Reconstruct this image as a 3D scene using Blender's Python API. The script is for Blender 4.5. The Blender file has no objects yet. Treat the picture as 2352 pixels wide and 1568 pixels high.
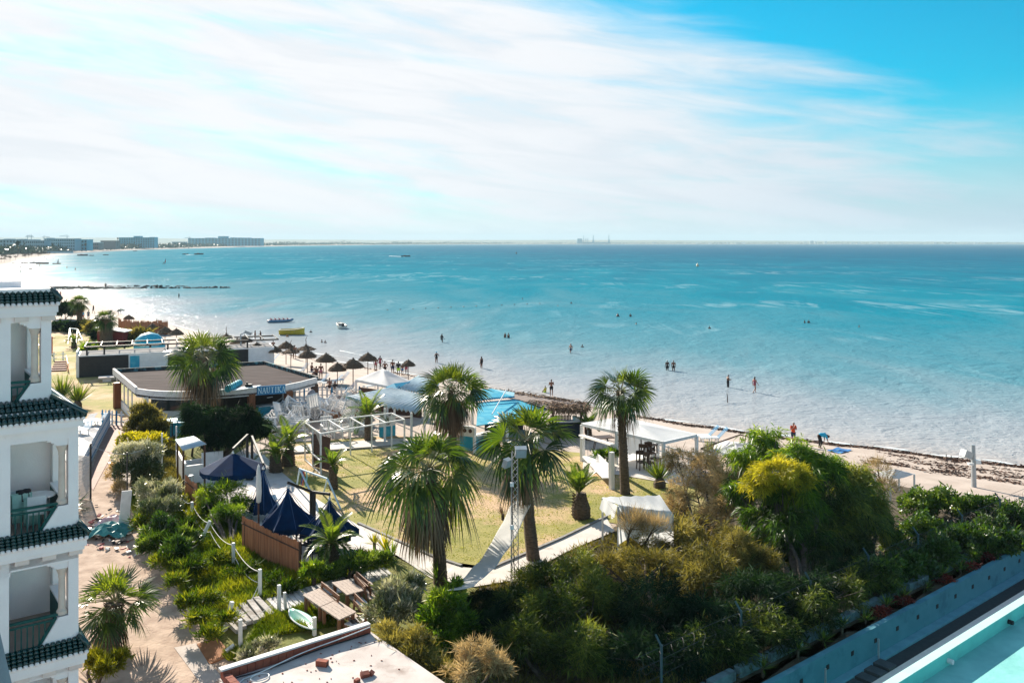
import bpy, bmesh, math, random
import numpy as np
from mathutils import Vector, Matrix
PI = math.pi
C = bpy.context.scene.collection
rng = random.Random(11)
nr = np.random.default_rng(5)
# ---------------------------------------------------------------- surveying helpers: a level camera 16 m above the sea
F, U0, V0, H = 2000.0, 1176.0, 557.0, 16.0
def at(u, v, y): return Vector(((u-U0)/F*y, y, H-(v-V0)/F*y))
def atz(u, v, z): return at(u, v, F*(H-z)/(v-V0))
SH = np.array([(150,-23.53),(80,32.94),(36.6,62.24),(29.9,66.82),(20.2,73.18),(12.6,79.65),(0.2,93.53),(-11.8,104.94),(-23.8,116.35),(-34,127.06),(-72.4,175.29),
  (-87.4,194.12),(-145.9,284.47),(-168,310.7),(-208,340),(-262,400),(-310,480),(-340,560),(-355,603.53),(-424,743.53),(-573,1067.06),(-689,1361.18),(-803,1777.65),(-897,2370.59),(-1064,4155.29),(-900,6235.29),(300,7647.06),(4000,8117.65),(9000,7882.35)], float)
def shore_d(x, y):
    """signed distance to the waterline, positive on land (numpy arrays)"""
    x = np.asarray(x, float); y = np.asarray(y, float)
    best = np.full(x.shape, 1e18); sg = np.ones(x.shape)
    for (ax, ay), (bx, by) in zip(SH[:-1], SH[1:]):
        dx, dy = bx-ax, by-ay; L2 = dx*dx+dy*dy
        t = np.clip(((x-ax)*dx+(y-ay)*dy)/L2, 0, 1)
        d = (x-ax-t*dx)**2+(y-ay-t*dy)**2
        c = dx*(y-ay)-dy*(x-ax)
        m = d < best-1e-9
        best = np.where(m, d, best); sg = np.where(m, np.where(c > 0, 1.0, -1.0), sg)
    return np.sqrt(best)*sg
BK = np.array([(-60,94.12),(-30,65.88),(-21.7,52.0),(-17.2,43.65),(-13.8,38.0),(-11.1,33.76),(-9.7,31.65),(-5,23.53),(2,5.88)], float)
def sstep(a, b, x):
    t = np.clip((x-a)/(b-a), 0, 1); return t*t*(3-2*t)
def G(x, y):
    x = np.asarray(x, float); y = np.asarray(y, float)
    d = shore_d(x, y)
    z = np.where(d < 0, np.maximum(d*0.06, -2.5), np.minimum(d*0.1, 1.5))
    best = np.full(x.shape, 1e18); sg = np.ones(x.shape)
    for (ax, ay), (bx, by) in zip(BK[:-1], BK[1:]):
        dx, dy = bx-ax, by-ay; t = np.clip(((x-ax)*dx+(y-ay)*dy)/(dx*dx+dy*dy), 0, 1)
        q = (x-ax-t*dx)**2+(y-ay-t*dy)**2; c = dx*(y-ay)-dy*(x-ax)
        m = q < best-1e-9; best = np.where(m, q, best); sg = np.where(m, np.where(c > 0, -1.0, 1.0), sg)
    sd = -np.sqrt(best)*sg          # positive on the path side
    z = z-0.9*sstep(-1.3, 1.3, -sd)*(1-sstep(36, 59, y))*(x < 8)
    # service road lower on the camera side of the retaining wall
    q = ((x-11.3)*(-10.28)+(y-30.66)*12.77)/16.4
    return np.where((q < 0.35) & (x > 3), np.minimum(z, 0.5), z)
def g(x, y): return float(G(np.array([x]), np.array([y]))[0])
def gp(u, v, lift=0.0):
    y = F*(H-1.2)/(v-V0)
    for _ in range(12):
        x = (u-U0)/F*y; z = g(x, y)+lift; y = 0.5*y+0.5*F*(H-z)/(v-V0)
    return Vector(((u-U0)/F*y, y, g((u-U0)/F*y, y)+lift))
E1 = Vector((0.795, 0.606, 0)); E2 = Vector((-0.606, 0.795, 0)); ZZ = Vector((0, 0, 1))
ORG = {}
# ---------------------------------------------------------------- mesh collector
class MB:
    def __init__(s): s.v = []; s.f = []; s.m = []; s.t = []
    def add(s, vs, fs, mi=0):
        b = len(s.v); s.v += [tuple(p) for p in vs]; s.f += [tuple(b+i for i in f) for f in fs]; s.m += [mi]*len(fs); return s
    def box(s, c, sz, rz=0.0, M=None, mi=0):
        c = Vector(c); M = M or Matrix.Rotation(rz, 3, 'Z'); h = Vector(sz)*0.5
        vs = [c+M@Vector((x*h.x, y*h.y, z*h.z)) for x in (-1, 1) for y in (-1, 1) for z in (-1, 1)]
        return s.add(vs, [(0,1,3,2),(4,6,7,5),(0,4,5,1),(2,3,7,6),(0,2,6,4),(1,5,7,3)], mi)
    def beam(s, p, q, w, h=None, mi=0, up=None):
        p = Vector(p); q = Vector(q); h = h or w; d = (q-p)
        if d.length < 1e-6: return s
        d.normalize(); up = Vector(up) if up else ZZ
        if abs(d.dot(up)) > 0.97: up = Vector((0.84, 0.54, 0))
        a = d.cross(up).normalized(); b = a.cross(d).normalized()
        vs = [e+a*(sx*w/2)+b*(sy*h/2) for e in (p, q) for sx, sy in ((-1,-1),(1,-1),(1,1),(-1,1))]
        return s.add(vs, [(3,2,1,0),(4,5,6,7),(0,1,5,4),(1,2,6,5),(2,3,7,6),(3,0,4,7)], mi)
    def tube(s, pts, r, n=8, mi=0, cap=True):
        pts = [Vector(p) for p in pts]; rs = r if isinstance(r, (list, tuple)) else [r]*len(pts)
        vs = []; fs = []; ref = None
        for i, p in enumerate(pts):
            d = (pts[min(i+1, len(pts)-1)]-pts[max(i-1, 0)]).normalized()
            if ref is None: ref = Vector((1, 0, 0)) if abs(d.x) < 0.8 else Vector((0, 1, 0))
            a = (ref-d*ref.dot(d)).normalized(); b = d.cross(a); ref = a
            vs += [p+(a*math.cos(k*2*PI/n)+b*math.sin(k*2*PI/n))*rs[i] for k in range(n)]
        for i in range(len(pts)-1):
            fs += [(i*n+k, i*n+(k+1) % n, (i+1)*n+(k+1) % n, (i+1)*n+k) for k in range(n)]
        if cap: fs += [tuple(range(n-1, -1, -1)), tuple((len(pts)-1)*n+k for k in range(n))]
        return s.add(vs, fs, mi)
    def slab(s, top, th, mi=0):
        top = [Vector(p) for p in top]; n = len(top); bt = [p-ZZ*th for p in top]
        return s.add(top+bt, [tuple(range(n)), tuple(range(2*n-1, n-1, -1))]+[(i, n+i, n+(i+1) % n, (i+1) % n) for i in range(n)], mi)
    def sheet(s, pts, mi=0): return s.add(pts, [tuple(range(len(pts)))], mi)
    def lathe(s, c, prof, n=12, mi=0, jit=0.0, rr=None):
        c = Vector(c); vs = []; fs = []; rr = rr or rng
        for r, z in prof:
            for k in range(n):
                j = 1+(rr.random()-0.5)*jit; vs.append(c+Vector((math.cos(k*2*PI/n)*r*j, math.sin(k*2*PI/n)*r*j, z)))
        for i in range(len(prof)-1): fs += [(i*n+k, i*n+(k+1) % n, (i+1)*n+(k+1) % n, (i+1)*n+k) for k in range(n)]
        fs += [tuple(range(n-1, -1, -1)), tuple((len(prof)-1)*n+k for k in range(n))]
        return s.add(vs, fs, mi)
    def ell(s, c, r, nu=10, nv=7, jit=0.0, M=None, mi=0):
        c = Vector(c); r = Vector(r) if not isinstance(r, (int, float)) else Vector((r, r, r)); vs = []; fs = []
        for j in range(nv+1):
            th = PI*j/nv
            for i in range(nu):
                ph = 2*PI*i/nu; k = 1+(rng.random()-0.5)*jit
                p = Vector((math.sin(th)*math.cos(ph)*r.x, math.sin(th)*math.sin(ph)*r.y, math.cos(th)*r.z))*k
                vs.append(c+(M@p if M else p))
        for j in range(nv): fs += [(j*nu+i, (j+1)*nu+i, (j+1)*nu+(i+1) % nu, j*nu+(i+1) % nu) for i in range(nu)]
        return s.add(vs, fs, mi)
    def grid(s, P, mi=0):
        """P: rows of points"""
        n = len(P); m = len(P[0]); vs = [p for r in P for p in r]
        return s.add(vs, [(i*m+j, i*m+j+1, (i+1)*m+j+1, (i+1)*m+j) for i in range(n-1) for j in range(m-1)], mi)
    def build(s, name, mat, parent=None, smooth=False):
        o0 = ORG.get(parent.name, Vector((0, 0, 0))) if parent else Vector((0, 0, 0))
        me = bpy.data.meshes.new(name)
        me.from_pydata([(p[0]-o0.x, p[1]-o0.y, p[2]-o0.z) for p in s.v], [], s.f)
        for m in (mat if isinstance(mat, (list, tuple)) else [mat]): me.materials.append(m)
        if any(s.m): me.polygons.foreach_set('material_index', s.m)
        if smooth: me.polygons.foreach_set('use_smooth', [True]*len(me.polygons))
        me.validate(); me.update()
        bm = bmesh.new(); bm.from_mesh(me); bmesh.ops.remove_doubles(bm, verts=bm.verts, dist=1e-5) if smooth else None
        bmesh.ops.recalc_face_normals(bm, faces=bm.faces); bm.to_mesh(me); bm.free()
        return link(name, me, parent)
def link(name, me, parent=None):
    o = bpy.data.objects.new(name, me); C.objects.link(o)
    if parent: o.parent = parent; ORG[o.name] = ORG.get(parent.name, Vector((0, 0, 0)))
    else: ORG[o.name] = Vector((0, 0, 0))
    return o
def npmesh(name, V, Fq, mat, parent=None, attrs=None, smooth=False):
    V = np.asarray(V, np.float32); Fq = np.asarray(Fq, np.int32); k = Fq.shape[1]
    if parent and parent.name in ORG: V = V-np.array(ORG[parent.name], np.float32)
    me = bpy.data.meshes.new(name); me.vertices.add(len(V)); me.vertices.foreach_set('co', V.ravel())
    me.loops.add(Fq.size); me.loops.foreach_set('vertex_index', Fq.ravel())
    me.polygons.add(len(Fq)); me.polygons.foreach_set('loop_start', np.arange(0, Fq.size, k, dtype=np.int32))
    me.update(calc_edges=True)
    if smooth: me.polygons.foreach_set('use_smooth', np.ones(len(Fq), bool))
    for a, arr in (attrs or {}).items():
        me.attributes.new(a, 'FLOAT', 'POINT').data.foreach_set('value', np.asarray(arr, np.float32))
    for m in (mat if isinstance(mat, (list, tuple)) else [mat]): me.materials.append(m)
    return link(name, me, parent)
def tag(o, label, cat, group=None):
    o['label'] = label; o['category'] = cat
    if group: o['group'] = group
    return o
def thing(name, label, cat, loc=(0, 0, 0), rz=0.0, group=None):
    o = bpy.data.objects.new(name, None); C.objects.link(o); o.empty_display_size = 0.2
    o.location = loc; o.rotation_euler = (0, 0, rz); ORG[o.name] = Vector(loc) if rz == 0 else Vector((0, 0, 0))
    return tag(o, label, cat, group)
def struct(o, kind='structure'): o['kind'] = kind; return o
def dup(o, loc=None, rz=None, label=None, group=None, parent=None, scale=None, top=True):
    c = o.copy(); C.objects.link(c)
    if parent: c.parent = parent
    if loc is not None: c.location = loc
    if rz is not None: c.rotation_euler = (0, 0, rz) if isinstance(rz, (int, float)) else rz
    if scale: c.scale = (scale,)*3 if isinstance(scale, (int, float)) else scale
    if label: c['label'] = label
    if group: c['group'] = group
    for ch in [x for x in bpy.data.objects if x.parent == o] if top else o.children: dup(ch, parent=c, top=False)
    return c
class Tpl:
    """first placing moves the thing itself, later ones copy it with its parts"""
    def __init__(s, root): s.root = root; s.used = False; s.kids = None
    def put(s, loc, rz=0.0, label=None, group=None, scale=None):
        if s.kids is None:
            def rec(o): return [(c, rec(c)) for c in o.children]
            bpy.context.view_layer.update(); s.kids = rec(s.root)
        if not s.used:
            s.used = True; o = s.root
        else:
            def cp(o, kids, par):
                c = o.copy(); C.objects.link(c)
                if par: c.parent = par
                for k, kk in kids: cp(k, kk, c)
                return c
            o = cp(s.root, s.kids, None)
        o.location = loc; o.rotation_euler = (0, 0, rz) if isinstance(rz, (int, float)) else rz
        o.scale = (1, 1, 1) if scale is None else ((scale,)*3 if isinstance(scale, (int, float)) else scale)
        if label: o['label'] = label
        if group: o['group'] = group
        return o
def polysheet(name, uv, mat, off=0.03, step=0.5, flat=None, world=False, kind='structure', label=None, cat=None):
    """a ground sheet cut into cells and laid on the terrain"""
    P = [Vector(p) if world else (atz(p[0], p[1], flat) if flat is not None else gp(*p)) for p in uv]
    bm = bmesh.new(); f = bm.faces.new([bm.verts.new((p.x, p.y, 0)) for p in P])
    bmesh.ops.triangulate(bm, faces=[f])
    for ax in (0, 1):
        lo = min(p[ax] for p in P); hi = max(p[ax] for p in P); k = math.floor(lo/step)*step+step
        while k < hi:
            n = (1, 0, 0) if ax == 0 else (0, 1, 0); co = (k, 0, 0) if ax == 0 else (0, k, 0)
            bmesh.ops.bisect_plane(bm, geom=bm.verts[:]+bm.edges[:]+bm.faces[:], plane_co=co, plane_no=n); k += step
    vs = list(bm.verts)
    if flat is None:
        zz = G(np.array([v.co.x for v in vs]), np.array([v.co.y for v in vs]))
        for v, z in zip(vs, zz): v.co.z = z+off
    else:
        for v in vs: v.co.z = flat+off
    bmesh.ops.recalc_face_normals(bm, faces=bm.faces)
    for fc in bm.faces:
        if fc.normal.z < 0: fc.normal_flip()
    me = bpy.data.meshes.new(name); bm.to_mesh(me); bm.free(); me.materials.append(mat)
    o = link(name, me)
    if label: tag(o, label, cat)
    else: struct(o, kind)
    return o
# ---------------------------------------------------------------- procedural materials
def _new(name):
    m = bpy.data.materials.new(name); m.use_nodes = True; nt = m.node_tree
    return m, nt, nt.nodes['Principled BSDF'], nt.nodes, nt.links
def rgba(c): return (c[0], c[1], c[2], 1)
def mat(name, c1, c2=None, sc=3.0, rough=0.75, bump=0.0, bsc=None, metal=0.0, spec=0.4, stretch=(1, 1, 1), dist=0.0, lo=0.35, hi=0.65, c3=None, sc3=0.4, t3=(0.5, 0.62), stripe=None, rot=0.0, trans=None):
    m, nt, p, N, L = _new(name)
    c2 = c2 or tuple(x*0.82 for x in c1)
    tc = N.new('ShaderNodeTexCoord'); mp = N.new('ShaderNodeMapping'); L.new(tc.outputs['Object'], mp.inputs['Vector'])
    mp.inputs['Scale'].default_value = stretch; mp.inputs['Rotation'].default_value = (0, 0, rot)
    nz = N.new('ShaderNodeTexNoise'); nz.inputs['Scale'].default_value = sc; nz.inputs['Detail'].default_value = 6; nz.inputs['Distortion'].default_value = dist
    L.new(mp.outputs[0], nz.inputs['Vector'])
    cr = N.new('ShaderNodeValToRGB'); e = cr.color_ramp.elements
    e[0].position = lo; e[0].color = rgba(c2); e[1].position = hi; e[1].color = rgba(c1)
    L.new(nz.outputs['Fac'], cr.inputs[0]); col = cr.outputs[0]
    if c3:
        n3 = N.new('ShaderNodeTexNoise'); n3.inputs['Scale'].default_value = sc3; n3.inputs['Detail'].default_value = 8; n3.inputs['Roughness'].default_value = 0.62
        L.new(mp.outputs[0], n3.inputs['Vector'])
        r3 = N.new('ShaderNodeMapRange'); r3.inputs[1].default_value = t3[0]; r3.inputs[2].default_value = t3[1]; L.new(n3.outputs['Fac'], r3.inputs[0])
        mx = N.new('ShaderNodeMix'); mx.data_type = 'RGBA'; L.new(r3.outputs[0], mx.inputs[0]); L.new(col, mx.inputs[6]); mx.inputs[7].default_value = rgba(c3); col = mx.outputs[2]
    if stripe:   # (scale, colour, width) boards or slats across the object's own axis
        wv = N.new('ShaderNodeTexWave'); wv.bands_direction = stripe[3] if len(stripe) > 3 else 'X'; wv.inputs['Scale'].default_value = stripe[0]; wv.inputs['Distortion'].default_value = 0.4
        L.new(mp.outputs[0], wv.inputs['Vector'])
        rs = N.new('ShaderNodeMapRange'); rs.inputs[1].default_value = stripe[2]; rs.inputs[2].default_value = stripe[2]*0.4; L.new(wv.outputs['Fac'], rs.inputs[0])
        mx = N.new('ShaderNodeMix'); mx.data_type = 'RGBA'; L.new(rs.outputs[0], mx.inputs[0]); L.new(col, mx.inputs[6]); mx.inputs[7].default_value = rgba(stripe[1]); col = mx.outputs[2]
    L.new(col, p.inputs['Base Color'])
    p.inputs['Roughness'].default_value = rough; p.inputs['Metallic'].default_value = metal; p.inputs['Specular IOR Level'].default_value = spec
    if bump:
        nb = N.new('ShaderNodeTexNoise'); nb.inputs['Scale'].default_value = bsc or sc*4; nb.inputs['Detail'].default_value = 5; L.new(mp.outputs[0], nb.inputs['Vector'])
        b = N.new('ShaderNodeBump'); b.inputs['Strength'].default_value = min(1, bump); b.inputs['Distance'].default_value = 0.05*bump; L.new(nb.outputs['Fac'], b.inputs['Height']); L.new(b.outputs[0], p.inputs['Normal'])
    if trans:
        tr = N.new('ShaderNodeBsdfTranslucent'); L.new(col, tr.inputs['Color']); ms = N.new('ShaderNodeMixShader'); ms.inputs[0].default_value = trans
        L.new(p.outputs[0], ms.inputs[1]); L.new(tr.outputs[0], ms.inputs[2]); L.new(ms.outputs[0], N['Material Output'].inputs[0])
    return m
def leafmat(name, dark, mid, light, trans=0.35, rough=0.45, tcol=None, spec=0.4):
    m, nt, p, N, L = _new(name)
    a = N.new('ShaderNodeAttribute'); a.attribute_name = 'tint'
    cr = N.new('ShaderNodeValToRGB'); e = cr.color_ramp.elements
    e[0].position = 0.1; e[0].color = rgba(dark); e[1].position = 0.9; e[1].color = rgba(light)
    k = e.new(0.5); k.color = rgba(mid)
    L.new(a.outputs['Fac'], cr.inputs[0]); L.new(cr.outputs[0], p.inputs['Base Color'])
    p.inputs['Roughness'].default_value = rough; p.inputs['Specular IOR Level'].default_value = spec
    tr = N.new('ShaderNodeBsdfTranslucent'); mx = N.new('ShaderNodeMix'); mx.data_type = 'RGBA'; mx.blend_type = 'MULTIPLY'; mx.inputs[0].default_value = 1
    L.new(cr.outputs[0], mx.inputs[6]); mx.inputs[7].default_value = rgba(tcol or (1.5, 1.35, 0.5)); L.new(mx.outputs[2], tr.inputs['Color'])
    ms = N.new('ShaderNodeMixShader'); ms.inputs[0].default_value = trans
    L.new(p.outputs[0], ms.inputs[1]); L.new(tr.outputs[0], ms.inputs[2]); L.new(ms.outputs[0], N['Material Output'].inputs[0])
    return m
# ---------------------------------------------------------------- camera, sun, sky
SUN_AZ, SUN_EL = math.radians(-31), math.radians(26)
SUND = Vector((math.sin(SUN_AZ)*math.cos(SUN_EL), math.cos(SUN_AZ)*math.cos(SUN_EL), math.sin(SUN_EL)))
cam = bpy.data.cameras.new('camera'); co = bpy.data.objects.new('camera', cam); C.objects.link(co)
co.location = (0, 0, H); co.rotation_euler = (PI/2, 0, 0); cam.sensor_width = 36; cam.lens = F/2352*36; cam.shift_y = -227/2352
cam.clip_start = 0.1; cam.clip_end = 60000
sc_ = bpy.context.scene; sc_.camera = co
sc_.view_settings.view_transform = 'Standard'; sc_.view_settings.look = 'None'; sc_.view_settings.gamma = 1; sc_.view_settings.exposure = 1.3
sl = bpy.data.lights.new('sun', 'SUN'); so = bpy.data.objects.new('sun', sl); C.objects.link(so)
sl.energy = 4.8; sl.angle = math.radians(0.5); sl.color = (1.0, 0.9, 0.76); so.rotation_euler = (-SUND).to_track_quat('-Z', 'Y').to_euler()
sc_.cycles.max_bounces = 8; sc_.cycles.transparent_max_bounces = 8; sc_.cycles.volume_bounces = 0; sc_.cycles.caustics_reflective = False; sc_.cycles.caustics_refractive = False
w = bpy.data.worlds.new('World'); sc_.world = w; w.use_nodes = True; nt = w.node_tree; N = nt.nodes; L = nt.links
def M_(op, a, b=None, c=None):
    n = N.new('ShaderNodeMath'); n.operation = op
    for i, x in enumerate((a, b, c)):
        if x is None: continue
        if isinstance(x, (int, float)): n.inputs[i].default_value = x
        else: L.new(x, n.inputs[i])
    return n.outputs[0]
def SS(x, a, b):
    n = N.new('ShaderNodeMapRange'); n.interpolation_type = 'SMOOTHSTEP'; n.inputs[1].default_value = a; n.inputs[2].default_value = b; L.new(x, n.inputs[0]); return n.outputs[0]
def MIX(f, a, b):
    n = N.new('ShaderNodeMix'); n.data_type = 'RGBA'
    for i, x in ((0, f), (6, a), (7, b)):
        if isinstance(x, tuple): n.inputs[i].default_value = rgba(x)
        elif isinstance(x, (int, float)): n.inputs[i].default_value = x
        else: L.new(x, n.inputs[i])
    return n.outputs[2]
sky = N.new('ShaderNodeTexSky'); sky.sky_type = 'NISHITA'; sky.sun_disc = False; sky.sun_elevation = SUN_EL; sky.sun_rotation = SUN_AZ; sky.altitude = 0; sky.air_density = 1.0; sky.dust_density = 0.6; sky.ozone_density = 1.5
tint = N.new('ShaderNodeMix'); tint.data_type = 'RGBA'; tint.blend_type = 'MULTIPLY'; tint.inputs[0].default_value = 1; L.new(sky.outputs[0], tint.inputs[6]); tint.inputs[7].default_value = (0.015, 0.47, 0.56, 1)
tc = N.new('ShaderNodeTexCoord'); sp = N.new('ShaderNodeSeparateXYZ'); L.new(tc.outputs['Generated'], sp.inputs[0])
az = M_('ARCTAN2', sp.outputs['X'], sp.outputs['Y']); el = sp.outputs['Z']
cb = N.new('ShaderNodeCombineXYZ'); L.new(M_('MULTIPLY', az, 1.6), cb.inputs[0]); L.new(M_('ADD', M_('MULTIPLY', el, 11.0), M_('MULTIPLY', az, 1.5)), cb.inputs[1])
n1 = N.new('ShaderNodeTexNoise'); n1.inputs['Scale'].default_value = 1.1; n1.inputs['Detail'].default_value = 9; n1.inputs['Roughness'].default_value = 0.55; n1.inputs['Distortion'].default_value = 0.5; L.new(cb.outputs[0], n1.inputs['Vector'])
n2 = N.new('ShaderNodeTexNoise'); n2.inputs['Scale'].default_value = 3.4; n2.inputs['Detail'].default_value = 8; n2.inputs['Roughness'].default_value = 0.6; n2.inputs['Distortion'].default_value = 0.6; L.new(cb.outputs[0], n2.inputs['Vector'])
nn = M_('ADD', M_('MULTIPLY', n1.outputs['Fac'], 0.72), M_('MULTIPLY', n2.outputs['Fac'], 0.28))
blue = SS(M_('ADD', M_('MULTIPLY', az, 1.0), M_('SUBTRACT', M_('MULTIPLY', el, 2.7), 0.36)), 0.16, 0.78)
back = M_('MAXIMUM', SS(sp.outputs['Y'], 0.25, -0.25), SS(el, 0.5, 0.8))
blue = M_('MAXIMUM', blue, M_('MULTIPLY', back, 0.38))
alpha = M_('ADD', M_('SUBTRACT', 0.98, M_('MULTIPLY', blue, 1.22)), M_('MULTIPLY', M_('SUBTRACT', nn, 0.5), 2.9))
low = M_('MULTIPLY', SS(el, 0.17, 0.0), M_('SUBTRACT', 1.0, M_('MULTIPLY', back, 0.6)))     # veil towards the horizon
alpha = M_('MAXIMUM', SS(alpha, 0.0, 1.05), M_('MULTIPLY', low, 0.97))
dt = N.new('ShaderNodeVectorMath'); dt.operation = 'DOT_PRODUCT'; L.new(tc.outputs['Generated'], dt.inputs[0]); dt.inputs[1].default_value = SUND
sunny = SS(dt.outputs['Value'], 0.30, 0.93)
cloud = MIX(sunny, (2.05, 2.6, 3.12), (3.80, 3.86, 3.98))
cl2 = N.new('ShaderNodeMix'); cl2.data_type = 'RGBA'; cl2.blend_type = 'MULTIPLY'; cl2.inputs[0].default_value = 1; L.new(cloud, cl2.inputs[6]); L.new(MIX(SS(n2.outputs['Fac'], 0.35, 0.62), (0.93, 0.955, 0.975), (1.03, 1.03, 1.03)), cl2.inputs[7]); cloud = cl2.outputs[2]
nat = N.new('ShaderNodeMix'); nat.data_type = 'RGBA'; nat.blend_type = 'MULTIPLY'; nat.inputs[0].default_value = 1; L.new(sky.outputs[0], nat.inputs[6]); nat.inputs[7].default_value = (0.75, 0.78, 0.74, 1)
bluec = MIX(back, tint.outputs[2], nat.outputs[2])
skyc = MIX(alpha, bluec, cloud)
bg = N['Background']; L.new(skyc, bg.inputs['Color']); bg.inputs['Strength'].default_value = 0.1
# ---------------------------------------------------------------- ground materials
SAND = mat('sand', (0.47, 0.39, 0.335), (0.39, 0.315, 0.265), sc=0.7, rough=0.95, bump=0.6, bsc=9, c3=(0.40, 0.31, 0.25), sc3=2.2, t3=(0.62, 0.74))
LAWN = mat('lawn', (0.22, 0.215, 0.04), (0.34, 0.29, 0.085), sc=0.9, rough=0.95, bump=1.0, bsc=14, c3=(0.54, 0.36, 0.21), sc3=0.20, t3=(0.46, 0.58), lo=0.3, hi=0.7)
DIRT = mat('dirt', (0.50, 0.375, 0.29), (0.34, 0.24, 0.18), sc=1.4, rough=0.97, bump=0.8, bsc=7, c3=(0.36, 0.25, 0.19), sc3=0.9, t3=(0.60, 0.72))
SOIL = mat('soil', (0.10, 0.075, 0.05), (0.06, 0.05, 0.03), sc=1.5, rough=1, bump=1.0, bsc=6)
PAVE = mat('paving', (0.60, 0.55, 0.50), (0.50, 0.45, 0.41), sc=1.2, rough=0.85, bump=0.4, c3=(0.35, 0.28, 0.23), sc3=1.4, t3=(0.6, 0.75))
GBASE = mat('bank_soil', (0.12, 0.14, 0.025), (0.17, 0.16, 0.035), sc=1.5, rough=1, bump=1, bsc=8)
# ---------------------------------------------------------------- land
def axis(vals):
    out = []
    for a, b, st in vals: out += list(np.arange(a, b, st))
    return np.array(out)
xs = axis([(-200, -60, 4.0), (-60, -26, 1.0), (-26, 34, 0.5), (34, 80, 2.0)]); ys = axis([(-10, 12, 2.0), (12, 72, 0.5), (72, 120, 1.0), (120, 380, 5.0)])
gx, gy = np.meshgrid(xs, ys); gz = G(gx, gy)
V = np.stack([gx, gy, gz], -1).reshape(-1, 3); nx, ny = len(xs), len(ys)
ii = np.arange(nx*ny).reshape(ny, nx); Q = np.stack([ii[:-1, :-1], ii[:-1, 1:], ii[1:, 1:], ii[1:, :-1]], -1).reshape(-1, 4)
struct(npmesh('ground', V, Q, SAND, smooth=True))
# far shore of the bay: beach and land strips following the waterline
far = SH[16:]; inn = []
for i in range(len(far)):
    a = far[max(0, i-1)]; b = far[min(len(far)-1, i+1)]; d = (b-a)/np.linalg.norm(b-a); inn.append((-d[1], d[0]))
inn = np.array(inn)
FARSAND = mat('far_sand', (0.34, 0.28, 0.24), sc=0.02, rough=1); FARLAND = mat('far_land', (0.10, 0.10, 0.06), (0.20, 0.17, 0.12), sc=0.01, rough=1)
mb = MB(); offs = (-30, 0, 12, 36)
mb.grid([[(p[0]+n[0]*o, p[1]+n[1]*o, max(-1.5, o*0.06)) for o in offs] for p, n in zip(far, inn)]); struct(mb.build('beach', FARSAND))
mb = MB(); offs = (35, 120, 700, 2600)
mb.grid([[(p[0]+n[0]*o, p[1]+n[1]*o, zz) for o, zz in zip(offs, (2.0, 3.0, 5.0, 9.0))] for p, n in zip(far, inn)]); struct(mb.build('far_land', FARLAND))
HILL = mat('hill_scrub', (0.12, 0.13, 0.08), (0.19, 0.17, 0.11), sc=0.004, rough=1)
def ridge(y0, u0, u1, tops, thick, name, seed):
    mb = MB(); r = random.Random(seed); rows = []; n = 160
    for i in range(n+1):
        u = u0+(u1-u0)*i/n; x = (u-U0)/F*y0
        vt = np.interp(u, [a for a, b in tops], [b for a, b in tops])+r.uniform(-0.35, 0.35)
        z = H-(vt-V0)/F*y0
        rows.append([(x*0.93, y0*0.93, 2), (x*0.975, y0*0.975, z*0.72+2), (x, y0, z), (x*1.05, y0*1.05, z*0.8), (x*1.15, y0*1.15, 0)])
    mb.grid(rows); return struct(mb.build(name, HILL, smooth=True))
ridge(9600, -900, 3300, [(-900, 543), (0, 545), (150, 545.5), (330, 546), (420, 548), (600, 549.5), (900, 551.5), (1300, 551), (1700, 552.5), (2000, 554), (2352, 556.2), (3300, 556)], 0, 'hills', 3)
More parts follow.
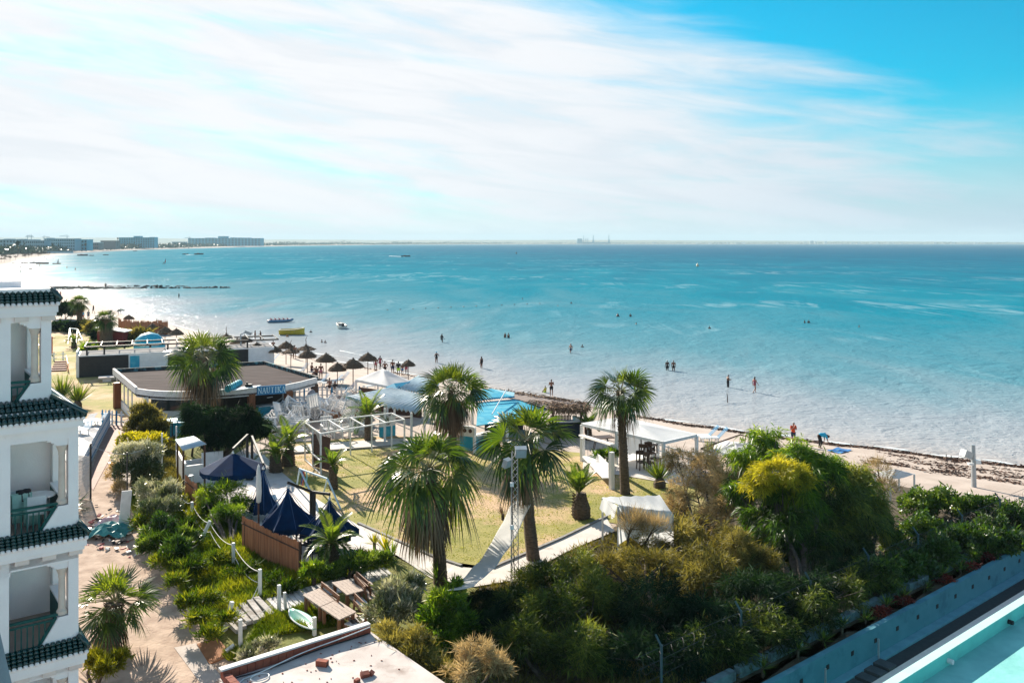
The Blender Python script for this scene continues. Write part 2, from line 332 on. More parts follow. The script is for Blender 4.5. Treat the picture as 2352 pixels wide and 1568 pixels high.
# ---------------------------------------------------------------- sea
def sea_material():
    m, nt, p, N, L = _new('sea_water')
    a = N.new('ShaderNodeAttribute'); a.attribute_name = 'shore'
    tc = N.new('ShaderNodeTexCoord'); geo = N.new('ShaderNodeNewGeometry')
    def noise(sc, det=5, st=(1, 1, 1), rot=0.0, dist=0.0, rough=0.55):
        mp = N.new('ShaderNodeMapping'); mp.inputs['Scale'].default_value = st; mp.inputs['Rotation'].default_value = (0, 0, rot); L.new(geo.outputs['Position'], mp.inputs[0])
        n = N.new('ShaderNodeTexNoise'); n.inputs['Scale'].default_value = sc; n.inputs['Detail'].default_value = det; n.inputs['Distortion'].default_value = dist; n.inputs['Roughness'].default_value = rough; L.new(mp.outputs[0], n.inputs['Vector']); return n.outputs['Fac']
    def math_(op, a, b):
        n = N.new('ShaderNodeMath'); n.operation = op
        for i, x in enumerate((a, b)):
            if isinstance(x, (int, float)): n.inputs[i].default_value = x
            else: L.new(x, n.inputs[i])
        return n.outputs[0]
    big = noise(0.022, 6, (1.3, 0.5, 1), 0.25, 1.2)
    lg = math_('LOGARITHM', math_('ADD', math_('MAXIMUM', a.outputs['Fac'], 0.0), 1.0), 10.0)   # 0 at the edge, 1 at 9 m, 2 at 99 m, 3 at 1 km
    s = math_('ADD', lg, math_('MULTIPLY', math_('SUBTRACT', big, 0.5), 1.1))
    cr = N.new('ShaderNodeValToRGB'); e = cr.color_ramp.elements
    mr = N.new('ShaderNodeMapRange'); mr.inputs[1].default_value = 0; mr.inputs[2].default_value = 3.6; L.new(s, mr.inputs[0]); L.new(mr.outputs[0], cr.inputs[0])
    stops = [(0.0, (0.44, 0.39, 0.36)), (0.2, (0.37, 0.37, 0.38)), (0.33, (0.28, 0.32, 0.355)), (0.45, (0.09, 0.235, 0.29)), (0.62, (0.004, 0.185, 0.26)), (0.82, (0.002, 0.10, 0.18)), (1.0, (0.002, 0.07, 0.14))]
    e[0].position, e[0].color = stops[0][0], rgba(stops[0][1]); e[1].position, e[1].color = stops[-1][0], rgba(stops[-1][1])
    for po, c in stops[1:-1]: k = e.new(po); k.color = rgba(c)
    pat = noise(0.05, 7, (1.5, 0.45, 1), 0.25, 1.6, 0.62); zone = noise(0.011, 3, (0.6, 1.6, 1), 0.3)
    def mrange(x, a0, a1, b0=0.0, b1=1.0):
        n = N.new('ShaderNodeMapRange'); n.interpolation_type = 'SMOOTHSTEP'; n.inputs[1].default_value = a0; n.inputs[2].default_value = a1; n.inputs[3].default_value = b0; n.inputs[4].default_value = b1; L.new(x, n.inputs[0]); return n.outputs[0]
    pf = math_('MULTIPLY', math_('MULTIPLY', mrange(pat, .47, .66), mrange(zone, .46, .60)), math_('MULTIPLY', mrange(lg, 1.1, 1.9), mrange(lg, 3.0, 2.3)))
    mx = N.new('ShaderNodeMix'); mx.data_type = 'RGBA'; L.new(math_('MULTIPLY', pf, .42), mx.inputs[0]); L.new(cr.outputs[0], mx.inputs[6]); mx.inputs[7].default_value = (.30, .45, .50, 1)
    N.remove(p); p = N.new('ShaderNodeBsdfDiffuse'); L.new(mx.outputs[2], p.inputs['Color'])
    gl = N.new('ShaderNodeBsdfGlossy'); gl.inputs['Roughness'].default_value = 0.11; gl.inputs['Color'].default_value = (.72, .76, .78, 1)
    fr = N.new('ShaderNodeFresnel'); fr.inputs['IOR'].default_value = 1.33
    ms = N.new('ShaderNodeMixShader'); L.new(math_('MULTIPLY', math_('MINIMUM', fr.outputs[0], .62), math_('ADD', .15, mrange(lg, 2.1, .7, 0, .34))), ms.inputs[0]); L.new(p.outputs[0], ms.inputs[1]); L.new(gl.outputs[0], ms.inputs[2]); L.new(ms.outputs[0], N['Material Output'].inputs[0])
    # ripples: small wind waves, longer swell, and breakers parallel to the beach
    w1 = noise(1.3, 4, (0.8, 1.2, 1), 0.3, 0.6); w2 = noise(0.30, 5, (1.0, 0.8, 1), 0.2, 0.5); w4 = noise(0.06, 4, (1.2, 0.6, 1), 0.2, 0.5)
    near = math_('ADD', math_('SINE', math_('ADD', math_('MULTIPLY', a.outputs['Fac'], 1.35), math_('MULTIPLY', noise(0.07, 3), 9.0)), 0), 0.0)
    fade = N.new('ShaderNodeMapRange'); fade.inputs[1].default_value = 30; fade.inputs[2].default_value = 2; L.new(a.outputs['Fac'], fade.inputs[0])
    h = math_('ADD', math_('ADD', math_('MULTIPLY', w1, 0.2), math_('MULTIPLY', w2, 0.45)), math_('ADD', math_('MULTIPLY', w4, .7), math_('MULTIPLY', math_('MULTIPLY', near, fade.outputs[0]), 0.022)))
    b = N.new('ShaderNodeBump'); b.inputs['Strength'].default_value = 1.0; b.inputs['Distance'].default_value = 0.85; L.new(h, b.inputs['Height']); [L.new(b.outputs[0], q.inputs['Normal']) for q in (p, gl, fr)]
    return m
rad = np.concatenate([np.geomspace(25, 400, 150), np.geomspace(405, 11000, 70)]); ang = np.radians(np.linspace(-62, 68, 240))
A, RR = np.meshgrid(ang, rad); X = np.sin(A)*RR; Y = np.cos(A)*RR
V = np.stack([X.ravel(), Y.ravel(), np.zeros(X.size)], -1); n_a = len(ang); ii = np.arange(X.size).reshape(len(rad), n_a)
Q = np.stack([ii[:-1, :-1], ii[:-1, 1:], ii[1:, 1:], ii[1:, :-1]], -1).reshape(-1, 4)
sea = struct(npmesh('sea', V, Q, sea_material(), attrs={'shore': -shore_d(X.ravel(), Y.ravel())}, smooth=True))
# ---------------------------------------------------------------- far side of the bay
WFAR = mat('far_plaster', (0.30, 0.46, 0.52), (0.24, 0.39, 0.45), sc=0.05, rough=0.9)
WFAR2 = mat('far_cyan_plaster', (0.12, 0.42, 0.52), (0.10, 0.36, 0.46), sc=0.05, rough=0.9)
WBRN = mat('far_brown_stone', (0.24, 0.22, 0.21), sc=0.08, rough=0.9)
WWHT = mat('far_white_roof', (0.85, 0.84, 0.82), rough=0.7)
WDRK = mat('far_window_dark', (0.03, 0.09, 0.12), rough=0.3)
TRUNK = mat('palm_trunk', (0.16, 0.115, 0.08), (0.07, 0.05, 0.035), sc=6, rough=0.95, bump=1.2, bsc=14, stretch=(1, 1, 3))
LFAR = leafmat('far_leaf', (0.010, 0.028, 0.026), (0.018, 0.045, 0.036), (0.03, 0.06, 0.04), trans=0.12)
def far_building(name, label, u0, u1, vt, y, wm, floors, cols, extra=(), win=True, roof=None, cat='hotel', depth=20, base=3.0):
    x0 = (u0-U0)/F*y; x1 = (u1-U0)/F*y; zt = H-(vt-V0)/F*y
    t = thing(name, label, cat, ((x0+x1)/2, y, base))
    mb = MB(); mb.slab([(x0, y, zt), (x1, y, zt), (x1*1.0, y+depth, zt), (x0, y+depth, zt)], zt-base); mb.build('wall', wm, t)
    r = MB(); r.slab([(x0-0.5, y-0.5, zt+0.8), (x1+0.5, y-0.5, zt+0.8), (x1+0.5, y+depth, zt+0.8), (x0-0.5, y+depth, zt+0.8)], 0.8); r.build('roof', roof or wm, t)
    for (a, b, v) in extra:
        xa = (a-U0)/F*y; xb = (b-U0)/F*y; z = H-(v-V0)/F*y; e = MB(); e.slab([(xa, y+4, z), (xb, y+4, z), (xb, y+depth-3, z), (xa, y+depth-3, z)], z-zt-0.8); e.build('roof_block', wm, t)
    if win:
        fh = (zt-base)/floors; cw = (x1-x0)/cols; me = None
        for i in range(floors):
            for j in range(cols):
                cx = x0+(j+0.5)*cw; cz = base+(i+0.55)*fh
                if me is None:
                    b = MB(); b.box((0, 0, 0), (cw*0.55, 0.5, fh*0.5)); b0 = b.build('window', WDRK, None); me = b0; b0.parent = t; o = b0
                else: o = me.copy(); C.objects.link(o)
                o.location = Vector((cx, y-0.1, cz))-Vector(t.location)
    return t
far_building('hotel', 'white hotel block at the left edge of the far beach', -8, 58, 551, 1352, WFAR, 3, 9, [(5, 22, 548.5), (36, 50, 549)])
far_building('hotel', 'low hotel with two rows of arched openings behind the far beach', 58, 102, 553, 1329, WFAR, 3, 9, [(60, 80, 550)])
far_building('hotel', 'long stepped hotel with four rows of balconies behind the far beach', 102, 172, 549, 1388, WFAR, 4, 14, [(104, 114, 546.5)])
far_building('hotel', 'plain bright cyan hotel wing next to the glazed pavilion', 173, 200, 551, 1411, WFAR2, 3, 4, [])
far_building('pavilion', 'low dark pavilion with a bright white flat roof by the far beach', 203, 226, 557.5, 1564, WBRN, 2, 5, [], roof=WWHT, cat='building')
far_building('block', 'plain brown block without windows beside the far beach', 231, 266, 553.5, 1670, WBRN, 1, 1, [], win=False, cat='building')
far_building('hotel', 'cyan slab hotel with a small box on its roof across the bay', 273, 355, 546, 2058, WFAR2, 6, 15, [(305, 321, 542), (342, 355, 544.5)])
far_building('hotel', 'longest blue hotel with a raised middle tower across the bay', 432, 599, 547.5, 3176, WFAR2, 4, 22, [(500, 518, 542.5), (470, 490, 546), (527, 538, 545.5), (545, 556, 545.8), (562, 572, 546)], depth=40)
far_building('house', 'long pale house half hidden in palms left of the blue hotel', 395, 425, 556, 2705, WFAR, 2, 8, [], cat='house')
mb = MB(); a = gp(62, 580); mb.beam(at(60, 579, 1176), at(168, 579.5, 1235), 0.6, 2.6); tag(mb.build('beach_wall', WFAR), 'long low pale wall between far beach and hotels', 'wall')
# far trees
def leafcloud(P, D, Ls, Ws, seed=0):
    r = np.random.default_rng(seed); n = len(P)
    S = np.cross(D, r.normal(size=(n, 3))); S /= np.linalg.norm(S, axis=1, keepdims=True)+1e-9
    Lc = Ls[:, None]; Wc = Ws[:, None]
    V = np.stack([P, P+D*Lc*0.45+S*Wc*0.5, P+D*Lc, P+D*Lc*0.45-S*Wc*0.5], 1).reshape(-1, 3)
    return V, np.arange(4*n).reshape(n, 4)
def unit(a): return a/(np.linalg.norm(a, axis=-1, keepdims=True)+1e-9)
r_ = np.random.default_rng(8); Ps = []; 
for it_ in range(3000):
    u = r_.uniform(-20, 1150) if r_.random() < 0.8 else r_.uniform(1150, 2352)
    y = np.interp(u, [-20, 90, 160, 270, 420, 660, 900, 1150, 2352], [965, 1180, 1450, 1860, 2450, 4240, 6350, 7650, 8100])*(r_.uniform(1.015, 1.12) if it_ < 1900 else r_.uniform(1.0, 1.03)); x = (u-U0)/F*y
    k = 0.5+0.5*math.sin(u*0.05)+0.3*math.sin(u*0.21); hgt = (5+5*max(0, k)*r_.random())*(1 if u > 250 else 0.8)*(1+0.5*(y > 4000))
    nl = 12; c = r_.normal(size=(nl, 3))*np.array([5+y*0.0016, 3, hgt*0.36])+np.array([x, y, 3+hgt*0.45]); c[:, 2] = np.maximum(c[:, 2], 2.5); Ps.append(c)
P = np.concatenate(Ps); n = len(P); D = unit(r_.normal(size=(n, 3)))
V, Q = leafcloud(P, D, r_.uniform(3.0, 6.5, n)*(0.7+P[:, 1]*0.00012), r_.uniform(2.5, 4.5, n)*(0.7+P[:, 1]*0.00012), 3)
struct(npmesh('trees', V, Q, LFAR, attrs={'tint': np.repeat(r_.random(n), 4)}), 'stuff')
# far palms with a simple crown
def far_palm(u, vb, vt, y, label):
    b = at(u, vb, y); t_ = at(u, vt, y); t = thing('palm_tree', label, 'palm tree', b, group='palms on the far beach')
    m = MB(); m.tube([b, (b+t_)/2+Vector((0.3, 0, 0)), t_], [0.35, 0.25, 0.22], 6); m.build('trunk', TRUNK, t)
    P = np.tile(np.array(t_), (60, 1)); r = np.random.default_rng(int(u*7)); D = unit(r.normal(size=(60, 3))+np.array([0, 0, 0.15]))
    V, Q = leafcloud(P, D, r.uniform(1.6, 3.0, 60), r.uniform(0.5, 0.9, 60), 4); npmesh('crown', V, Q, LFAR, t, {'tint': np.repeat(r.random(60), 4)})
far_palm(41, 588, 558, 753, 'tall leaning palm on the far beach by the first hotel')
far_palm(270, 565, 547.5, 1530, 'palm standing above the cyan hotel wing roof')
far_palm(121, 575, 562, 1153, 'palm in front of the long stepped hotel facade')
far_palm(196, 574, 561, 1235, 'short palm before the bright cyan wing')
# cranes over the town
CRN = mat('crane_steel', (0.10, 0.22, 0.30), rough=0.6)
def crane(u, vt, y, jl, label):
    b = at(u, 553, y); t = thing('tower_crane', label, 'crane', b, group='cranes over the far town'); top = at(u, vt, y)
    m = MB(); m.beam(b-ZZ*10, top, 1.6); m.build('mast', CRN, t)
    m = MB(); m.beam(top-Vector((jl*0.3, 0, 1)), top+Vector((jl, 0, -1)), 1.4); m.tube([top, top+ZZ*5], 0.6, 5); m.tube([top+ZZ*5, top+Vector((jl*0.8, 0, -0.6))], 0.25, 4); m.build('jib', CRN, t)
crane(63, 543, 3000, 22, 'leftmost thin crane above the hotel roofs'); crane(72, 541, 3000, -18, 'tallest crane above the stepped hotel')
crane(101, 544, 3000, 20, 'short crane right of the tallest one'); crane(154, 542, 3000, -26, 'crane with a long jib over the balconied hotel')
crane(436, 546, 3400, -20, 'crane beside the slab hotel on the far shore')
# power station on the horizon
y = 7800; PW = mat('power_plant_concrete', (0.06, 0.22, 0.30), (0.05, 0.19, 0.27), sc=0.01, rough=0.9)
def px(u): return (u-U0)/F*y
def pz(v): return H-(v-V0)/F*y
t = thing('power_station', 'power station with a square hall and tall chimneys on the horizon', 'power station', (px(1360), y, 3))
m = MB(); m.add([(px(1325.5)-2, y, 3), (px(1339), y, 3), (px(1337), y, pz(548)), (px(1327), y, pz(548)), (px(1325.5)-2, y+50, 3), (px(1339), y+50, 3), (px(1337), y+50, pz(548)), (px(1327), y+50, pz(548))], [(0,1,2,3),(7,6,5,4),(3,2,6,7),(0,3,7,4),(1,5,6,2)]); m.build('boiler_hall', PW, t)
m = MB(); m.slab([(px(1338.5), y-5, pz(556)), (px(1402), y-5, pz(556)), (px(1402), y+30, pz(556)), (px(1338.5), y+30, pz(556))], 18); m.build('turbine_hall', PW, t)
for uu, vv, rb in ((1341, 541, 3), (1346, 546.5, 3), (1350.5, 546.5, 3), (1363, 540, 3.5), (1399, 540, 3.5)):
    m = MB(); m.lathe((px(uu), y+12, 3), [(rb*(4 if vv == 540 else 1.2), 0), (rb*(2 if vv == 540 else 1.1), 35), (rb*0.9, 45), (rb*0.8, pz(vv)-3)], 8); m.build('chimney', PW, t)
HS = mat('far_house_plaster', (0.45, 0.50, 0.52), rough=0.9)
r = random.Random(4)
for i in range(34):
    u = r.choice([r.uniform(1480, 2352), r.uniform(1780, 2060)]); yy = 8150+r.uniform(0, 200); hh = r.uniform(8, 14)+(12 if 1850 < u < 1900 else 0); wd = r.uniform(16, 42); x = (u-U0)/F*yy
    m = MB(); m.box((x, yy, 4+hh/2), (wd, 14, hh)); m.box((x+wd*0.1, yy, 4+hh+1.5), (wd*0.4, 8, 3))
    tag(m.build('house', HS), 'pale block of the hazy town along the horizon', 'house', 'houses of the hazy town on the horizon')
# ---------------------------------------------------------------- white balcony building
WALL = mat('white_stucco', (0.90, 0.855, 0.835), (0.85, 0.80, 0.785), sc=2.0, rough=0.9, bump=0.35, bsc=30, c3=(0.66, 0.60, 0.57), sc3=1.1, t3=(0.66, 0.78))
PINK = mat('pink_render', (0.78, 0.67, 0.60), (0.72, 0.60, 0.54), sc=3, rough=0.9, bump=0.3)
STONE = mat('cream_stone', (0.68, 0.58, 0.49), (0.60, 0.50, 0.42), sc=4, rough=0.85, bump=0.3)
TILE = mat('green_glazed_tile', (0.005, 0.035, 0.032), (0.010, 0.05, 0.045), sc=5, rough=0.16, spec=0.7, bump=0.25, bsc=10)
GREEN = mat('green_painted_wood', (0.002, 0.085, 0.075), (0.002, 0.065, 0.058), sc=5, rough=0.5, spec=0.25)
FLOORT = mat('loggia_tile', (0.36, 0.29, 0.25), (0.32, 0.26, 0.22), sc=4, rough=0.6)
WPL = mat('white_plastic', (0.78, 0.80, 0.80), rough=0.35)
GLASSD = mat('dark_glass', (0.02, 0.035, 0.04), rough=0.08, spec=0.8)
C0 = Vector((-11.42, 22.94, 0))            # right front corner of the lower tower
def LC(a, b, z): return C0+E1*a+E2*b+ZZ*z    # a along the front (to the right), b into the building
MROT = Matrix(((E1.x, E2.x, 0), (E1.y, E2.y, 0), (0, 0, 1)))
def lbox(m, a0, a1, b0, b1, z0, z1, mi=0):
    m.box(LC((a0+a1)/2, (b0+b1)/2, (z0+z1)/2), (abs(a1-a0), abs(b1-b0), abs(z1-z0)), M=MROT, mi=mi)
bld = thing('apartment_tower', 'white balcony tower with dark green tiled eaves over each storey', 'building', LC(0, 0, 0.5))
def eave(a0, a1, b0, b1, zt, ze, out, name='tiled_eave', front_only=False, up=None):
    """pent roof of barrel tiles along the front and the right side; zt at the wall, ze at the edge"""
    e = MB(); n = int((a1+out-max(a0, -3.4))/0.128); zx = lambda k: zt+(ze-zt)*k
    # boards under the tiles
    e.add([LC(a0, b0, zt-0.06), LC(a1, b0, zt-0.06), LC(a1+out, b0-out, ze-0.06), LC(a0, b0-out, ze-0.06)], [(0, 1, 2, 3)])
    e.add([LC(a1, b0, zt-0.06), LC(a1, b1, zt-0.06), LC(a1+out, b1, ze-0.06), LC(a1+out, b0-out, ze-0.06)], [(0, 1, 2, 3)])
    for i in range(n):
        a = a1+out-0.07-i*0.128
        k0 = max(0, (a-a1)/out)
        for s in range(4):
            t0 = k0+(1-k0)*s/4; t1 = k0+(1-k0)*(s+1)/4+0.03
            e.tube([LC(a, b0-out*t0, zx(t0)+0.0), LC(a, b0-out*t1, zx(t1)+0.018)], [0.052, 0.068], 6)
    n2 = int((b1-b0+out)/0.128)
    for i in range(n2):
        b = b0-out+0.07+i*0.128; k0 = max(0, (b0-b)/out)
        for s in range(4):
            t0 = k0+(1-k0)*s/4; t1 = k0+(1-k0)*(s+1)/4+0.03
            e.tube([LC(a1+out*t0, b, zx(t0)), LC(a1+out*t1, b, zx(t1)+0.018)], [0.052, 0.068], 6)
    e.tube([LC(a1, b0, zt+0.06), LC(a1+out, b0-out, ze+0.05)], 0.075, 7)
    o = e.build(name, TILE, bld, smooth=True)
    # plaster cornice with scalloped edge under the tiles, and brackets
    c = MB(); lbox(c, a0, a1+out-0.05, b0-out+0.05, b0+0.0, ze-0.28, ze-0.07); lbox(c, a1-0.0, a1+out-0.05, b0, b1, ze-0.28, ze-0.07)
    lbox(c, a0, a1+out*0.55, b0-out*0.55, b0, ze-0.38, ze-0.28); lbox(c, a1, a1+out*0.55, b0, b1, ze-0.38, ze-0.28)
    for i in range(n): c.ell(LC(a1+out-0.07-i*0.128, b0-out+0.02, ze-0.06), (0.063, 0.05, 0.06), 8, 5)
    c.build('cornice', WALL, bld, smooth=False)
    for i in range(5):
        a = a1-0.08-i*0.62; k = MB(); lbox(k, a-0.16, a+0.16, b0-out*0.42, b0-0.002, ze-0.50, ze-0.385); k.build('bracket', PINK, bld)
    for i in range(4):
        k = MB(); lbox(k, a1+0.002, a1+out*0.42, b0+0.1+i*0.62, b0+0.4+i*0.62, ze-0.50, ze-0.385); k.build('bracket', PINK, bld)
def storey(a1, b0, vl, vr, vf, lw):
    """one loggia: zb floor level, zt underside of the lintel; a1 right corner, lw = a where the left wall pier ends"""
    D = 2.5; pa = a1-0.24; ca = a1-0.37; zt = ZE(vl); rail = ZE(vr); zb = ZE(vf)
    m = MB()
    lbox(m, pa, a1, b0, b0+0.30, zb-0.25, zt)                    # corner pier
    lbox(m, -9, lw, b0, b0+0.25, zb-0.9, zt+0.7)                 # left front wall
    lbox(m, lw, a1, b0, b0+0.25, zt, zt+0.75)                    # lintel
    lbox(m, lw, a1, b0, b0+0.22, zb-0.75, zb-0.02)               # floor edge band
    # solid parapet sloping down from the column towards the railing
    m.add([LC(pa, b0, zb-0.02), LC(ca-0.56, b0, zb-0.02), LC(ca-0.10, b0, rail-0.05), LC(pa, b0, rail-0.05), LC(pa, b0+0.2, zb-0.02), LC(ca-0.56, b0+0.2, zb-0.02), LC(ca-0.10, b0+0.2, rail-0.05), LC(pa, b0+0.2, rail-0.05)],
          [(0,1,2,3),(7,6,5,4),(1,5,6,2),(2,6,7,3)])
    lbox(m, -9, a1-0.01, b0+D, b0+D+0.25, zb-0.9, zt+0.7)        # back wall
    lbox(m, -9, a1-0.02, b0+0.2, b0+D, zt+0.05, zt+0.2)          # ceiling
    lbox(m, lw-0.15, lw-0.002, b0+0.252, b0+D, zb, zt)                  # dividing wall
    # right side: back pier, lintel, low sloped balustrade
    lbox(m, a1-0.25, a1-0.005, b0+D-0.35, b0+D+6, zb-0.9, zt+0.7)
    lbox(m, a1-0.25, a1-0.005, b0+0.30, b0+D-0.35, zt, zt+0.7)
    lbox(m, a1-0.25, a1-0.005, b0+0.30, b0+D-0.35, zb-0.75, zb+0.12)
    m.build('wall', WALL, bld)
    f = MB(); lbox(f, lw, a1-0.25, b0+0.22, b0+D, zb-0.12, zb); f.build('floor', FLOORT, bld)
    # column with capital and base, and stepped arch bracket beside it
    k = MB(); cx = LC(ca, b0+0.14, 0)
    zc = zt-0.22
    k.lathe(cx, [(0.135, rail-0.02), (0.135, rail+0.07), (0.11, rail+0.10), (0.09, rail+0.15), (0.08, zc-0.22), (0.09, zc-0.2), (0.085, zc-0.14), (0.13, zc-0.01), (0.14, zc+0.02), (0.14, zc+0.05)], 12)
    k.build('column', STONE, bld, smooth=False)
    s = MB()
    for i, (w_, z0) in enumerate(((0.15, zc+0.05), (0.20, zc-0.04+0.12), (0.27, zc+0.13), (0.36, zc+0.17))):
        lbox(s, ca-w_, ca+0.10, b0+0.02+0.002*i, b0+0.24-0.002*i, z0, zt-0.001 if i == 3 else z0+0.06)
    lbox(s, ca+0.06, pa+0.002, b0+0.035, b0+0.225, zc+0.05, zt-0.002)
    s.build('arch', WALL, bld)
    # front railing: rails follow the slope
    g_ = MB(); b = b0+0.10; aL = lw-0.6
    aR = ca-0.13; kz = lambda a: zb+0.05 if a < ca-0.54 else zb+0.05+(a-(ca-0.54))/0.42*(rail-zb-0.1)
    g_.beam(LC(aL, b, rail), LC(aR+0.1, b, rail), 0.07, 0.06); g_.beam(LC(aL, b, rail-0.12), LC(aR-0.04, b, rail-0.12), 0.05, 0.045)
    g_.beam(LC(aL, b, zb+0.06), LC(ca-0.54, b, zb+0.06), 0.05, 0.05); g_.beam(LC(ca-0.55, b, zb+0.06), LC(aR-0.02, b, rail-0.06), 0.06, 0.07)
    a = aR-0.14
    while a > aL: 
        g_.beam(LC(a, b, kz(a)), LC(a, b, rail-0.10), 0.03); a -= 0.135
    g_.build('railing', GREEN, bld)
    # dark green panel balustrade on the right side seen from inside, white coping on top
    p = MB(); aa = a1-0.27
    p.add([LC(aa, b0+0.25, zb+0.10), LC(aa, b0+D-0.4, zb+0.10), LC(aa, b0+D-0.4, rail+0.02), LC(aa, b0+0.25, rail), LC(aa-0.06, b0+0.25, zb+0.10), LC(aa-0.06, b0+D-0.4, zb+0.10), LC(aa-0.06, b0+D-0.4, rail+0.02), LC(aa-0.06, b0+0.25, rail)],
          [(0,1,2,3),(7,6,5,4),(0,3,7,4),(1,5,6,2),(3,2,6,7)]); p.build('side_panel', GREEN, bld)
    q = MB(); q.beam(LC(a1-0.22, b0+0.3, rail+0.03), LC(a1-0.22, b0+D-0.38, rail+0.05), 0.24, 0.06); q.build('coping', WALL, bld)
ZE = lambda v: 16-(v-557)*0.01147
# storeys: eave edges, lintels and floors read off the corner; the top storey is set back
storey(-0.56, 0.48, 738, 873, 934, -1.50)
storey(0.0, 0.0, 1003, 1150, 1214, -1.57)
storey(0.0, 0.0, 1283, 1402, 1470, -1.60)
storey(0.0, 0.0, 1533, 1680, 1740, -1.62)
eave(-9, -0.56, 0.48, 6.0, ZE(668), ZE(692), 0.19)
eave(-9, -0.56, 0.48, 6.0, ZE(915), ZE(952), 0.70)
eave(-9, 0.0, 0.0, 6.0, ZE(1203), ZE(1226), 0.22)
eave(-9, 0.0, 0.0, 6.0, ZE(1460), ZE(1487), 0.22)
m = MB()
lbox(m, -9, -0.50, 0.42, 5, ZE(672), ZE(664)+0.02); lbox(m, -9, -0.56, 0.48, 5.0, ZE(712), ZE(672)-0.002)
lbox(m, -9, -1.1, 1.6, 1.8, ZE(664), ZE(648)); lbox(m, -9, -1.5, 2.9, 3.1, ZE(664), ZE(640)); lbox(m, -1.3, -1.1, 1.8, 5, ZE(664), ZE(652))
m.build('roof_parapet', WALL, bld)
m = MB(); lbox(m, -9, -0.001, 0.001, 6, ZE(985), ZE(935)); m.build('wall', WALL, bld)
# things on the balcony
zb = ZE(1214)
t = thing('plastic_table', 'round white plastic table on the middle balcony', 'table', LC(-0.75, 1.3, zb))
m = MB(); m.lathe(LC(-0.75, 1.3, zb), [(0.02, 0.68), (0.42, 0.69), (0.44, 0.71), (0.43, 0.73), (0.02, 0.735)], 20); m.build('tabletop', WPL, t)
for i in range(4):
    a = PI/4+i*PI/2; m = MB(); m.tube([LC(-0.75, 1.3, zb)+Vector((math.cos(a)*0.3, math.sin(a)*0.3, 0)), LC(-0.75, 1.3, zb)+Vector((math.cos(a)*0.24, math.sin(a)*0.24, 0.69))], 0.025, 6); m.build('leg', WPL, t)
def plchair(a, b, rz, label):
    t = thing('plastic_chair', label, 'chair', LC(a, b, zb)); M = Matrix.Rotation(rz, 3, 'Z')
    P = lambda x, y, z: LC(a, b, zb)+M@Vector((x, y, z))
    m = MB(); m.box(P(0, 0, 0.42), (0.44, 0.42, 0.04), M=M); m.build('seat', WPL, t)
    m = MB(); m.box(P(0, 0.22, 0.66), (0.44, 0.04, 0.46), M=M); m.build('backrest', WPL, t)
    for x in (-0.2, 0.2):
        for y in (-0.18, 0.2): m = MB(); m.tube([P(x*1.1, y*1.1, 0), P(x, y, 0.42)], 0.022, 6); m.build('leg', WPL, t)
plchair(-1.15, 1.25, 0.9, 'white plastic chair under a draped towel on the middle balcony')
plchair(-0.85, 0.75, 3.6, 'white plastic chair pushed under the round balcony table')
TOWEL = mat('pale_green_towel', (0.30, 0.50, 0.44), (0.36, 0.56, 0.50), sc=8, rough=0.95, bump=0.4); DCL = mat('dark_cloth', (0.03, 0.03, 0.035), rough=0.95)
def drape(name, label, c, wd, h1, h2, mt, ang=0.5, cat='towel'):
    m = MB(); M = Matrix.Rotation(ang, 3, 'Z'); rows = []
    for i in range(7):
        s = i/6; row = []
        for j in range(9):
            x = (j/8-0.5)*wd; y, z = ((s-0.5)*0.14, 0) if 0.35 < s < 0.65 else ((-0.09-0.06*(0.35-s), -(0.35-s)/0.35*h1) if s <= 0.35 else (0.09+0.05*(s-0.65), -(s-0.65)/0.35*h2))
            row.append(Vector(c)+M@Vector((x, y+0.025*math.sin(j*1.7+i), z)))
        rows.append(row)
    m.grid(rows); o = m.build(name, mt, None, smooth=True); s_ = o.modifiers.new('thick', 'SOLIDIFY'); s_.thickness = 0.012; return tag(o, label, cat)
drape('towel', 'pale green towel hung over the balcony chair back', LC(-1.2, 1.0, zb+0.93), 0.5, 0.75, 0.5, TOWEL, 0.9)
drape('towel', 'second pale green towel hanging beside the round table', LC(-0.95, 0.85, zb+0.80), 0.42, 0.7, 0.4, TOWEL, 0.6)
drape('jacket', 'dark jacket thrown over the towel on the balcony chair', LC(-1.13, 1.05, zb+0.99), 0.32, 0.28, 0.2, DCL, 0.9, 'jacket')
# grey parapet end of the camera's own balcony
m = MB(); CONC = mat('grey_concrete', (0.30, 0.31, 0.33), (0.24, 0.25, 0.27), sc=8, rough=0.9, bump=0.3)
a_, b_ = at(-12, 1400, 2.6), at(28, 1572, 2.6); dn = (b_-a_).normalized()
m.add([a_, b_+dn*0.5, b_+dn*0.5+Vector((-0.6, 0, 0)), a_+Vector((-0.6, 0, 0)), a_+Vector((0, -.12, 0)), b_+dn*0.5+Vector((0, -.12, 0)), b_+dn*0.5+Vector((-0.6, -.12, 0)), a_+Vector((-0.6, -.12, 0))], [(0,1,2,3),(7,6,5,4),(0,4,5,1),(0,3,7,4)])
tag(m.build('balcony_parapet', CONC), 'blurred grey parapet edge in the bottom left corner', 'parapet')
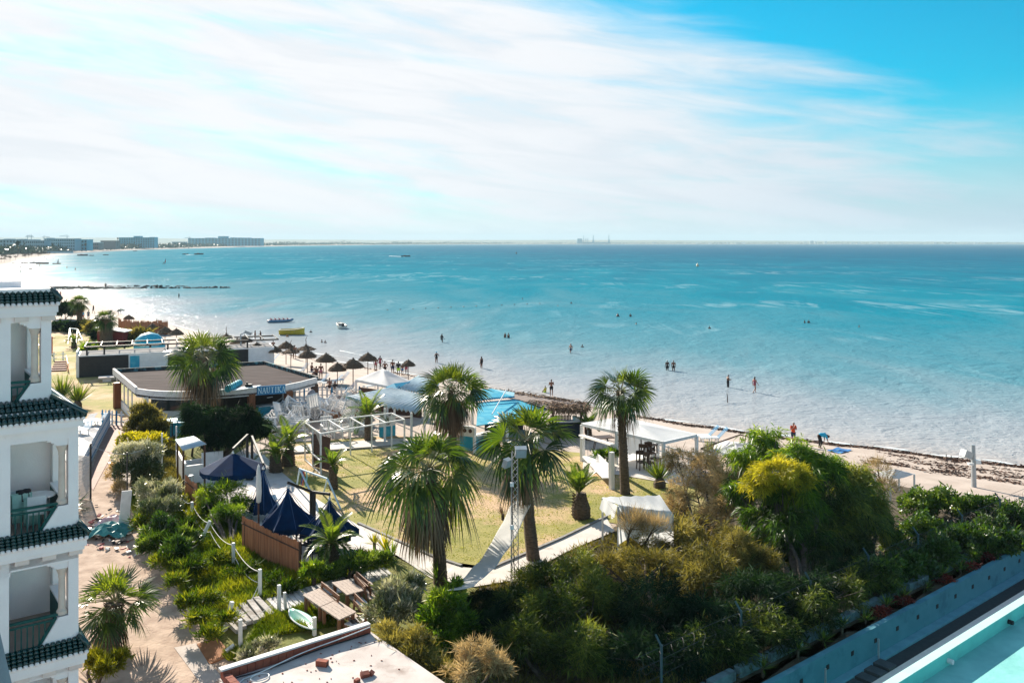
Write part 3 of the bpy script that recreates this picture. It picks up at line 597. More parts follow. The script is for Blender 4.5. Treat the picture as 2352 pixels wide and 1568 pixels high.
# ---------------------------------------------------------------- beach bar and huts
WHITE = mat('white_paint', (0.78, 0.78, 0.77), (0.70, 0.70, 0.69), sc=2, rough=0.6, c3=(0.55, 0.53, 0.50), sc3=1.5, t3=(0.66, 0.8))
WBOARD = mat('white_boards', (0.72, 0.71, 0.70), (0.62, 0.61, 0.60), sc=3, rough=0.7, c3=(0.45, 0.42, 0.40), sc3=2, t3=(0.6, 0.75))
BLUE = mat('blue_paint', (0.012, 0.22, 0.42), (0.012, 0.18, 0.36), sc=3, rough=0.5)
SKYB = mat('turquoise_paint', (0.02, 0.36, 0.52), (0.018, 0.30, 0.45), sc=2, rough=0.5, c3=(0.10, 0.42, 0.52), sc3=1.0)
NAVY = mat('navy_fabric', (0.002, 0.026, 0.082), (0.0015, 0.018, 0.06), sc=3, rough=0.9, spec=0.12, bump=0.3)
BLACK = mat('black_paint', (0.012, 0.013, 0.015), (0.02, 0.02, 0.022), sc=3, rough=0.55)
DARKIN = mat('dark_interior', (0.025, 0.022, 0.02), (0.035, 0.03, 0.028), rough=0.8)
ORANGE = mat('orange_brown_wood', (0.22, 0.075, 0.025), (0.16, 0.05, 0.02), sc=5, rough=0.6, stretch=(1, 1, .2))
ROOFB = mat('brown_roof_planks', (0.060, 0.043, 0.045), (0.022, 0.016, 0.018), sc=1.2, spec=0.08, rough=0.95, stretch=(0.35, 4, 1), rot=-0.36, bump=0.6, c3=(0.085, 0.065, 0.066), sc3=0.8)
WOOD = mat('weathered_wood', (0.46, 0.37, 0.31), (0.34, 0.27, 0.23), sc=3, rough=0.85, bump=0.4, stretch=(4, 4, 1))
BROWNW = mat('brown_wood', (0.24, 0.115, 0.06), (0.16, 0.075, 0.04), sc=4, rough=0.65)
DKWOOD = mat('dark_wood', (0.045, 0.022, 0.015), (0.07, 0.035, 0.02), sc=4, rough=0.5)
RUST = mat('rusty_brown', (0.10, 0.05, 0.035), (0.06, 0.035, 0.025), sc=6, rough=0.9)
CORRW = mat('pale_corrugated_sheet', (0.55, 0.64, 0.68), (0.44, 0.54, 0.60), sc=2, rough=0.45, c3=(0.36, 0.46, 0.5), sc3=0.8)
CORRB = mat('blue_corrugated_sheet', (0.015, 0.33, 0.50), (0.015, 0.27, 0.43), sc=2, rough=0.4)
CANVAS = mat('white_canvas', (0.80, 0.82, 0.83), (0.74, 0.76, 0.78), sc=1.5, rough=0.8, bump=0.2, trans=0.42)
STRAW = mat('thatch_straw', (0.19, 0.13, 0.085), (0.11, 0.075, 0.05), sc=8, rough=1, bump=1.5, bsc=24, stretch=(1, 1, 3))
STRAWL = mat('pale_straw', (0.34, 0.23, 0.15), (0.24, 0.155, 0.10), sc=8, rough=1, bump=1.2, bsc=20)
REED = mat('reed_screen', (0.46, 0.20, 0.10), (0.30, 0.125, 0.065), sc=14, rough=0.95, bump=0.8, bsc=40, stretch=(1, 1, .06))
STEEL = mat('galvanised_steel', (0.42, 0.45, 0.47), (0.34, 0.37, 0.39), sc=6, rough=0.45, metal=0.3)
SKINW = mat('plain_skin', (0.42, 0.22, 0.15), rough=0.6)
W = atz
def part_slab(name, t, top, th, mt): m = MB(); m.slab(top, th); return m.build(name, mt, t)
def post(name, t, p, ztop, w, mt, zb=None):
    m = MB(); p = Vector(p); m.beam((p.x, p.y, zb if zb is not None else g(p.x, p.y)-0.05), (p.x, p.y, ztop), w, w, up=E1); return m.build(name, mt, t)
def lerp(a, b, k): return Vector(a)*(1-k)+Vector(b)*k
def corr(name, t, A, B, Cc, D, n, amp, mt, th=0.02, seg=2):
    """corrugated sheet: A-B the low edge, D-C the high edge"""
    m = MB(); nrm = (Vector(B)-Vector(A)).cross(Vector(D)-Vector(A)).normalized(); rows = []
    for s in range(seg+1):
        rows.append([lerp(lerp(A, B, i/(n*4)), lerp(D, Cc, i/(n*4)), s/seg)+nrm*amp*math.sin(i*PI/2) for i in range(n*4+1)])
    m.grid(rows); o = m.build(name, mt, t, smooth=True); md = o.modifiers.new('thick', 'SOLIDIFY'); md.thickness = th; return o
# --- the bar with the name sign
zr = 4.3
fr = [(313, 892), (345, 896.5), (380, 898.5), (417, 899), (470, 897), (536, 893), (590, 888.5), (655, 884), (690, 877), (729, 866.5)]
FR = [W(u, v, zr) for u, v in fr]; RB = W(607, 831, zr); LB = W(261, 849, zr)
bar = thing('beach_bar', 'low beach bar with flat brown plank roof and blue name sign on its white fascia', 'building', lerp(FR[0], RB, 0.5)-ZZ*2.8)
m = MB(); m.sheet([p-ZZ*0.22 for p in FR]+[RB-ZZ*0.22, LB-ZZ*0.22]); m.slab([p-ZZ*0.45 for p in FR]+[RB-ZZ*0.45, LB-ZZ*0.45], 0.15); m.build('roof', ROOFB, bar)
m = MB()
outw = Vector((0.35, -0.94, 0))
for a, b in zip(FR[:-1], FR[1:]):
    m.add([a, b, b-ZZ*0.68, a-ZZ*0.68, a-outw*0.25, b-outw*0.25, b-outw*0.25-ZZ*0.68, a-outw*0.25-ZZ*0.68], [(0,1,2,3),(4,7,6,5),(0,4,5,1),(3,2,6,7)])
m.beam(FR[0]+(LB-FR[0])*0.0-ZZ*0.15, LB-ZZ*0.15, 0.18, 0.55)
m.build('fascia', WBOARD, bar)
m = MB(); m.beam(LB-ZZ*0.12, RB-ZZ*0.12, 0.22, 0.4); m.beam(RB-ZZ*0.12, FR[-1]-ZZ*0.12, 0.22, 0.4)
m.build('parapet', mat('dark_teal_parapet', (0.06, 0.075, 0.08), (0.025, 0.03, 0.032), sc=3, rough=0.9, c3=(0.12, 0.30, 0.34), sc3=1.5), bar)  # dark grey base with teal blotches
# sign with cut letters
sa, sb = lerp(FR[6], FR[6], 0), FR[7]; sd = (sb-sa); sw = sd.length; sd.normalize(); sn = Vector((sd.y, -sd.x, 0)); s0 = sa+sn*0.06-ZZ*0.66
m = MB(); hh = 0.72; m.beam(s0+ZZ*hh/2, s0+sd*sw+ZZ*hh/2, 0.08, hh); sign = m.build('sign_board', mat('sign_blue', (0.006, 0.20, 0.42), (0.006, 0.17, 0.37), rough=0.4), bar)
LT = {'N': [(0, 0, 0, 1, .10), (0, 1, .8, 0, .2), (.8, 0, .8, 1, .10)], 'A': [(0, 0, .4, 1, .09), (.4, 1, .8, 0, .2), (.17, .36, .63, .36, .08)], 'U': [(.08, 1, .08, .25, .2), (.08, .25, .3, .02, .16), (.3, .02, .56, .05, .12), (.56, .05, .74, .28, .1), (.74, .28, .74, 1, .10)],
      'T': [(.4, 0, .4, 1, .2), (0, .96, .8, .96, .09)], 'I': [(.2, 0, .2, 1, .2)], 'K': [(.1, 0, .1, 1, .2), (.12, .42, .72, 1, .09), (.3, .6, .8, 0, .2)]}
SRF = {'N': [(0, 0), (0, 1), (.8, 1)], 'A': [(0, 0), (.8, 0)], 'U': [(.08, 1), (.74, 1)], 'T': [(.4, 0)], 'I': [(.2, 0), (.2, 1)], 'K': [(.1, 0), (.1, 1), (.75, 1), (.8, 0)]}
x = 0.10; Hh = 0.44; scx = 0.29; LETW = mat('sign_letter_white', (0.55, 0.80, 0.86), rough=0.5)
for ch in 'NAUTIKA':
    m = MB(); PT = lambda a, b: s0+sd*(x+a*scx)+ZZ*(0.14+b*Hh)+sn*0.055
    for x0, y0, x1, y1, wd in LT[ch]: m.beam(PT(x0, y0), PT(x1, y1), wd*scx*1.05, 0.03, up=sn)
    for a, b in SRF[ch]: m.beam(PT(a-.16, b), PT(a+.16, b), 0.04, 0.034, up=sn)
    m.build('letter', LETW, sign); x += (0.4 if ch == 'I' else 0.8)*scx+0.10
for u, v, w_, mt in ((268, 866, 0.55, ORANGE), (335, 899, 0.3, WHITE), (578, 891, 0.5, ORANGE), (664, 884, 0.55, ORANGE), (724, 869, 0.5, DKWOOD)):
    p = W(u, v, zr); p = p-outw*0.5; post('pillar', bar, p, zr-0.55, w_, mt)
m = MB()
def wallseg(m, A, B, z0, z1, th=0.15): m.beam((A.x, A.y, (z0+z1)/2), (B.x, B.y, (z0+z1)/2), th, z1-z0)
inn_ = [p-outw*2.2 for p in (FR[1], FR[4])]+[lerp(FR[5], LB, .25)]
wallseg(m, inn_[0], inn_[1], 1.4, 2.3); wallseg(m, lerp(LB, FR[0], 0.05), lerp(LB, FR[0], 0.97), 1.4, 2.2, 0.12); m.build('wall', WHITE, bar)
m = MB(); wallseg(m, inn_[0], inn_[1], 2.301, 3.8, 0.1); m.build('window', GLASSD, bar)
m = MB(); 
for k in range(1, 6): q = lerp(LB, FR[0], k/6); m.beam((q.x, q.y, 2.2), (q.x, q.y, 3.85), 0.1)
m.build('side_frame', WHITE, bar)
m = MB(); wallseg(m, inn_[1], lerp(FR[8], RB, 0.35), 1.4, 3.8, 0.2); wallseg(m, lerp(FR[8], RB, 0.35), lerp(FR[9], RB, 0.4), 1.4, 3.8, 0.2); m.build('back_wall', DARKIN, bar)
cA, cB = W(592, 934, 2.5), W(660, 926, 2.5); m = MB(); m.beam(cA-ZZ*0.5, cB-ZZ*0.5, 0.5, 1.05); m.build('counter', SKYB, bar); m = MB(); m.beam(cA+ZZ*0.05, cB+ZZ*0.05, 0.75, 0.07); m.build('counter_top', WHITE, bar)
m = MB(); m.beam(W(614, 913, 3.3), W(626, 911, 3.3), 0.1, 0.05); m.build('ceiling_light', WHITE, bar)
# bits left on the roof
a, b = W(523, 893, 4.45), W(550, 879, 4.45); m = MB(); m.tube([a, b], 0.28, 12); tag(m.build('rolled_awning', mat('turquoise_roll', (0.05, 0.42, 0.52), rough=0.6)), 'turquoise rolled awning lying on the brown plank roof', 'awning')
a, b = W(430, 890, 4.4), W(465, 888, 4.4); m = MB(); m.tube([a, b], 0.16, 10); tag(m.build('roof_pipe', STEEL), 'grey pipe on the plank roof behind the palm crown', 'pipe')
m = MB(); p = W(568, 890, 4.3); m.box(p+Vector((0, .4, .08)), (.5, .4, .3)); m.tube([p+Vector((-.15, .4, .2)), p+Vector((-.15, .4, .38))], .08, 8); tag(m.build('vent_box', BLACK), 'small black vent box on the roof edge beside the sign', 'vent')
m = MB(); A_, B_ = W(530, 897, 4.32), W(600, 884, 4.32); m.slab([A_, W(586, 889.5, 4.32), B_, W(552, 888, 4.32)], 0.04); tag(m.build('roof_sheet', CORRW), 'pale corrugated sheet lying flat along the roof front', 'sheet')
# --- black panel hut behind the bar
hz0 = 4.6
hA, hB, hC = W(161, 803, hz0), W(177, 806, hz0), W(408, 796, hz0)
hut = thing('beach_hut', 'flat roofed hut with black panels and white door bays behind the bar', 'building', gp(180, 868))
fd = (hC-hB).normalized(); bk = Vector((-fd.y, fd.x, 0)); q0 = gp(178, 868); L_ = 18.0
def HP(a, b, z): return Vector((q0.x, q0.y, 0))+fd*a+bk*b+ZZ*z
def hbox(name, a0, a1, b0, b1, z0, z1, mt):
    m = MB(); m.slab([HP(a0, b0, z1), HP(a1, b0, z1), HP(a1, b1, z1), HP(a0, b1, z1)], z1-z0); return m.build(name, mt, hut)
hbox('wall', -0.02, 20.5, 0.06, 4, 1.2, 3.9, WHITE); hbox('roof', .2, 20.3, .3, 3.8, 3.9, 3.96, mat('grey_felt', (.20, .20, .21), (.12, .12, .13), sc=1, rough=.95))
for a0, a1 in ((0.15, 5.0), (9.0, 17.6)): hbox('black_panel', a0, a1, 0, 0.055, 1.3, 3.75, BLACK)
dr = hbox('door', 5.15, 6.1, 0.0, 0.055, 1.4, 3.6, SKYB); hbox('side_wall', -0.16, -0.03, 0.3, 3.6, 1.2, 4.3, WHITE)
hbox('window', -0.2, -0.165, 0.5, 1.2, 2.4, 3.2, BLACK); hbox('niche', -0.2, -0.165, 2.2, 2.9, 2.2, 3.6, SKYB)
m = MB()
for b in (0.0, 4.2): m.beam(HP(0.6, b, 4.75), HP(21, b, 4.75), 0.16, 0.16)
for a in np.arange(0.7, 21, 1.55): m.beam(HP(a, -0.1, 4.87), HP(a, 4.3, 4.87), 0.09, 0.07)
m.build('roof_frame', BLACK, hut)
for a in (0.9, 2.6, 9.0, 17.5): m = MB(); m.beam(HP(a, 0.0, 3.9), HP(a, 0.0, 4.7), 0.16); m.build('post', BLACK, hut)
for a in (4.6, 7.2, 11, 13.5): m = MB(); m.ell(HP(a, -0.05, 4.55), 0.13, 8, 6); m.tube([HP(a, -0.05, 4.62), HP(a, -0.05, 4.75)], 0.02, 4); m.build('lamp', BLACK, hut)
m = MB(); m.slab([HP(2.2, -4.2, 2.0), HP(6.6, -4.2, 2.0), HP(6.6, -3.0, 2.0), HP(2.2, -3.0, 2.0)], 0.12)
for a in (2.6, 6.0): m.slab([HP(a, -4.1, 1.88), HP(a+.8, -4.1, 1.88), HP(a+.8, -3.2, 1.88), HP(a, -3.2, 1.88)], 0.45)
tag(m.build('stone_bench', PINK), 'wide pale slab bench on the grass before the black hut', 'bench')
# --- fences
def picket(name, label, pts, h, cols, spacing=0.36, w_=0.16):
    t = thing(name, label, 'fence', pts[0]); n = 0
    m = MB()
    for a, b in zip(pts[:-1], pts[1:]):
        for zz in (h*0.28, h*0.72): m.beam(a+ZZ*zz, b+ZZ*zz, 0.04, 0.09)
    m.build('rail', cols[0], t); pk = [MB() for _ in cols]
    for a, b in zip(pts[:-1], pts[1:]):
        L_ = (b-a).length; k = int(L_/spacing); d = (b-a).normalized(); nrm = Vector((d.y, -d.x, 0)).normalized()
        for i in range(k):
            p = lerp(a, b, (i+.5)/k); c = pk[n % len(cols)]; n += 1
            q = p+nrm*0.04; hd = Vector((d.x, d.y, 0)).normalized()*w_/2
            c.add([q-hd, q+hd, q+hd+ZZ*(h-.08), q+ZZ*h, q-hd+ZZ*(h-.08), q-hd-nrm*.03, q+hd-nrm*.03, q+hd-nrm*.03+ZZ*(h-.08), q-nrm*.03+ZZ*h, q-hd-nrm*.03+ZZ*(h-.08)], [(0,1,2,3,4),(9,8,7,6,5),(1,6,7,2),(2,7,8,3),(3,8,9,4),(4,9,5,0)])
    for c, mt in zip(pk, cols): o = c.build('pickets', mt, t); o['kind'] = 'stuff'
    return t
picket('picket_fence', 'white and blue picket fence between the bar and the beach', [gp(672, 922), gp(735, 915), gp(812, 916), gp(838, 912)], 1.15, [WHITE, WHITE, BLUE], 0.42)
picket('picket_fence', 'short blue and white picket fence at the head of the brown ramp', [gp(232, 974), gp(262, 977), gp(285, 978)], 1.2, [BLUE, WHITE], 0.3)
picket('picket_fence', 'long blue picket fence running down beside the brown ramp', [gp(254, 978), gp(232, 1020), gp(190, 1105)], 1.35, [BLUE, WHITE], 0.22)
picket('picket_fence', 'white picket gate on the lawn left of the black hut', [gp(118, 828), gp(130, 828)], 1.1, [WHITE], 0.4); picket('picket_fence', 'detached white picket panel beside the red steps', [gp(139, 827), gp(151, 827)], 1.1, [WHITE], 0.4)
m = MB(); 
for i in range(5): a = gp(118+i*2, 853-i*5, 0.12*i); b = gp(152, 852-i*5, 0.12*i); m.beam(a+ZZ*.1, b+ZZ*.1, 0.5, 0.16)
t = tag(m.build('steps', mat('red_brown_boards', (0.22, 0.09, 0.065), (0.15, 0.06, 0.05), sc=4, rough=0.8)), 'red brown plank steps left of the black hut', 'steps')
t = thing('handrail', 'orange handrail beside the red brown plank steps', 'handrail', gp(156, 850)); OR2 = mat('orange_paint', (0.5, 0.10, 0.03), rough=0.5)
m = MB(); a, b = gp(156, 855), gp(152, 838); m.tube([a+ZZ*.95, b+ZZ*1.1], .05, 6); m.build('rail', OR2, t)
for p in (a, b): m = MB(); m.tube([p, p+ZZ*1.0], .05, 6); m.build('post', OR2, t)
m = MB(); p = gp(119.5, 815); m.tube([p, p+ZZ*2.4], .09, 6); m.tube([p+ZZ*2.2, p+Vector((0.4, 0, 2.2))], .05, 6); tag(m.build('pole', OR2), 'short rust red pole at the lawn edge beside the balcony building', 'pole')
# --- corrugated bar roofs, tent and blue canopies in the middle
zA = 4.0
cafe = thing('cafe_shelter', 'cafe shelter under two pale corrugated roofs with blue ridge sheet', 'shelter', gp(880, 1000))
A1, A2, A3, A4 = W(794.5, 914, zA), W(955, 948, zA), W(990, 915, zA+.5), W(903, 892, zA+.5)
corr('corrugated_roof', cafe, A1, A2, A3, A4, 17, 0.13, CORRW)
m = MB(); m.beam(A1+ZZ*.04, A4+ZZ*.06, 0.5, 0.06); m.build('ridge_sheet', CORRB, cafe)
B1, B2, B3, B4 = W(912, 891, zA+.6), W(985, 906, zA+.6), W(1010, 880, zA+1.0), W(962, 864, zA+1.0)
corr('corrugated_roof', cafe, B1, B2, B3, B4, 11, 0.13, CORRW)
m = MB(); m.slab([W(886, 888, zA+.55), W(912, 893.5, zA+.57), W(942, 876, zA+.95), W(905, 880, zA+.9)], 0.05); m.build('ridge_sheet', CORRB, cafe)
m = MB(); m.slab([W(914, 902, zA+.2), W(955, 911, zA+.2), W(957, 905, zA+.3), W(918, 897, zA+.3)], 0.04); m.build('blue_patch', CORRB, cafe)
for u, v in ((812, 922), (884, 940), (945, 950), (906, 902), (975, 925)): p = W(u, v, zA-.1); post('post', cafe, p, zA-.02, 0.13, WHITE)
p0, p1 = gp(872, 1005), gp(907, 1000)
m = MB(); m.beam(p0+ZZ*.4, p1+ZZ*.4, .2, .8); m.build('counter_base', SKYB, cafe); m = MB(); m.beam(p0+ZZ*1.15, p1+ZZ*1.15, .2, .7); cp = m.build('counter_front', WHITE, cafe)
dv = (p1-p0).normalized(); fn = Vector((dv.y, -dv.x, 0)); ctr = lerp(p0, p1, .5)+ZZ*1.15+fn*.13
m = MB(); m.tube([ctr+ZZ*.2, ctr-ZZ*.22], .025, 6)
m.tube([ctr+dv*(.17*math.cos(k))+ZZ*(-.06+.17*math.sin(k)) for k in np.linspace(PI, 2*PI, 9)], .022, 6); m.beam(ctr-dv*.09+ZZ*.12, ctr+dv*.09+ZZ*.12, .03, .03); m.tube([ctr+dv*(.05*math.cos(k))+ZZ*(.25+.05*math.sin(k)) for k in np.linspace(0, 2*PI, 9)], .018, 6)
m.build('anchor_emblem', mat('anchor_grey', (0.25, 0.2, 0.2), rough=0.7), cp)
m = MB(); m.beam(p0+Vector((0, 1.5, 1.1)), p1+Vector((1, 1.5, 1.1)), .5, .1); m.build('bar_top', DKWOOD, cafe)
m = MB(); q = [W(815, 935, 2.0), W(960, 960, 2.0)]; m.beam(q[0]+Vector((0, 2.5, .3)), q[1]+Vector((0, 2.5, .3)), .15, 2.0); m.build('back_wall', RUST, cafe)
# white tent
tent = thing('party_tent', 'pale blue white pyramid tent behind the corrugated roofs', 'tent', gp(880, 915))
zt_ = 4.0; T = [W(818, 871, zt_), W(890, 886, zt_), W(942, 874, zt_), W(868, 862, zt_)]; ap = lerp(T[0], T[2], .5)+ZZ*1.0
m = MB()
for i in range(4):
    a, b = T[i], T[(i+1) % 4]; m.grid([[lerp(lerp(a, b, k/8), ap, s/5)-ZZ*(.10*math.sin(PI*k/8)*math.sin(PI*s/5)) for k in range(9)] for s in range(6)])
m.build('canopy', CANVAS, tent, smooth=True)
m = MB()
for i in range(4): m.beam(T[i]-ZZ*.1, T[(i+1) % 4]-ZZ*.1, .03, .2)
m.build('valance', CANVAS, tent)
for p in T: post('leg', tent, p, zt_-.05, .12, WHITE)
# blue bar with two sloping roofs
bb = thing('blue_bar', 'bright blue roofed beach bar with white and blue counters', 'building', gp(1120, 1030))
zb_ = 3.9
part_slab('roof', bb, [W(1083, 918, zb_), W(1180, 911, zb_), W(1182, 901, zb_+.25), W(1130, 892, zb_+.3), W(1085, 896, zb_+.3)], .06, SKYB)
corr('roof_edge', bb, W(1083, 922, zb_), W(1182, 912, zb_), W(1182, 909, zb_+.12), W(1083, 917, zb_+.12), 20, .03, CORRB)
part_slab('lower_roof', bb, [W(1094, 977, zb_-.6), W(1165, 966, zb_-.6), W(1262, 938, zb_-.5), W(1180, 916, zb_-.2), W(1098, 924, zb_-.2)], .06, SKYB)
m = MB(); m.tube([W(1163, 895, zb_+.5), W(1130, 951, zb_-.3)], .05, 6); m.build('roof_pole', WHITE, bb)
for u, v in ((1090, 985), (1165, 972), (1085, 925), (1180, 915)): p = W(u, v, 3.2); post('post', bb, p, 3.3 if v > 950 else zb_, .16, WHITE)
c0, c1, c2 = gp(1058, 1032), gp(1090, 1036), gp(1130, 1026)
m = MB(); m.beam(c0+ZZ*.5, c1+ZZ*.5, .2, 1.0); m.beam(c1+ZZ*.5, c2+ZZ*.5, .2, 1.0); m.build('counter', SKYB, bb)
m = MB(); m.beam(c0+ZZ*1.35, c1+ZZ*1.35, .2, .7); m.build('counter_front', WHITE, bb); m = MB(); m.beam(c1+ZZ*1.07, c2+ZZ*1.07, .6, .1); m.build('counter_top', WBOARD, bb)
for k in (.35, .75): m = MB(); q = lerp(c0, c1, k)+ZZ*1.4; dd = (c1-c0).normalized(); nn_ = Vector((dd.y, -dd.x, 0)); m.tube([q+nn_*.09, q+nn_*.125], .14, 14); m.build('porthole', RUST, bb)
m = MB(); wallseg(m, gp(1115, 1000), gp(1200, 985), 1.4, 3.2, .2); m.build('back_wall', DARKIN, bb)
# thatched shelter and dark bar table
th = thing('thatched_shelter', 'low straw thatched shade roof with shaggy edges above the waterline', 'shelter', gp(1270, 985)); zq = 3.7
q = [W(1150, 908, zq), W(1182, 901, zq+.15), W(1350, 927, zq+.15), W(1340, 937, zq), W(1262, 934, zq)]
part_slab('mat_roof', th, q, .08, mat('grey_reed_mat', (0.27, 0.22, 0.20), (0.20, 0.165, 0.15), sc=6, rough=1, bump=.6))
P = []; D = []
def strawedge(a, b, n, sag):
    for _ in range(n):
        k = rng.random(); p = lerp(a, b, k)+Vector((rng.uniform(-.15, .15), rng.uniform(-.3, .3), rng.uniform(-.02, .14))); P.append(p); D.append(Vector((rng.uniform(-.6, .6), rng.uniform(-.9, .3), rng.uniform(-1.0, .1)*sag)).normalized())
strawedge(q[1], lerp(q[1], q[2], .55), 300, .4); strawedge(lerp(q[1], q[2], .5), q[2], 350, .6); strawedge(q[4], q[3], 900, 1.3); strawedge(q[3], q[2], 200, 1.0); strawedge(W(1215, 921, zq+.1), W(1345, 933, zq+.1), 400, .5)
V_, Q_ = leafcloud(np.array(P), np.array(D), nr.uniform(.35, .8, len(P)), nr.uniform(.04, .09, len(P)), 2); npmesh('straw', V_, Q_, STRAWL, th)
for u, v in ((1270, 938), (1335, 940), (1345, 930), (1200, 906)): p = W(u, v, zq-.1); post('post', th, p, zq, .13, DKWOOD)
dbar = thing('bar_table', 'long dark navy bar table with wooden rail under the straw shelter', 'bar', gp(1290, 1020))
a, b = W(1262, 967, 2.7), W(1338, 966, 2.7); m = MB(); m.beam(a, b, .7, .08); m.build('tabletop', WBOARD, dbar); m = MB(); m.beam(a-ZZ*.65, b-ZZ*.65, .6, 1.2); m.build('front', mat('navy_cloth', (0.012, 0.02, 0.04), (0.02, 0.03, 0.05), sc=3, rough=0.9), dbar)
m = MB()
for k in range(14): pp = lerp(a, b, .05+k*.045)+Vector((0, .2, .05)); m.beam(pp, pp+ZZ*.35, .09, .05)
m.build('rail', RUST, dbar)
for k, (nm, lb, c) in enumerate((('bucket', 'pale blue bucket on the dark bar table', (.35, .55, .62)), ('box', 'white box on the dark bar table beside the bucket', (.75, .75, .75)))):
    m = MB(); pp = lerp(a, b, .76+.12*k)+ZZ*.05; m.lathe(pp, [(.14, 0), (.18, .32), (.16, .32), (.12, .05)], 10) if k == 0 else m.box(pp+ZZ*.12, (.5, .3, .24)); tag(m.build(nm, mat(nm+'_m', c, rough=.5)), lb, nm)
# --- white gazebo
gz = thing('gazebo', 'white flat canopy gazebo with a white curtain wall on a tiled patio', 'gazebo', gp(1480, 1080)); zg = 3.7
GA, GB, GC, GD = W(1336, 972, zg), W(1430, 957, zg), W(1600, 997, zg), W(1524, 1014, zg)
gm = lerp(GA, GC, .5)+ZZ*.35
m = MB()
for a, b in ((GA, GB), (GB, GC), (GC, GD), (GD, GA)): m.grid([[lerp(lerp(a, b, k/8), gm, s/4)-ZZ*.1*math.sin(PI*k/8)*math.sin(PI*s/4) for k in range(9)] for s in range(5)])
m.build('canopy', CANVAS, gz, smooth=True)
m = MB()
for a, b in ((GA, GB), (GB, GC), (GC, GD), (GD, GA)): m.beam(a-ZZ*.08, b-ZZ*.08, .1, .18)
m.build('frame', WHITE, gz)
for p in (GA, GB, GC, GD, lerp(GA, GD, .45), lerp(GB, GC, .5)): post('post', gz, p, zg-.1, .17, WHITE)
m = MB(); ca, cb_ = lerp(GA, GD, .47)+Vector((.15, .5, 0)), lerp(GB, GC, .47); rows = []
for s in range(5): rows.append([Vector((lerp(ca, cb_, k/30).x, lerp(ca, cb_, k/30).y+.06*math.sin(k*1.3), 1.52+(zg-1.75)*s/4)) for k in range(31)])
m.grid(rows); o = m.build('curtain', CANVAS, gz, smooth=True)
m = MB()
for k in range(6): q_ = lerp(GC, GB, .1+k*.13); m.beam((q_.x, q_.y, 1.5), (q_.x, q_.y, 2.5), .06)
m.beam(GC-ZZ*1.3, lerp(GC, GB, .8)-ZZ*1.3, .08, .08); m.beam(GC-ZZ*1.7, lerp(GC, GB, .8)-ZZ*1.7, .08, .08); m.build('lattice', WHITE, gz)
# ---------------------------------------------------------------- ground sheets of the garden
GZ = 1.5
polysheet('lawn', [(560, 1100), (600, 1050), (660, 1018), (900, 1000), (1330, 1040), (1480, 1100), (1600, 1120), (1640, 1180), (1560, 1230), (1400, 1200), (1150, 1310), (1000, 1330), (820, 1230), (700, 1130)], LAWN, .03)
polysheet('lawn', [(60, 1010), (60, 760), (120, 742), (215, 745), (330, 790), (430, 880), (300, 960), (262, 972), (200, 1000)], LAWN, .03)
polysheet('bank', [(330, 1010), (300, 1120), (335, 1230), (420, 1372), (478, 1470), (530, 1520), (600, 1568), (1100, 1660), (1100, 1300), (900, 1270), (830, 1255), (560, 1180), (470, 1090), (560, 1030), (640, 990), (640, 960), (400, 930)], GBASE, .03, step=.5)
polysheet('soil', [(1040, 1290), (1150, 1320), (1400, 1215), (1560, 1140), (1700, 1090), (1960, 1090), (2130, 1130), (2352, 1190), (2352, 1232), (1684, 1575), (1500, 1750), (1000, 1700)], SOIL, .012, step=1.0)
polysheet('dirt_path', [(170, 1700), (150, 1300), (180, 1130), (212, 1060), (240, 995), (285, 995), (292, 1010), (275, 1060), (262, 1110), (300, 1150), (345, 1240), (424, 1372), (482, 1468), (530, 1515), (600, 1580), (640, 1700)], DIRT, .05)
PAVL = mat('pale_paving', (0.62, 0.58, 0.55), (0.52, 0.48, 0.46), sc=1.2, rough=0.8, c3=(0.40, 0.33, 0.29), sc3=2, t3=(0.6, 0.72))
polysheet('terrace', [(430, 1085), (480, 1060), (600, 1040), (640, 1080), (700, 1130), (830, 1213), (905, 1262), (885, 1290), (800, 1305), (690, 1312), (560, 1200)], PAVL, .06)
polysheet('garden_path', [(823, 1207), (870, 1228), (998, 1285), (1060, 1305), (1130, 1310), (1290, 1240), (1392, 1190), (1412, 1222), (1300, 1270), (1180, 1335), (1090, 1350), (990, 1330), (870, 1250)], PAVE, .065)
polysheet('patio', [(1338, 1085), (1340, 1052), (1424, 1036), (1520, 1040), (1602, 1075), (1570, 1118), (1530, 1110), (1420, 1092)], PAVE, .065)
polysheet('side_path', [(640, 1034), (700, 1022), (905, 1008), (990, 1012), (1000, 1022), (910, 1022), (700, 1040)], PAVE, .06)
polysheet('paving', [(150, 1010), (180, 968), (262, 962), (245, 990), (215, 1015), (190, 1060), (150, 1060)], PAVL, .06)
polysheet('ramp', [(238, 995), (258, 978), (292, 978), (286, 1000), (262, 1040), (214, 1128), (207, 1120), (212, 1080)], mat('ramp_boards', (0.36, 0.20, 0.16), (0.28, 0.15, 0.12), sc=3, rough=0.8), .08, kind='structure')
m = MB()                                                             # kerbs along the paths
for pts in ([(1130, 1308), (1290, 1239), (1394, 1189)], [(823, 1205), (870, 1226), (998, 1283), (1060, 1303)], [(660, 1044), (905, 1026), (1000, 1026)]):
    for a, b in zip(pts[:-1], pts[1:]): m.beam(gp(*a)+ZZ*.06, gp(*b)+ZZ*.06, .14, .16)
struct(m.build('kerb', mat('kerb_stone', (0.28, 0.27, 0.25), (0.20, 0.19, 0.18), sc=5, rough=.9)))
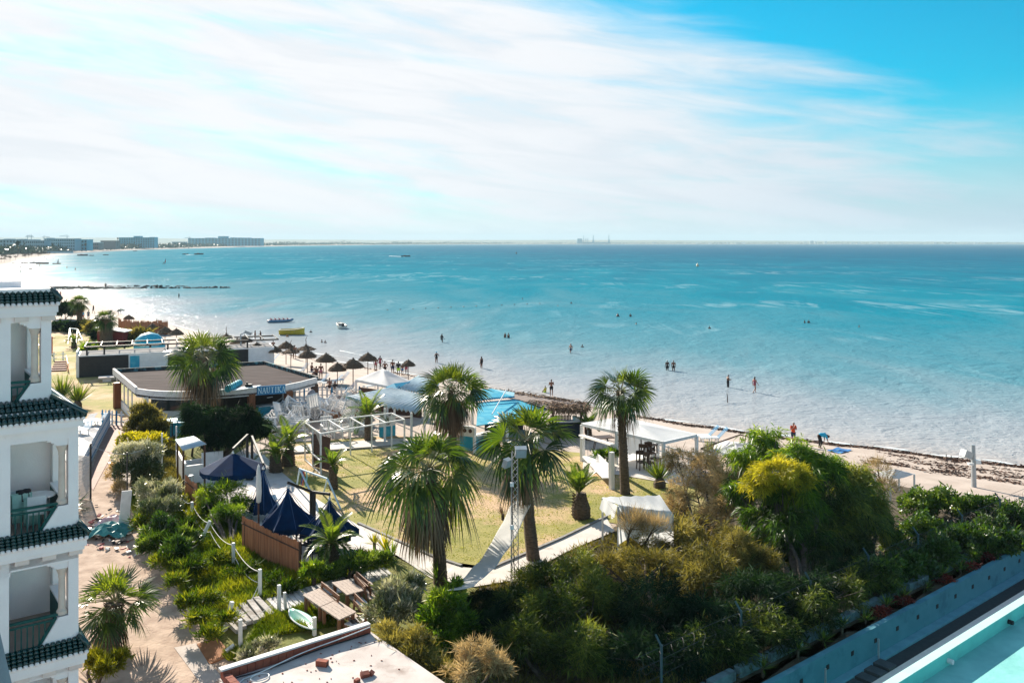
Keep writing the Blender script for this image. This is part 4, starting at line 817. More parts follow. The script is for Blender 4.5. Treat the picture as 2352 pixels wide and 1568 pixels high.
# ---------------------------------------------------------------- frames and playground
pf = thing('pergola', 'open white frame of poles and rails standing on the lawn', 'frame', gp(740, 1060)); zp = 4.06
BLt, BRt, FLt, FRt = W(700.6, 970.5, zp), W(899.6, 948.7, zp), W(736.7, 995.7, zp), W(929, 963, zp)
for k in (0, .26, .51, .76, 1): post('post', pf, lerp(BLt, BRt, k), zp, .08, WHITE)
for k in (0, 1): post('post', pf, lerp(FLt, FRt, k), zp, .09, WHITE)
post('post', pf, lerp(BLt, FLt, .5), zp, .07, WHITE)
def rail(a, b, w_=.08): m = MB(); m.beam(a, b, w_); m.build('rail', WHITE, pf)
rail(BLt, BRt); rail(FLt, FRt)
for k in (0, .26, .51, .76, 1): rail(lerp(BLt, BRt, k), lerp(FLt, FRt, k), .07)
for z in (2.45, 1.62): rail(Vector((BLt.x, BLt.y, z)), Vector((FLt.x, FLt.y, z-.1)), .09)
m = MB(); ma, mb_ = lerp(BLt, FLt, .45), lerp(FLt, BLt, .0)+Vector((.5, .5, 0)); m.grid([[Vector((lerp(ma, mb_, k/5).x+.05*math.sin(z_*3), lerp(ma, mb_, k/5).y, 1.6+z_)) for k in range(6)] for z_ in np.linspace(0, 2.1, 8)])
o = m.build('reed_mat', mat('brown_mat', (0.15, 0.085, 0.06), (0.09, 0.05, 0.04), sc=3, rough=1, stretch=(1, 1, 8)), pf); o.modifiers.new('th', 'SOLIDIFY').thickness = .03
m = MB(); m.grid([[lerp(BLt, FLt, k/8)+Vector((.06*math.sin(k*2), 0, .05-.28*s-(.5*s*s*(k > 6))-.08*math.sin(k)*s)) for k in range(9)] for s in np.linspace(0, 1, 5)]); m.build('cloth', mat('dirty_cloth', (0.55, 0.48, 0.40), (0.40, 0.33, 0.27), sc=4, rough=.95), pf)
sw = thing('playground_swing', 'pale blue metal swing frame with red ribbons on the lawn', 'swing', gp(720, 1120)); SWB = mat('pale_blue_metal', (0.45, 0.60, 0.68), (0.38, 0.52, 0.6), rough=.5)
s1, s2 = at(688, 1076, 49.5), at(752, 1099, 48.0)
m = MB(); m.tube([s1, s2], .055, 8); m.build('top_bar', SWB, sw)
for p, (u, v) in ((s1, (681, 1120)), (s1, (729, 1161)), (s2, (742, 1137)), (s2, (783, 1170))): m = MB(); m.tube([p, gp(u, v)], .05, 8); m.build('leg', SWB, sw)
for k, c in ((.12, (.42, .05, .06)), (.22, (.25, .55, .52)), (.06, (.06, .05, .25))):
    m = MB(); q = lerp(s1, s2, k); m.grid([[q+Vector((x*.07+.04*math.sin(z*5), .02*math.sin(z*4+x), -z)) for x in (0, 1)] for z in np.linspace(0, .9, 7)]); o = m.build('ribbon', mat('ribbon', c, rough=.9), sw); o.modifiers.new('th', 'SOLIDIFY').thickness = .012
# white swing bench
sb_ = thing('swing_bench', 'white framed hanging bench on the tiled patio edge', 'bench', gp(1370, 1110))
t1, t2 = at(1334, 999, 58.5), at(1407, 1021, 53.0); bp, fp = gp(1338, 1060), gp(1405, 1124)
m = MB(); m.beam(t1, t2, .3, .10); m.build('top_beam', WBOARD, sb_)
for a, b in ((t1, bp), (t2, fp)): m = MB(); m.beam((b.x, b.y, b.z), (b.x, b.y, a.z), .24, .24); m.build('post', WHITE, sb_)
q1, q2 = Vector((bp.x+.3, bp.y-.6, 2.0)), Vector((fp.x-.1, fp.y+.7, 2.0)); m = MB(); m.beam(q1, q2, .75, .07); m.build('seat', WBOARD, sb_); m = MB(); m.beam(q1+Vector((.3, .25, .3)), q2+Vector((.3, .25, .3)), .05, .4); m.build('backrest', WBOARD, sb_)
for q in (q1, q2):
    m = MB(); m.tube([q+Vector((0, 0, .05)), Vector((q.x, q.y, t2.z))], .015, 4); m.build('chain', STEEL, sb_)
# cloth covered frame
cf = thing('draped_shelter', 'white sheet draped over a low frame at the end of the paved path', 'frame', gp(1460, 1230)); yC = 41.0
r0, r1, r2, r3 = at(1384, 1141, yC+1), at(1515, 1137, yC+1.2), at(1545, 1178, yC-.6), at(1420, 1160, yC-1.2)
m = MB(); rows = []
for s in np.linspace(0, 1, 7): rows.append([lerp(lerp(r0, r1, k/14), lerp(r3, r2, k/14), s)-ZZ*(.12*math.sin(PI*k/14)*math.sin(PI*s)+.03*math.sin(k*2.1+s*5)) for k in range(15)])
for s in np.linspace(.12, 1, 8): rows.append([lerp(r3, r2, k/14)+Vector((.12*math.sin(k*1.1)*s, -.25*s+.08*math.sin(k*2.3), -s*(1.7-.4*math.sin(k*.5)))) for k in range(15)])
m.grid(rows); m.grid([[lerp(r0, r3, k/6)+Vector((-.15*s+.06*math.sin(k*2), 0, -s*(.55+.15*(k % 2)))) for k in range(7)] for s in np.linspace(0, 1, 5)])
m.build('sheet', CANVAS, cf, smooth=True)
for p in (r0, r1, r2, r3): post('post', cf, p, p.z-.05, .07, WBOARD)
# long white awning strip
a, b = at(1200, 1150, 40.0), at(1058, 1352, 31.5); d = (b-a).normalized(); sd_ = (Vector((d.y, -d.x, 0)).normalized()+Vector((0, 0, -.28)))*.5
m = MB(); m.grid([[lerp(a, b, s)-ZZ*(.55*math.sin(PI*s))+sd_*x+ZZ*(.03*math.sin(s*18+x*2)+.02*x*math.sin(s*31)) for x in (-1.0, -.9, -.5, 0, .5, .9, 1.0)] for s in np.linspace(0, 1, 40)])
o = m.build('awning_strip', mat('thin_white_cloth', (.86, .86, .85), (.80, .80, .79), sc=2, rough=.9, trans=.62), None, smooth=True); o.modifiers.new('th', 'SOLIDIFY').thickness = .02; tag(o, 'long narrow white shade cloth slung between two palms', 'awning')
# floodlight mast
ms = thing('floodlight_mast', 'slim lattice mast with floodlights between the two tall palms', 'mast', gp(1180, 1352)); b0 = gp(1180, 1352); zt = 7.25
m = MB(); R3 = [Vector((math.cos(k)*.20, math.sin(k)*.20, 0)) for k in (PI/2+.4, PI/2+2*PI/3+.4, PI/2+4*PI/3+.4)]
for r in R3: m.tube([b0+r, Vector((b0.x+r.x*.8, b0.y+r.y*.8, zt))], .018, 5)
n_ = 20
for i in range(n_):
    z0, z1 = b0.z+(zt-b0.z)*i/n_, b0.z+(zt-b0.z)*(i+1)/n_
    for j in range(3): a, b = R3[j]*.9, R3[(j+1) % 3]*.9; m.tube([Vector((b0.x+a.x, b0.y+a.y, z0)), Vector((b0.x+b.x, b0.y+b.y, z1))], .011, 4)
m.build('lattice', mat('mast_grey', (0.48, 0.44, 0.42), (0.38, 0.35, 0.34), rough=.6), ms)
def flood(nm, c, az, s, lit):
    m = MB(); M = Matrix.Rotation(az, 3, 'Z')@Matrix.Rotation(.35, 3, 'X'); m.box(c, (s, s*.55, s*.8), M=M); m.box(Vector(c)+M@Vector((0, .02*s, .44*s)), (s*1.06, s*.6, .06), M=M); o = m.build(nm, STEEL, ms)
    m = MB(); m.box(Vector(c)+M@Vector((0, -s*.29, 0)), (s*.86, .03, s*.66), M=M); m.build('lens', lit, o)
LENS = mat('lamp_glass', (.35, .42, .46), rough=.1, spec=.8)
flood('floodlight', at(1196, 1039, b0.y), .1, .46, LENS); flood('floodlight', at(1164, 1064, b0.y-.1), 1.0, .38, LENS)
for v, s in ((1112, .12), (1210, .12)): m = MB(); m.box(at(1176, v, b0.y-.25), (s*1.3, s, s*1.4)); m.build('junction_box', WHITE, ms)
m = MB(); m.tube([at(1164, 1068, b0.y-.1), at(1172, 1080, b0.y-.1), at(1175, 1112, b0.y-.2)], .012, 4); m.tube([at(1176, 1118, b0.y-.25), at(1178, 1210, b0.y-.25), at(1182, 1330, b0.y-.2)], .014, 4); m.build('cable', BLACK, ms)
# ---------------------------------------------------------------- reed screen, parasols, terrace furniture
def reedfence(label, A, B, za, zb, n):
    t = thing('reed_screen', label, 'fence', A); m = MB(); rows_t = []; rows_b = []; d = (Vector(B)-Vector(A)); nn = Vector((d.y, -d.x, 0)).normalized()
    for i in range(n):
        k = i/(n-1); p = lerp(A, B, k); z1 = p.z+za+(zb-za)*k+rng.uniform(-.07, .05)+.05*math.sin(k*9); j = nn*rng.uniform(-.025, .025)
        rows_b.append(p+j-ZZ*.5); rows_t.append(Vector((p.x, p.y, z1))+j)
    m.grid([rows_b, rows_t]); o = m.build('reeds', REED, t); o.modifiers.new('th', 'SOLIDIFY').thickness = .03
    m = MB(); m.beam(lerp(A, B, 0)+ZZ*(za-.28)+nn*.04, lerp(A, B, 1)+ZZ*(zb-.28)+nn*.04, .035, .045); m.build('batten', RUST, t)
    return t
FA, FB = gp(556, 1262), gp(689, 1328)
rf = reedfence('long brown reed screen along the near edge of the parasol terrace', FA, FB, 1.55, 1.5, 120)
post('post', rf, FB, 3.1, .09, RUST, 1.2); post('post', rf, lerp(FA, FB, .05), 2.9, .06, RUST, 1.2)
reedfence('short brown reed screen beside the white wall behind the light green tree', gp(424, 1152), gp(452, 1178), 1.5, 1.5, 30)
t = thing('garden_post', 'rusty pole carrying a furled white parasol by the reed screen', 'pole', gp(594, 1260)); p = gp(594, 1262); m = MB(); m.tube([p, p+ZZ*3.9], .045, 8); m.build('pole', RUST, t)
m = MB(); pr = []; m.lathe(p+ZZ*2.2, [(.03, 0), (.10, .05), (.13, .5), (.14, 1.0), (.09, 1.5), (.05, 1.75), (.01, 1.85)], 10, jit=.35); tag(m.build('furled_parasol', CANVAS, None, smooth=True), 'furled white parasol tied on the rusty pole', 'parasol')
def canopy(t, c, R, z0, z1, n, sag, fold, ang0=0, vlen=.25):
    """parasol cloth: apex at z1, rim at z0; fold pulls the cloth in between the ribs"""
    m = MB(); rows = []
    for s in np.linspace(0.02, 1, 9):
        row = []
        for k in range(n*6+1):
            a = ang0+2*PI*k/(n*6); f = abs(math.sin(PI*(k % 6)/6)); r = R*s*(1-fold*f*s)*(1 if not sag else (.35+.65*s) if s > .1 else .35*s*10*.1)
            z = z1-(z1-z0)*(s**(1.0 if not sag else .92))-f*.10*s*R*.3
            row.append(Vector((c[0]+math.cos(a)*r, c[1]+math.sin(a)*r, z)))
        rows.append(row)
    last = rows[-1]; rows.append([p-ZZ*(vlen+.04*math.sin(i*1.9)) for i, p in enumerate(last)])
    m.grid(rows); o = m.build('canopy', NAVY, t, smooth=False)
    m = MB()
    for k in range(n):
        a = ang0+2*PI*k/n; m.tube([Vector((c[0], c[1], z1-.05)), Vector((c[0]+math.cos(a)*R*.98, c[1]+math.sin(a)*R*.98, z0-.02))], .014, 4)
    m.build('ribs', mat('rib_blue', (.02, .08, .22), rough=.5), t)
    m = MB(); m.lathe((c[0], c[1], z1-.05), [(.07, 0), (.07, .08), (.03, .12), (.03, .2)], 8); m.build('finial', WHITE, t)
# open cantilever parasol far left of the row
def cant(label, u, v, R, z0, z1, n, sag, fold, base, zpole, ang0=.3):
    c = atz(u, v, z1); t = thing('cantilever_parasol', label, 'parasol', (base.x, base.y, GZ))
    canopy(t, (c.x, c.y), R, z0, z1, n, sag, fold, ang0)
    m = MB(); m.beam((base.x, base.y, GZ-.05), (base.x, base.y, zpole), .13, .13); m.build('post', BLACK, t)
    m = MB(); m.beam((base.x, base.y, zpole-.06), (c.x, c.y, z1+.22), .10, .12); m.build('arm', BLACK, t)
    m = MB(); m.tube([(c.x, c.y, z1-.9), (c.x, c.y, z1+.22)], .03, 6); m.build('mast_head', BLACK, t)
    m = MB(); m.box((base.x, base.y, GZ+.05), (.8, .8, .08)); m.build('base_plate', STEEL, t)
    return t
pz1 = gp(568, 1102); cant('wide open navy parasol beside the white terrace wall', 535, 1040, 1.75, 3.55, 4.35, 8, False, .03, pz1, 4.3)
pz2 = gp(600, 1140); cant('folded navy parasol hanging limp behind the furled white one', 605, 1075, .72, 2.2, 4.2, 8, True, .35, Vector((pz1.x+.35, pz1.y-.2, GZ)), 4.25)
pz3 = gp(715, 1228); cant('half closed navy parasol over the black bar stools', 661, 1118, 1.35, 2.55, 4.25, 8, True, .28, pz3, 3.7, .55)
cant('half closed navy parasol nearest the feather palm', 757, 1145, 1.38, 2.45, 3.95, 8, True, .26, Vector((pz3.x+.2, pz3.y-.25, GZ)), 3.75, .2)
# bar stools and chairs
st = thing('bar_stool', 'tall black square stool under the half closed navy parasol', 'stool', (0, 0, 0), group='black stools on the parasol terrace')
m = MB(); m.box((0, 0, .78), (.42, .42, .05)); m.build('seat', DKWOOD, st)
for x in (-.18, .18):
    for y in (-.18, .18): m = MB(); m.beam((x*1.1, y*1.1, 0), (x, y, .76), .035); m.build('leg', BLACK, st)
m = MB()
for a, b in (((-.19, -.19), (.19, -.19)), ((.19, -.19), (.19, .19)), ((.19, .19), (-.19, .19)), ((-.19, .19), (-.19, -.19))): m.beam((*a, .3), (*b, .3), .025)
m.build('stretcher', BLACK, st); ST = Tpl(st)
for (u, v), rz, lb in (((652, 1240), .3, 'black stool nearest the long reed screen'), ((668, 1236), .5, 'black stool behind the one nearest the reed screen'), ((684, 1228), .9, 'black stool between the two half closed parasols'), ((690, 1246), .2, 'black stool at the end of the reed screen')):
    ST.put(gp(u, v, .05), rz, lb)
ch = thing('metal_chair', 'black', 'chair', (0, 0, 0), group='black metal chairs on the parasol terrace')
m = MB(); m.box((0, 0, .45), (.44, .42, .03)); m.build('seat', BLACK, ch); m = MB()
for x in (-.2, .2): m.beam((x, .2, .45), (x, .26, .95), .03)
for z in (.62, .78, .93): m.beam((-.2, .23, z), (.2, .23, z), .025)
m.build('backrest', BLACK, ch)
for x in (-.2, .2):
    for y in (-.19, .2): m = MB(); m.beam((x, y, 0), (x, y, .45), .03); m.build('leg', BLACK, ch)
CH = Tpl(ch)
for (u, v), rz, lb in (((725, 1290), .5, 'black metal chair left of the feather palm trunk'), ((707, 1272), 2.6, 'black metal chair tucked behind the reed screen end'), ((604, 1168), 1.0, 'black metal chair behind the light green tree')): CH.put(gp(u, v, .05), rz, lb)
t = thing('round_table', 'small pale round table behind the half closed navy parasol', 'table', gp(632, 1168)); p = gp(634, 1172)
m = MB(); m.lathe(p, [(.02, .72), (.5, .72), (.5, .75), (.02, .76)], 18); m.build('tabletop', WHITE, t); m = MB(); m.tube([p, p+ZZ*.72], .04, 8); m.build('leg', STEEL, t); m = MB(); m.lathe(p, [(.28, 0), (.28, .03), (.05, .05)], 14); m.build('base', STEEL, t)
# ---------------------------------------------------------------- white walled corner with small tin roof
t = thing('snack_counter', 'white walled counter corner under a small pale tin roof', 'counter', gp(440, 1090))
zc_ = 4.2; corr('tin_roof', t, W(419, 1034, zc_), W(474, 1019, zc_), W(445, 1001, zc_+.25), W(402, 1009, zc_+.25), 14, .03, CORRW)
for u, v in ((408, 1015), (421, 1032), (470, 1020)): p = W(u, v, zc_-.1); post('post', t, p, zc_, .09, RUST)
m = MB(); wallseg(m, gp(407, 1078), gp(425, 1112), 1.4, 2.75, .14); wallseg(m, gp(426, 1112), gp(470, 1106), 1.4, 2.6, .14); wallseg(m, gp(463, 1078), gp(512, 1072), 1.4, 2.55, .16); wallseg(m, gp(407, 1078), gp(463, 1070), 1.4, 2.0, .16); m.build('wall', WHITE, t)
t = thing('stool', 'thin metal stool before the white counter wall', 'stool', gp(439, 1118)); p = gp(437, 1120)
m = MB(); m.lathe(p, [(.02, .72), (.18, .72), (.18, .75), (.02, .76)], 12); m.build('seat', STEEL, t)
for k in range(4): a = k*PI/2+.4; m = MB(); m.tube([p+Vector((math.cos(a)*.22, math.sin(a)*.22, 0)), p+Vector((math.cos(a)*.15, math.sin(a)*.15, .72))], .014, 5); m.build('leg', STEEL, t)
t = thing('cafe_table', 'light blue tarp covered table between the shrubs before the bar', 'table', gp(388, 1010)); p = gp(386, 1005)
m = MB(); m.box(p+ZZ*1.3, (1.3, 1.2, .06), rz=.4); m.build('tabletop', SKYB, t)
for x, y in ((-.5, -.5), (.5, -.5), (-.5, .5), (.5, .5)): m = MB(); m.beam(p+Vector((x, y, 0)), p+Vector((x, y, 1.3)), .06); m.build('leg', BLACK, t)
m = MB(); m.box(gp(408, 1000)+ZZ*.5, (1.0, .9, 1.1), rz=.3); tag(m.build('cooler', SKYB), 'light blue cooler cabinet left of the dark round tree', 'cabinet')
# ---------------------------------------------------------------- heap of white slatted furniture
wc = thing('slatted_chair', 'white', 'chair', (0, 0, 0), group='white slatted chairs heaped before the beach bar')
m = MB(); [m.box((0, y, .42), (.56, .095, .03)) for y in np.linspace(-.25, .25, 5)]; m.build('seat', WBOARD, wc)
m = MB(); [m.beam((x, .27, .44), (x, .38, 1.0), .095, .03) for x in np.linspace(-.25, .25, 5)]; m.beam((-.3, .38, 1.0), (.3, .38, 1.0), .05, .07); m.build('backrest', WBOARD, wc)
for x in (-.3, .3):
    m = MB(); m.box((x, .02, .64), (.08, .6, .03)); m.build('armrest', WBOARD, wc)
    for y in (-.26, .27): m = MB(); m.beam((x, y, 0), (x, y, .63), .06); m.build('leg', WBOARD, wc)
WC = Tpl(wc); r = random.Random(3)
big = [((645, 945), 1.0, (0.9, .5, .8), 1.7, 'largest white slatted crate chair tipped up on top of the heap'), ((808, 968), 1.1, (.7, -.6, 2.1), 1.5, 'white slatted chair tipped over at the right end of the heap'), ((752, 1006), .1, (0, 0, .4), 1.4, 'white slatted chair standing behind the pole frame'), ((785, 1008), .1, (0, 0, 2.6), 1.3, 'white slatted chair facing away behind the pole frame')]
for (u, v), dz, ro, sc_k, lb in big: WC.put(gp(u, v)+ZZ*dz, ro, lb, scale=sc_k)
for i in range(34):
    u = r.uniform(625, 830); v = 985-(u-690)*.12+r.uniform(-22, 14); WC.put(gp(u, v)+ZZ*r.uniform(.05, 1.1), (r.uniform(-1.6, 1.6), r.uniform(-.9, .9), r.uniform(0, 6.3)), 'white slatted chair thrown on the heap before the beach bar', scale=r.uniform(1.25, 1.7))
sbn = thing('slatted_bench', 'white', 'bench', (0, 0, 0), group='white slatted benches stacked before the beach bar')
m = MB(); [m.box((0, y, .42), (2.0, .09, .035)) for y in np.linspace(-.25, .25, 5)]; m.build('seat', WBOARD, sbn); m = MB(); [m.box((0, .3+z*.1, .5+z), (2.0, .03, .09)) for z in (.06, .2, .34)]; m.build('backrest', WBOARD, sbn)
for x in (-.85, .85): m = MB(); m.beam((x, -.22, 0), (x, -.22, .42), .07); m.beam((x, .27, 0), (x, .34, .9), .07); m.build('leg', WBOARD, sbn)
SBN = Tpl(sbn)
for i, ((u, v), dz, ro, lb) in enumerate([((672, 972), .5, (0, .05, .3), 'white slatted bench on top of the bench stack'), ((672, 980), 0, (0, 0, .3), 'white slatted bench at the bottom of the bench stack'), ((680, 1000), .0, (0, 0, .28), 'white slatted bench left of the pole frame on the ground'), ((680, 1002), .55, (0, 0, .2), 'white slatted bench lying over another left of the pole frame'), ((812, 1000), .0, (0, 0, .4), 'white slatted bench inside the pole frame view'), ((690, 955), .7, (.3, .1, .5), 'white slatted bench leaning against the bar counter')]): SBN.put(gp(u, v)+ZZ*dz, ro, lb)
brt = thing('brown_chair', 'brown', 'chair', (0, 0, 0), group='brown wooden chairs heaped before the beach bar')
m = MB(); m.box((0, 0, .45), (.42, .42, .04)); m.build('seat', BROWNW, brt); m = MB(); m.beam((-.18, .2, .45), (-.18, .25, .95), .04); m.beam((.18, .2, .45), (.18, .25, .95), .04); [m.box((0, .23, z), (.4, .03, .07)) for z in (.65, .85)]; m.build('backrest', BROWNW, brt)
for x in (-.18, .18):
    for y in (-.18, .18): m = MB(); m.beam((x, y, 0), (x, y, .45), .045); m.build('leg', BROWNW, brt)
BRT = Tpl(brt)
for i in range(12): u = r.uniform(770, 862); BRT.put(gp(u, 975+r.uniform(-18, 12))+ZZ*r.uniform(.1, .9), (r.uniform(-1.5, 1.5), r.uniform(-.8, .8), r.uniform(0, 6)), 'brown wooden chair jumbled at the heap edge by the corrugated roof', scale=1.1)
t = thing('covered_furniture', 'grey cloth bundle standing on the white furniture heap', 'bundle', gp(708, 955)); m = MB(); m.ell(gp(716, 960)+ZZ*1.6, (.45, .4, .75), 10, 8, .2); m.build('cloth', mat('grey_cloth', (.28, .27, .29), (.2, .19, .21), sc=3, rough=.95), t, smooth=True); m = MB(); m.box(gp(716, 960)+ZZ*.5, (1.2, .7, 1.0), rz=.3); m.build('crate', DKWOOD, t)
for k in range(4):
    a = gp(770+k*16, 948)+ZZ*(.9+.25*k); m = MB(); m.box(a, (1.6, .9, .05), M=Matrix.Rotation(.4+k*.5, 3, 'Z')@Matrix.Rotation(.5, 3, 'X')); [m.box(a+Vector((0, 0, .05+.0*j)), (.12, .9, .1), M=Matrix.Rotation(.4+k*.5, 3, 'Z')@Matrix.Rotation(.5, 3, 'X')) for j in range(1)]
    tag(m.build('wooden_board', WOOD), ['pale board leaning on the heap beside the grey bundle', 'pale board second from the grey bundle', 'pale board in the middle of the brown chairs', 'pale board nearest the corrugated roof'][k], 'board')
# dark stacked chairs under the gazebo
sk = thing('stacking_chair', 'dark', 'chair', (0, 0, 0), group='dark wooden chairs stacked in the gazebo')
m = MB(); m.box((0, 0, .45), (.5, .48, .05)); m.build('seat', DKWOOD, sk); m = MB(); m.box((0, .24, .95), (.5, .04, .22)); m.beam((-.22, .23, .45), (-.22, .25, 1.05), .05); m.beam((.22, .23, .45), (.22, .25, 1.05), .05); m.build('backrest', DKWOOD, sk)
for x in (-.21, .21):
    for y in (-.2, .2): m = MB(); m.beam((x*1.1, y*1.1, 0), (x, y, .45), .05); m.build('leg', DKWOOD, sk)
SK = Tpl(sk)
for (u, v), dz, rz, lb in (((1474, 1078), 0, .3, 'dark chair on the floor at the left of the gazebo stack'), ((1492, 1080), 0, 2.0, 'dark chair on the floor in the middle of the gazebo stack'), ((1506, 1070), 0, .9, 'dark chair on the floor at the right of the gazebo stack'), ((1478, 1074), .42, 2.9, 'upside down looking dark chair second in the gazebo stack'), ((1494, 1074), .46, .4, 'dark chair in the middle row of the gazebo stack'), ((1484, 1070), .82, .2, 'dark chair high on the gazebo stack'), ((1498, 1070), .88, 3.3, 'topmost dark chair of the gazebo stack')):
    SK.put(gp(u, v, .06)+ZZ*dz, rz, lb, scale=1.1)
t = thing('dining_table', 'dark table with folding chairs left inside the gazebo shade', 'table', gp(1385, 1030)); p = gp(1382, 1035)
m = MB(); m.box(p+ZZ*.95, (1.6, .9, .06), rz=.3); m.build('tabletop', DKWOOD, t)
for x, y in ((-.6, -.3), (.6, -.3), (-.6, .3), (.6, .3)): m = MB(); m.beam(p+Vector((x, y, 0)), p+Vector((x*.6, y, .95)), .06); m.build('leg', BLACK, t)
# ---------------------------------------------------------------- picnic tables, steps, deck
DK = MB(); PL = [gp(612, 1378), gp(880, 1300), gp(905, 1322), gp(640, 1408)]; nb = 26
for i in range(nb):
    k0, k1 = i/nb, (i+.86)/nb; a0, a1 = lerp(PL[0], PL[1], k0), lerp(PL[0], PL[1], k1); b0_, b1_ = lerp(PL[3], PL[2], k0), lerp(PL[3], PL[2], k1)
    DK.slab([Vector((p.x, p.y, 1.56+rng.uniform(-.012, .012))) for p in (a0, b0_, b1_, a1)], .06)
tag(DK.build('boardwalk', mat('white_washed_boards', (0.56, 0.55, 0.54), (0.44, 0.43, 0.42), sc=3, rough=.85, c3=(0.30, 0.29, 0.28), sc3=2)), 'whitewashed plank boardwalk leading behind the picnic tables', 'boardwalk')
stp = thing('garden_steps', 'six rough whitewashed plank steps climbing the grassy bank', 'steps', gp(570, 1440))
SA, SB_, SC_, SD_ = W(588, 1378, 1.55), W(620, 1419, 1.55), W(546, 1484, .72), W(514, 1450, .72)
for i in range(6):
    k = i/5; a, b = lerp(SA, SD_, k), lerp(SB_, SC_, k); zs = max(g(a.x, a.y), g(b.x, b.y))+.13; a.z = b.z = zs; m = MB(); m.beam(a+Vector((rng.uniform(-.1, .1), rng.uniform(-.1, .1), 0)), b+Vector((rng.uniform(-.1, .15), rng.uniform(-.1, .1), 0)), .235, .14); m.build('tread', mat('rough_whitewash', (.52, .49, .46), (.34, .31, .28), sc=5, rough=.95, bump=.5, c3=(.25, .22, .19), sc3=2.5), stp)
m = MB(); m.beam(SD_-ZZ*.05, SC_-ZZ*.05, .08, .3); m.build('kerb_board', WBOARD, stp)
DT = (W(779, 1422, 2.25)-W(695, 1365, 2.25)); 
def ptable(label, c4, seam):
    t = thing('picnic_table', label, 'table', Vector((c4[0].x, c4[0].y, GZ))); n = 5
    for i in range(n):
        a0, a1 = lerp(c4[0], c4[1], (i+.02)/n), lerp(c4[0], c4[1], (i+.97)/n); b0_, b1_ = lerp(c4[3], c4[2], (i+.02)/n), lerp(c4[3], c4[2], (i+.97)/n); m = MB(); m.slab([a0, a1, b1_, b0_], .05); m.build('plank', WOOD, t)
    for i, j in ((.1, .1), (.9, .1), (.9, .9), (.1, .9)):
        p = lerp(lerp(c4[0], c4[1], i), lerp(c4[3], c4[2], i), j); m = MB(); m.beam((p.x, p.y, g(p.x, p.y)-.1), (p.x, p.y, p.z-.05), .11); m.build('leg', BROWNW, t)
    m = MB(); m.beam(lerp(c4[0], c4[1], .5)-ZZ*.12, lerp(c4[3], c4[2], .5)-ZZ*.12, .08, .1); m.build('crossbar', BROWNW, t)
Tq = [W(695, 1365, 2.25), W(733, 1349.7, 2.25), W(818.5, 1404, 2.25), W(779, 1422, 2.25)]
h0, h1 = lerp(Tq[0], Tq[3], .49), lerp(Tq[1], Tq[2], .49); h2, h3 = lerp(Tq[0], Tq[3], .505), lerp(Tq[1], Tq[2], .505)
ptable('weathered picnic table nearest the steps, left of a pair pushed together', [Tq[0], Tq[1], h1, h0], 0); ptable('weathered picnic table of the joined pair nearest the brick parapet', [h2, h3, Tq[2], Tq[3]], 0)
ptable('weathered picnic table standing apart beside the boardwalk', [W(761.6, 1336.5, 2.25), W(801, 1329, 2.25), W(838, 1354, 2.25), W(796.6, 1365, 2.25)], 0)
def gbench(label, A, B, side, back=True):
    d = (B-A).normalized(); n = Vector((d.y, -d.x, 0))*side; t = thing('garden_bench', label, 'bench', lerp(A, B, .5))
    for k in (.06, .94):
        q = lerp(A, B, k); m = MB(); m.beam(q+n*.05, q+n*.05+ZZ*.43, .08); m.beam(q+n*.4, q+n*.4+ZZ*.43, .08); 
        if back: m.beam(q-n*.02, q-n*.16+ZZ*.98, .07)
        m.build('leg', BROWNW, t)
    m = MB(); [m.beam(A+n*x+ZZ*.45, B+n*x+ZZ*.45, .13, .04) for x in (.08, .23, .38)]; m.build('seat', WBOARD if not back else WOOD, t)
    if back: m = MB(); m.beam(A-n*.10+ZZ*.70, B-n*.10+ZZ*.70, .04, .14); m.beam(A-n*.15+ZZ*.94, B-n*.15+ZZ*.94, .04, .14); m.build('backrest', BROWNW, t)
def GB(u, v, z=.0): p = atz(u, v, 1.5+z); return Vector((p.x, p.y, 1.5))
gbench('brown backed bench between the joined picnic tables and the boardwalk', GB(730, 1340, .95), GB(771, 1373, .95), 1)
gbench('brown backed bench between the two rows of picnic tables', GB(806, 1366, .95), GB(836, 1397, .95), 1)
gbench('brown backed bench at the far right beside the pale shrub', GB(826, 1312, .95), GB(858, 1340, .95), -1); gbench('brown backed bench just in front of the far right one', GB(822, 1328, .8), GB(848, 1356, .8), -1)
gbench('low white backless bench beside the joined picnic tables', GB(812, 1408, .45), GB(775, 1380, .45), -1, False); gbench('low white backless bench by the table standing apart', GB(850, 1388, .45), GB(820, 1360, .45), -1, False)
gbench('low white bench end showing above the brick parapet', GB(790, 1432, .45), GB(825, 1414, .45), 1, False)
# ---------------------------------------------------------------- rope fence
rp = [((441, 1196), 1.0, 0), ((456, 1245), 1.0, .5), ((536, 1297), 1.0, 0), ((597, 1371), 1.15, 0), ((641, 1404), 1.05, 0)]
RPOST = []
LBL = ['pale rope fence post half sunk in the sunny bank', 'white rope fence post leaning in the grass', 'white rope fence post below the light green tree', 'tall square white post where the ropes end at the steps', 'white post beside the boardwalk start', 'leaning white post at the foot of the plank steps', 'white post on the near side of the plank steps', 'short white post next to the boardwalk post', 'short white stub against the brick parapet']
def fpost(u, v, h, lean, lb, w_=.12):
    p = gp(u, v); m = MB(); q = p+Vector((lean*h, lean*.3*h, h)); m.beam(p-ZZ*.2, q, w_, w_, up=E1); tag(m.build('fence_post', WHITE), lb, 'post', 'white posts of the rope fence'); return q
for i, ((u, v), h, ln) in enumerate(rp): RPOST.append(fpost(u, v, h, ln, LBL[i]))
q5 = fpost(512, 1452, 1.15, .28, LBL[5], .14); q6 = fpost(552, 1487, 1.05, 0, LBL[6]); q7 = fpost(656, 1400, .7, -.05, LBL[7], .1); q8 = fpost(722, 1460, .7, 0, LBL[8])
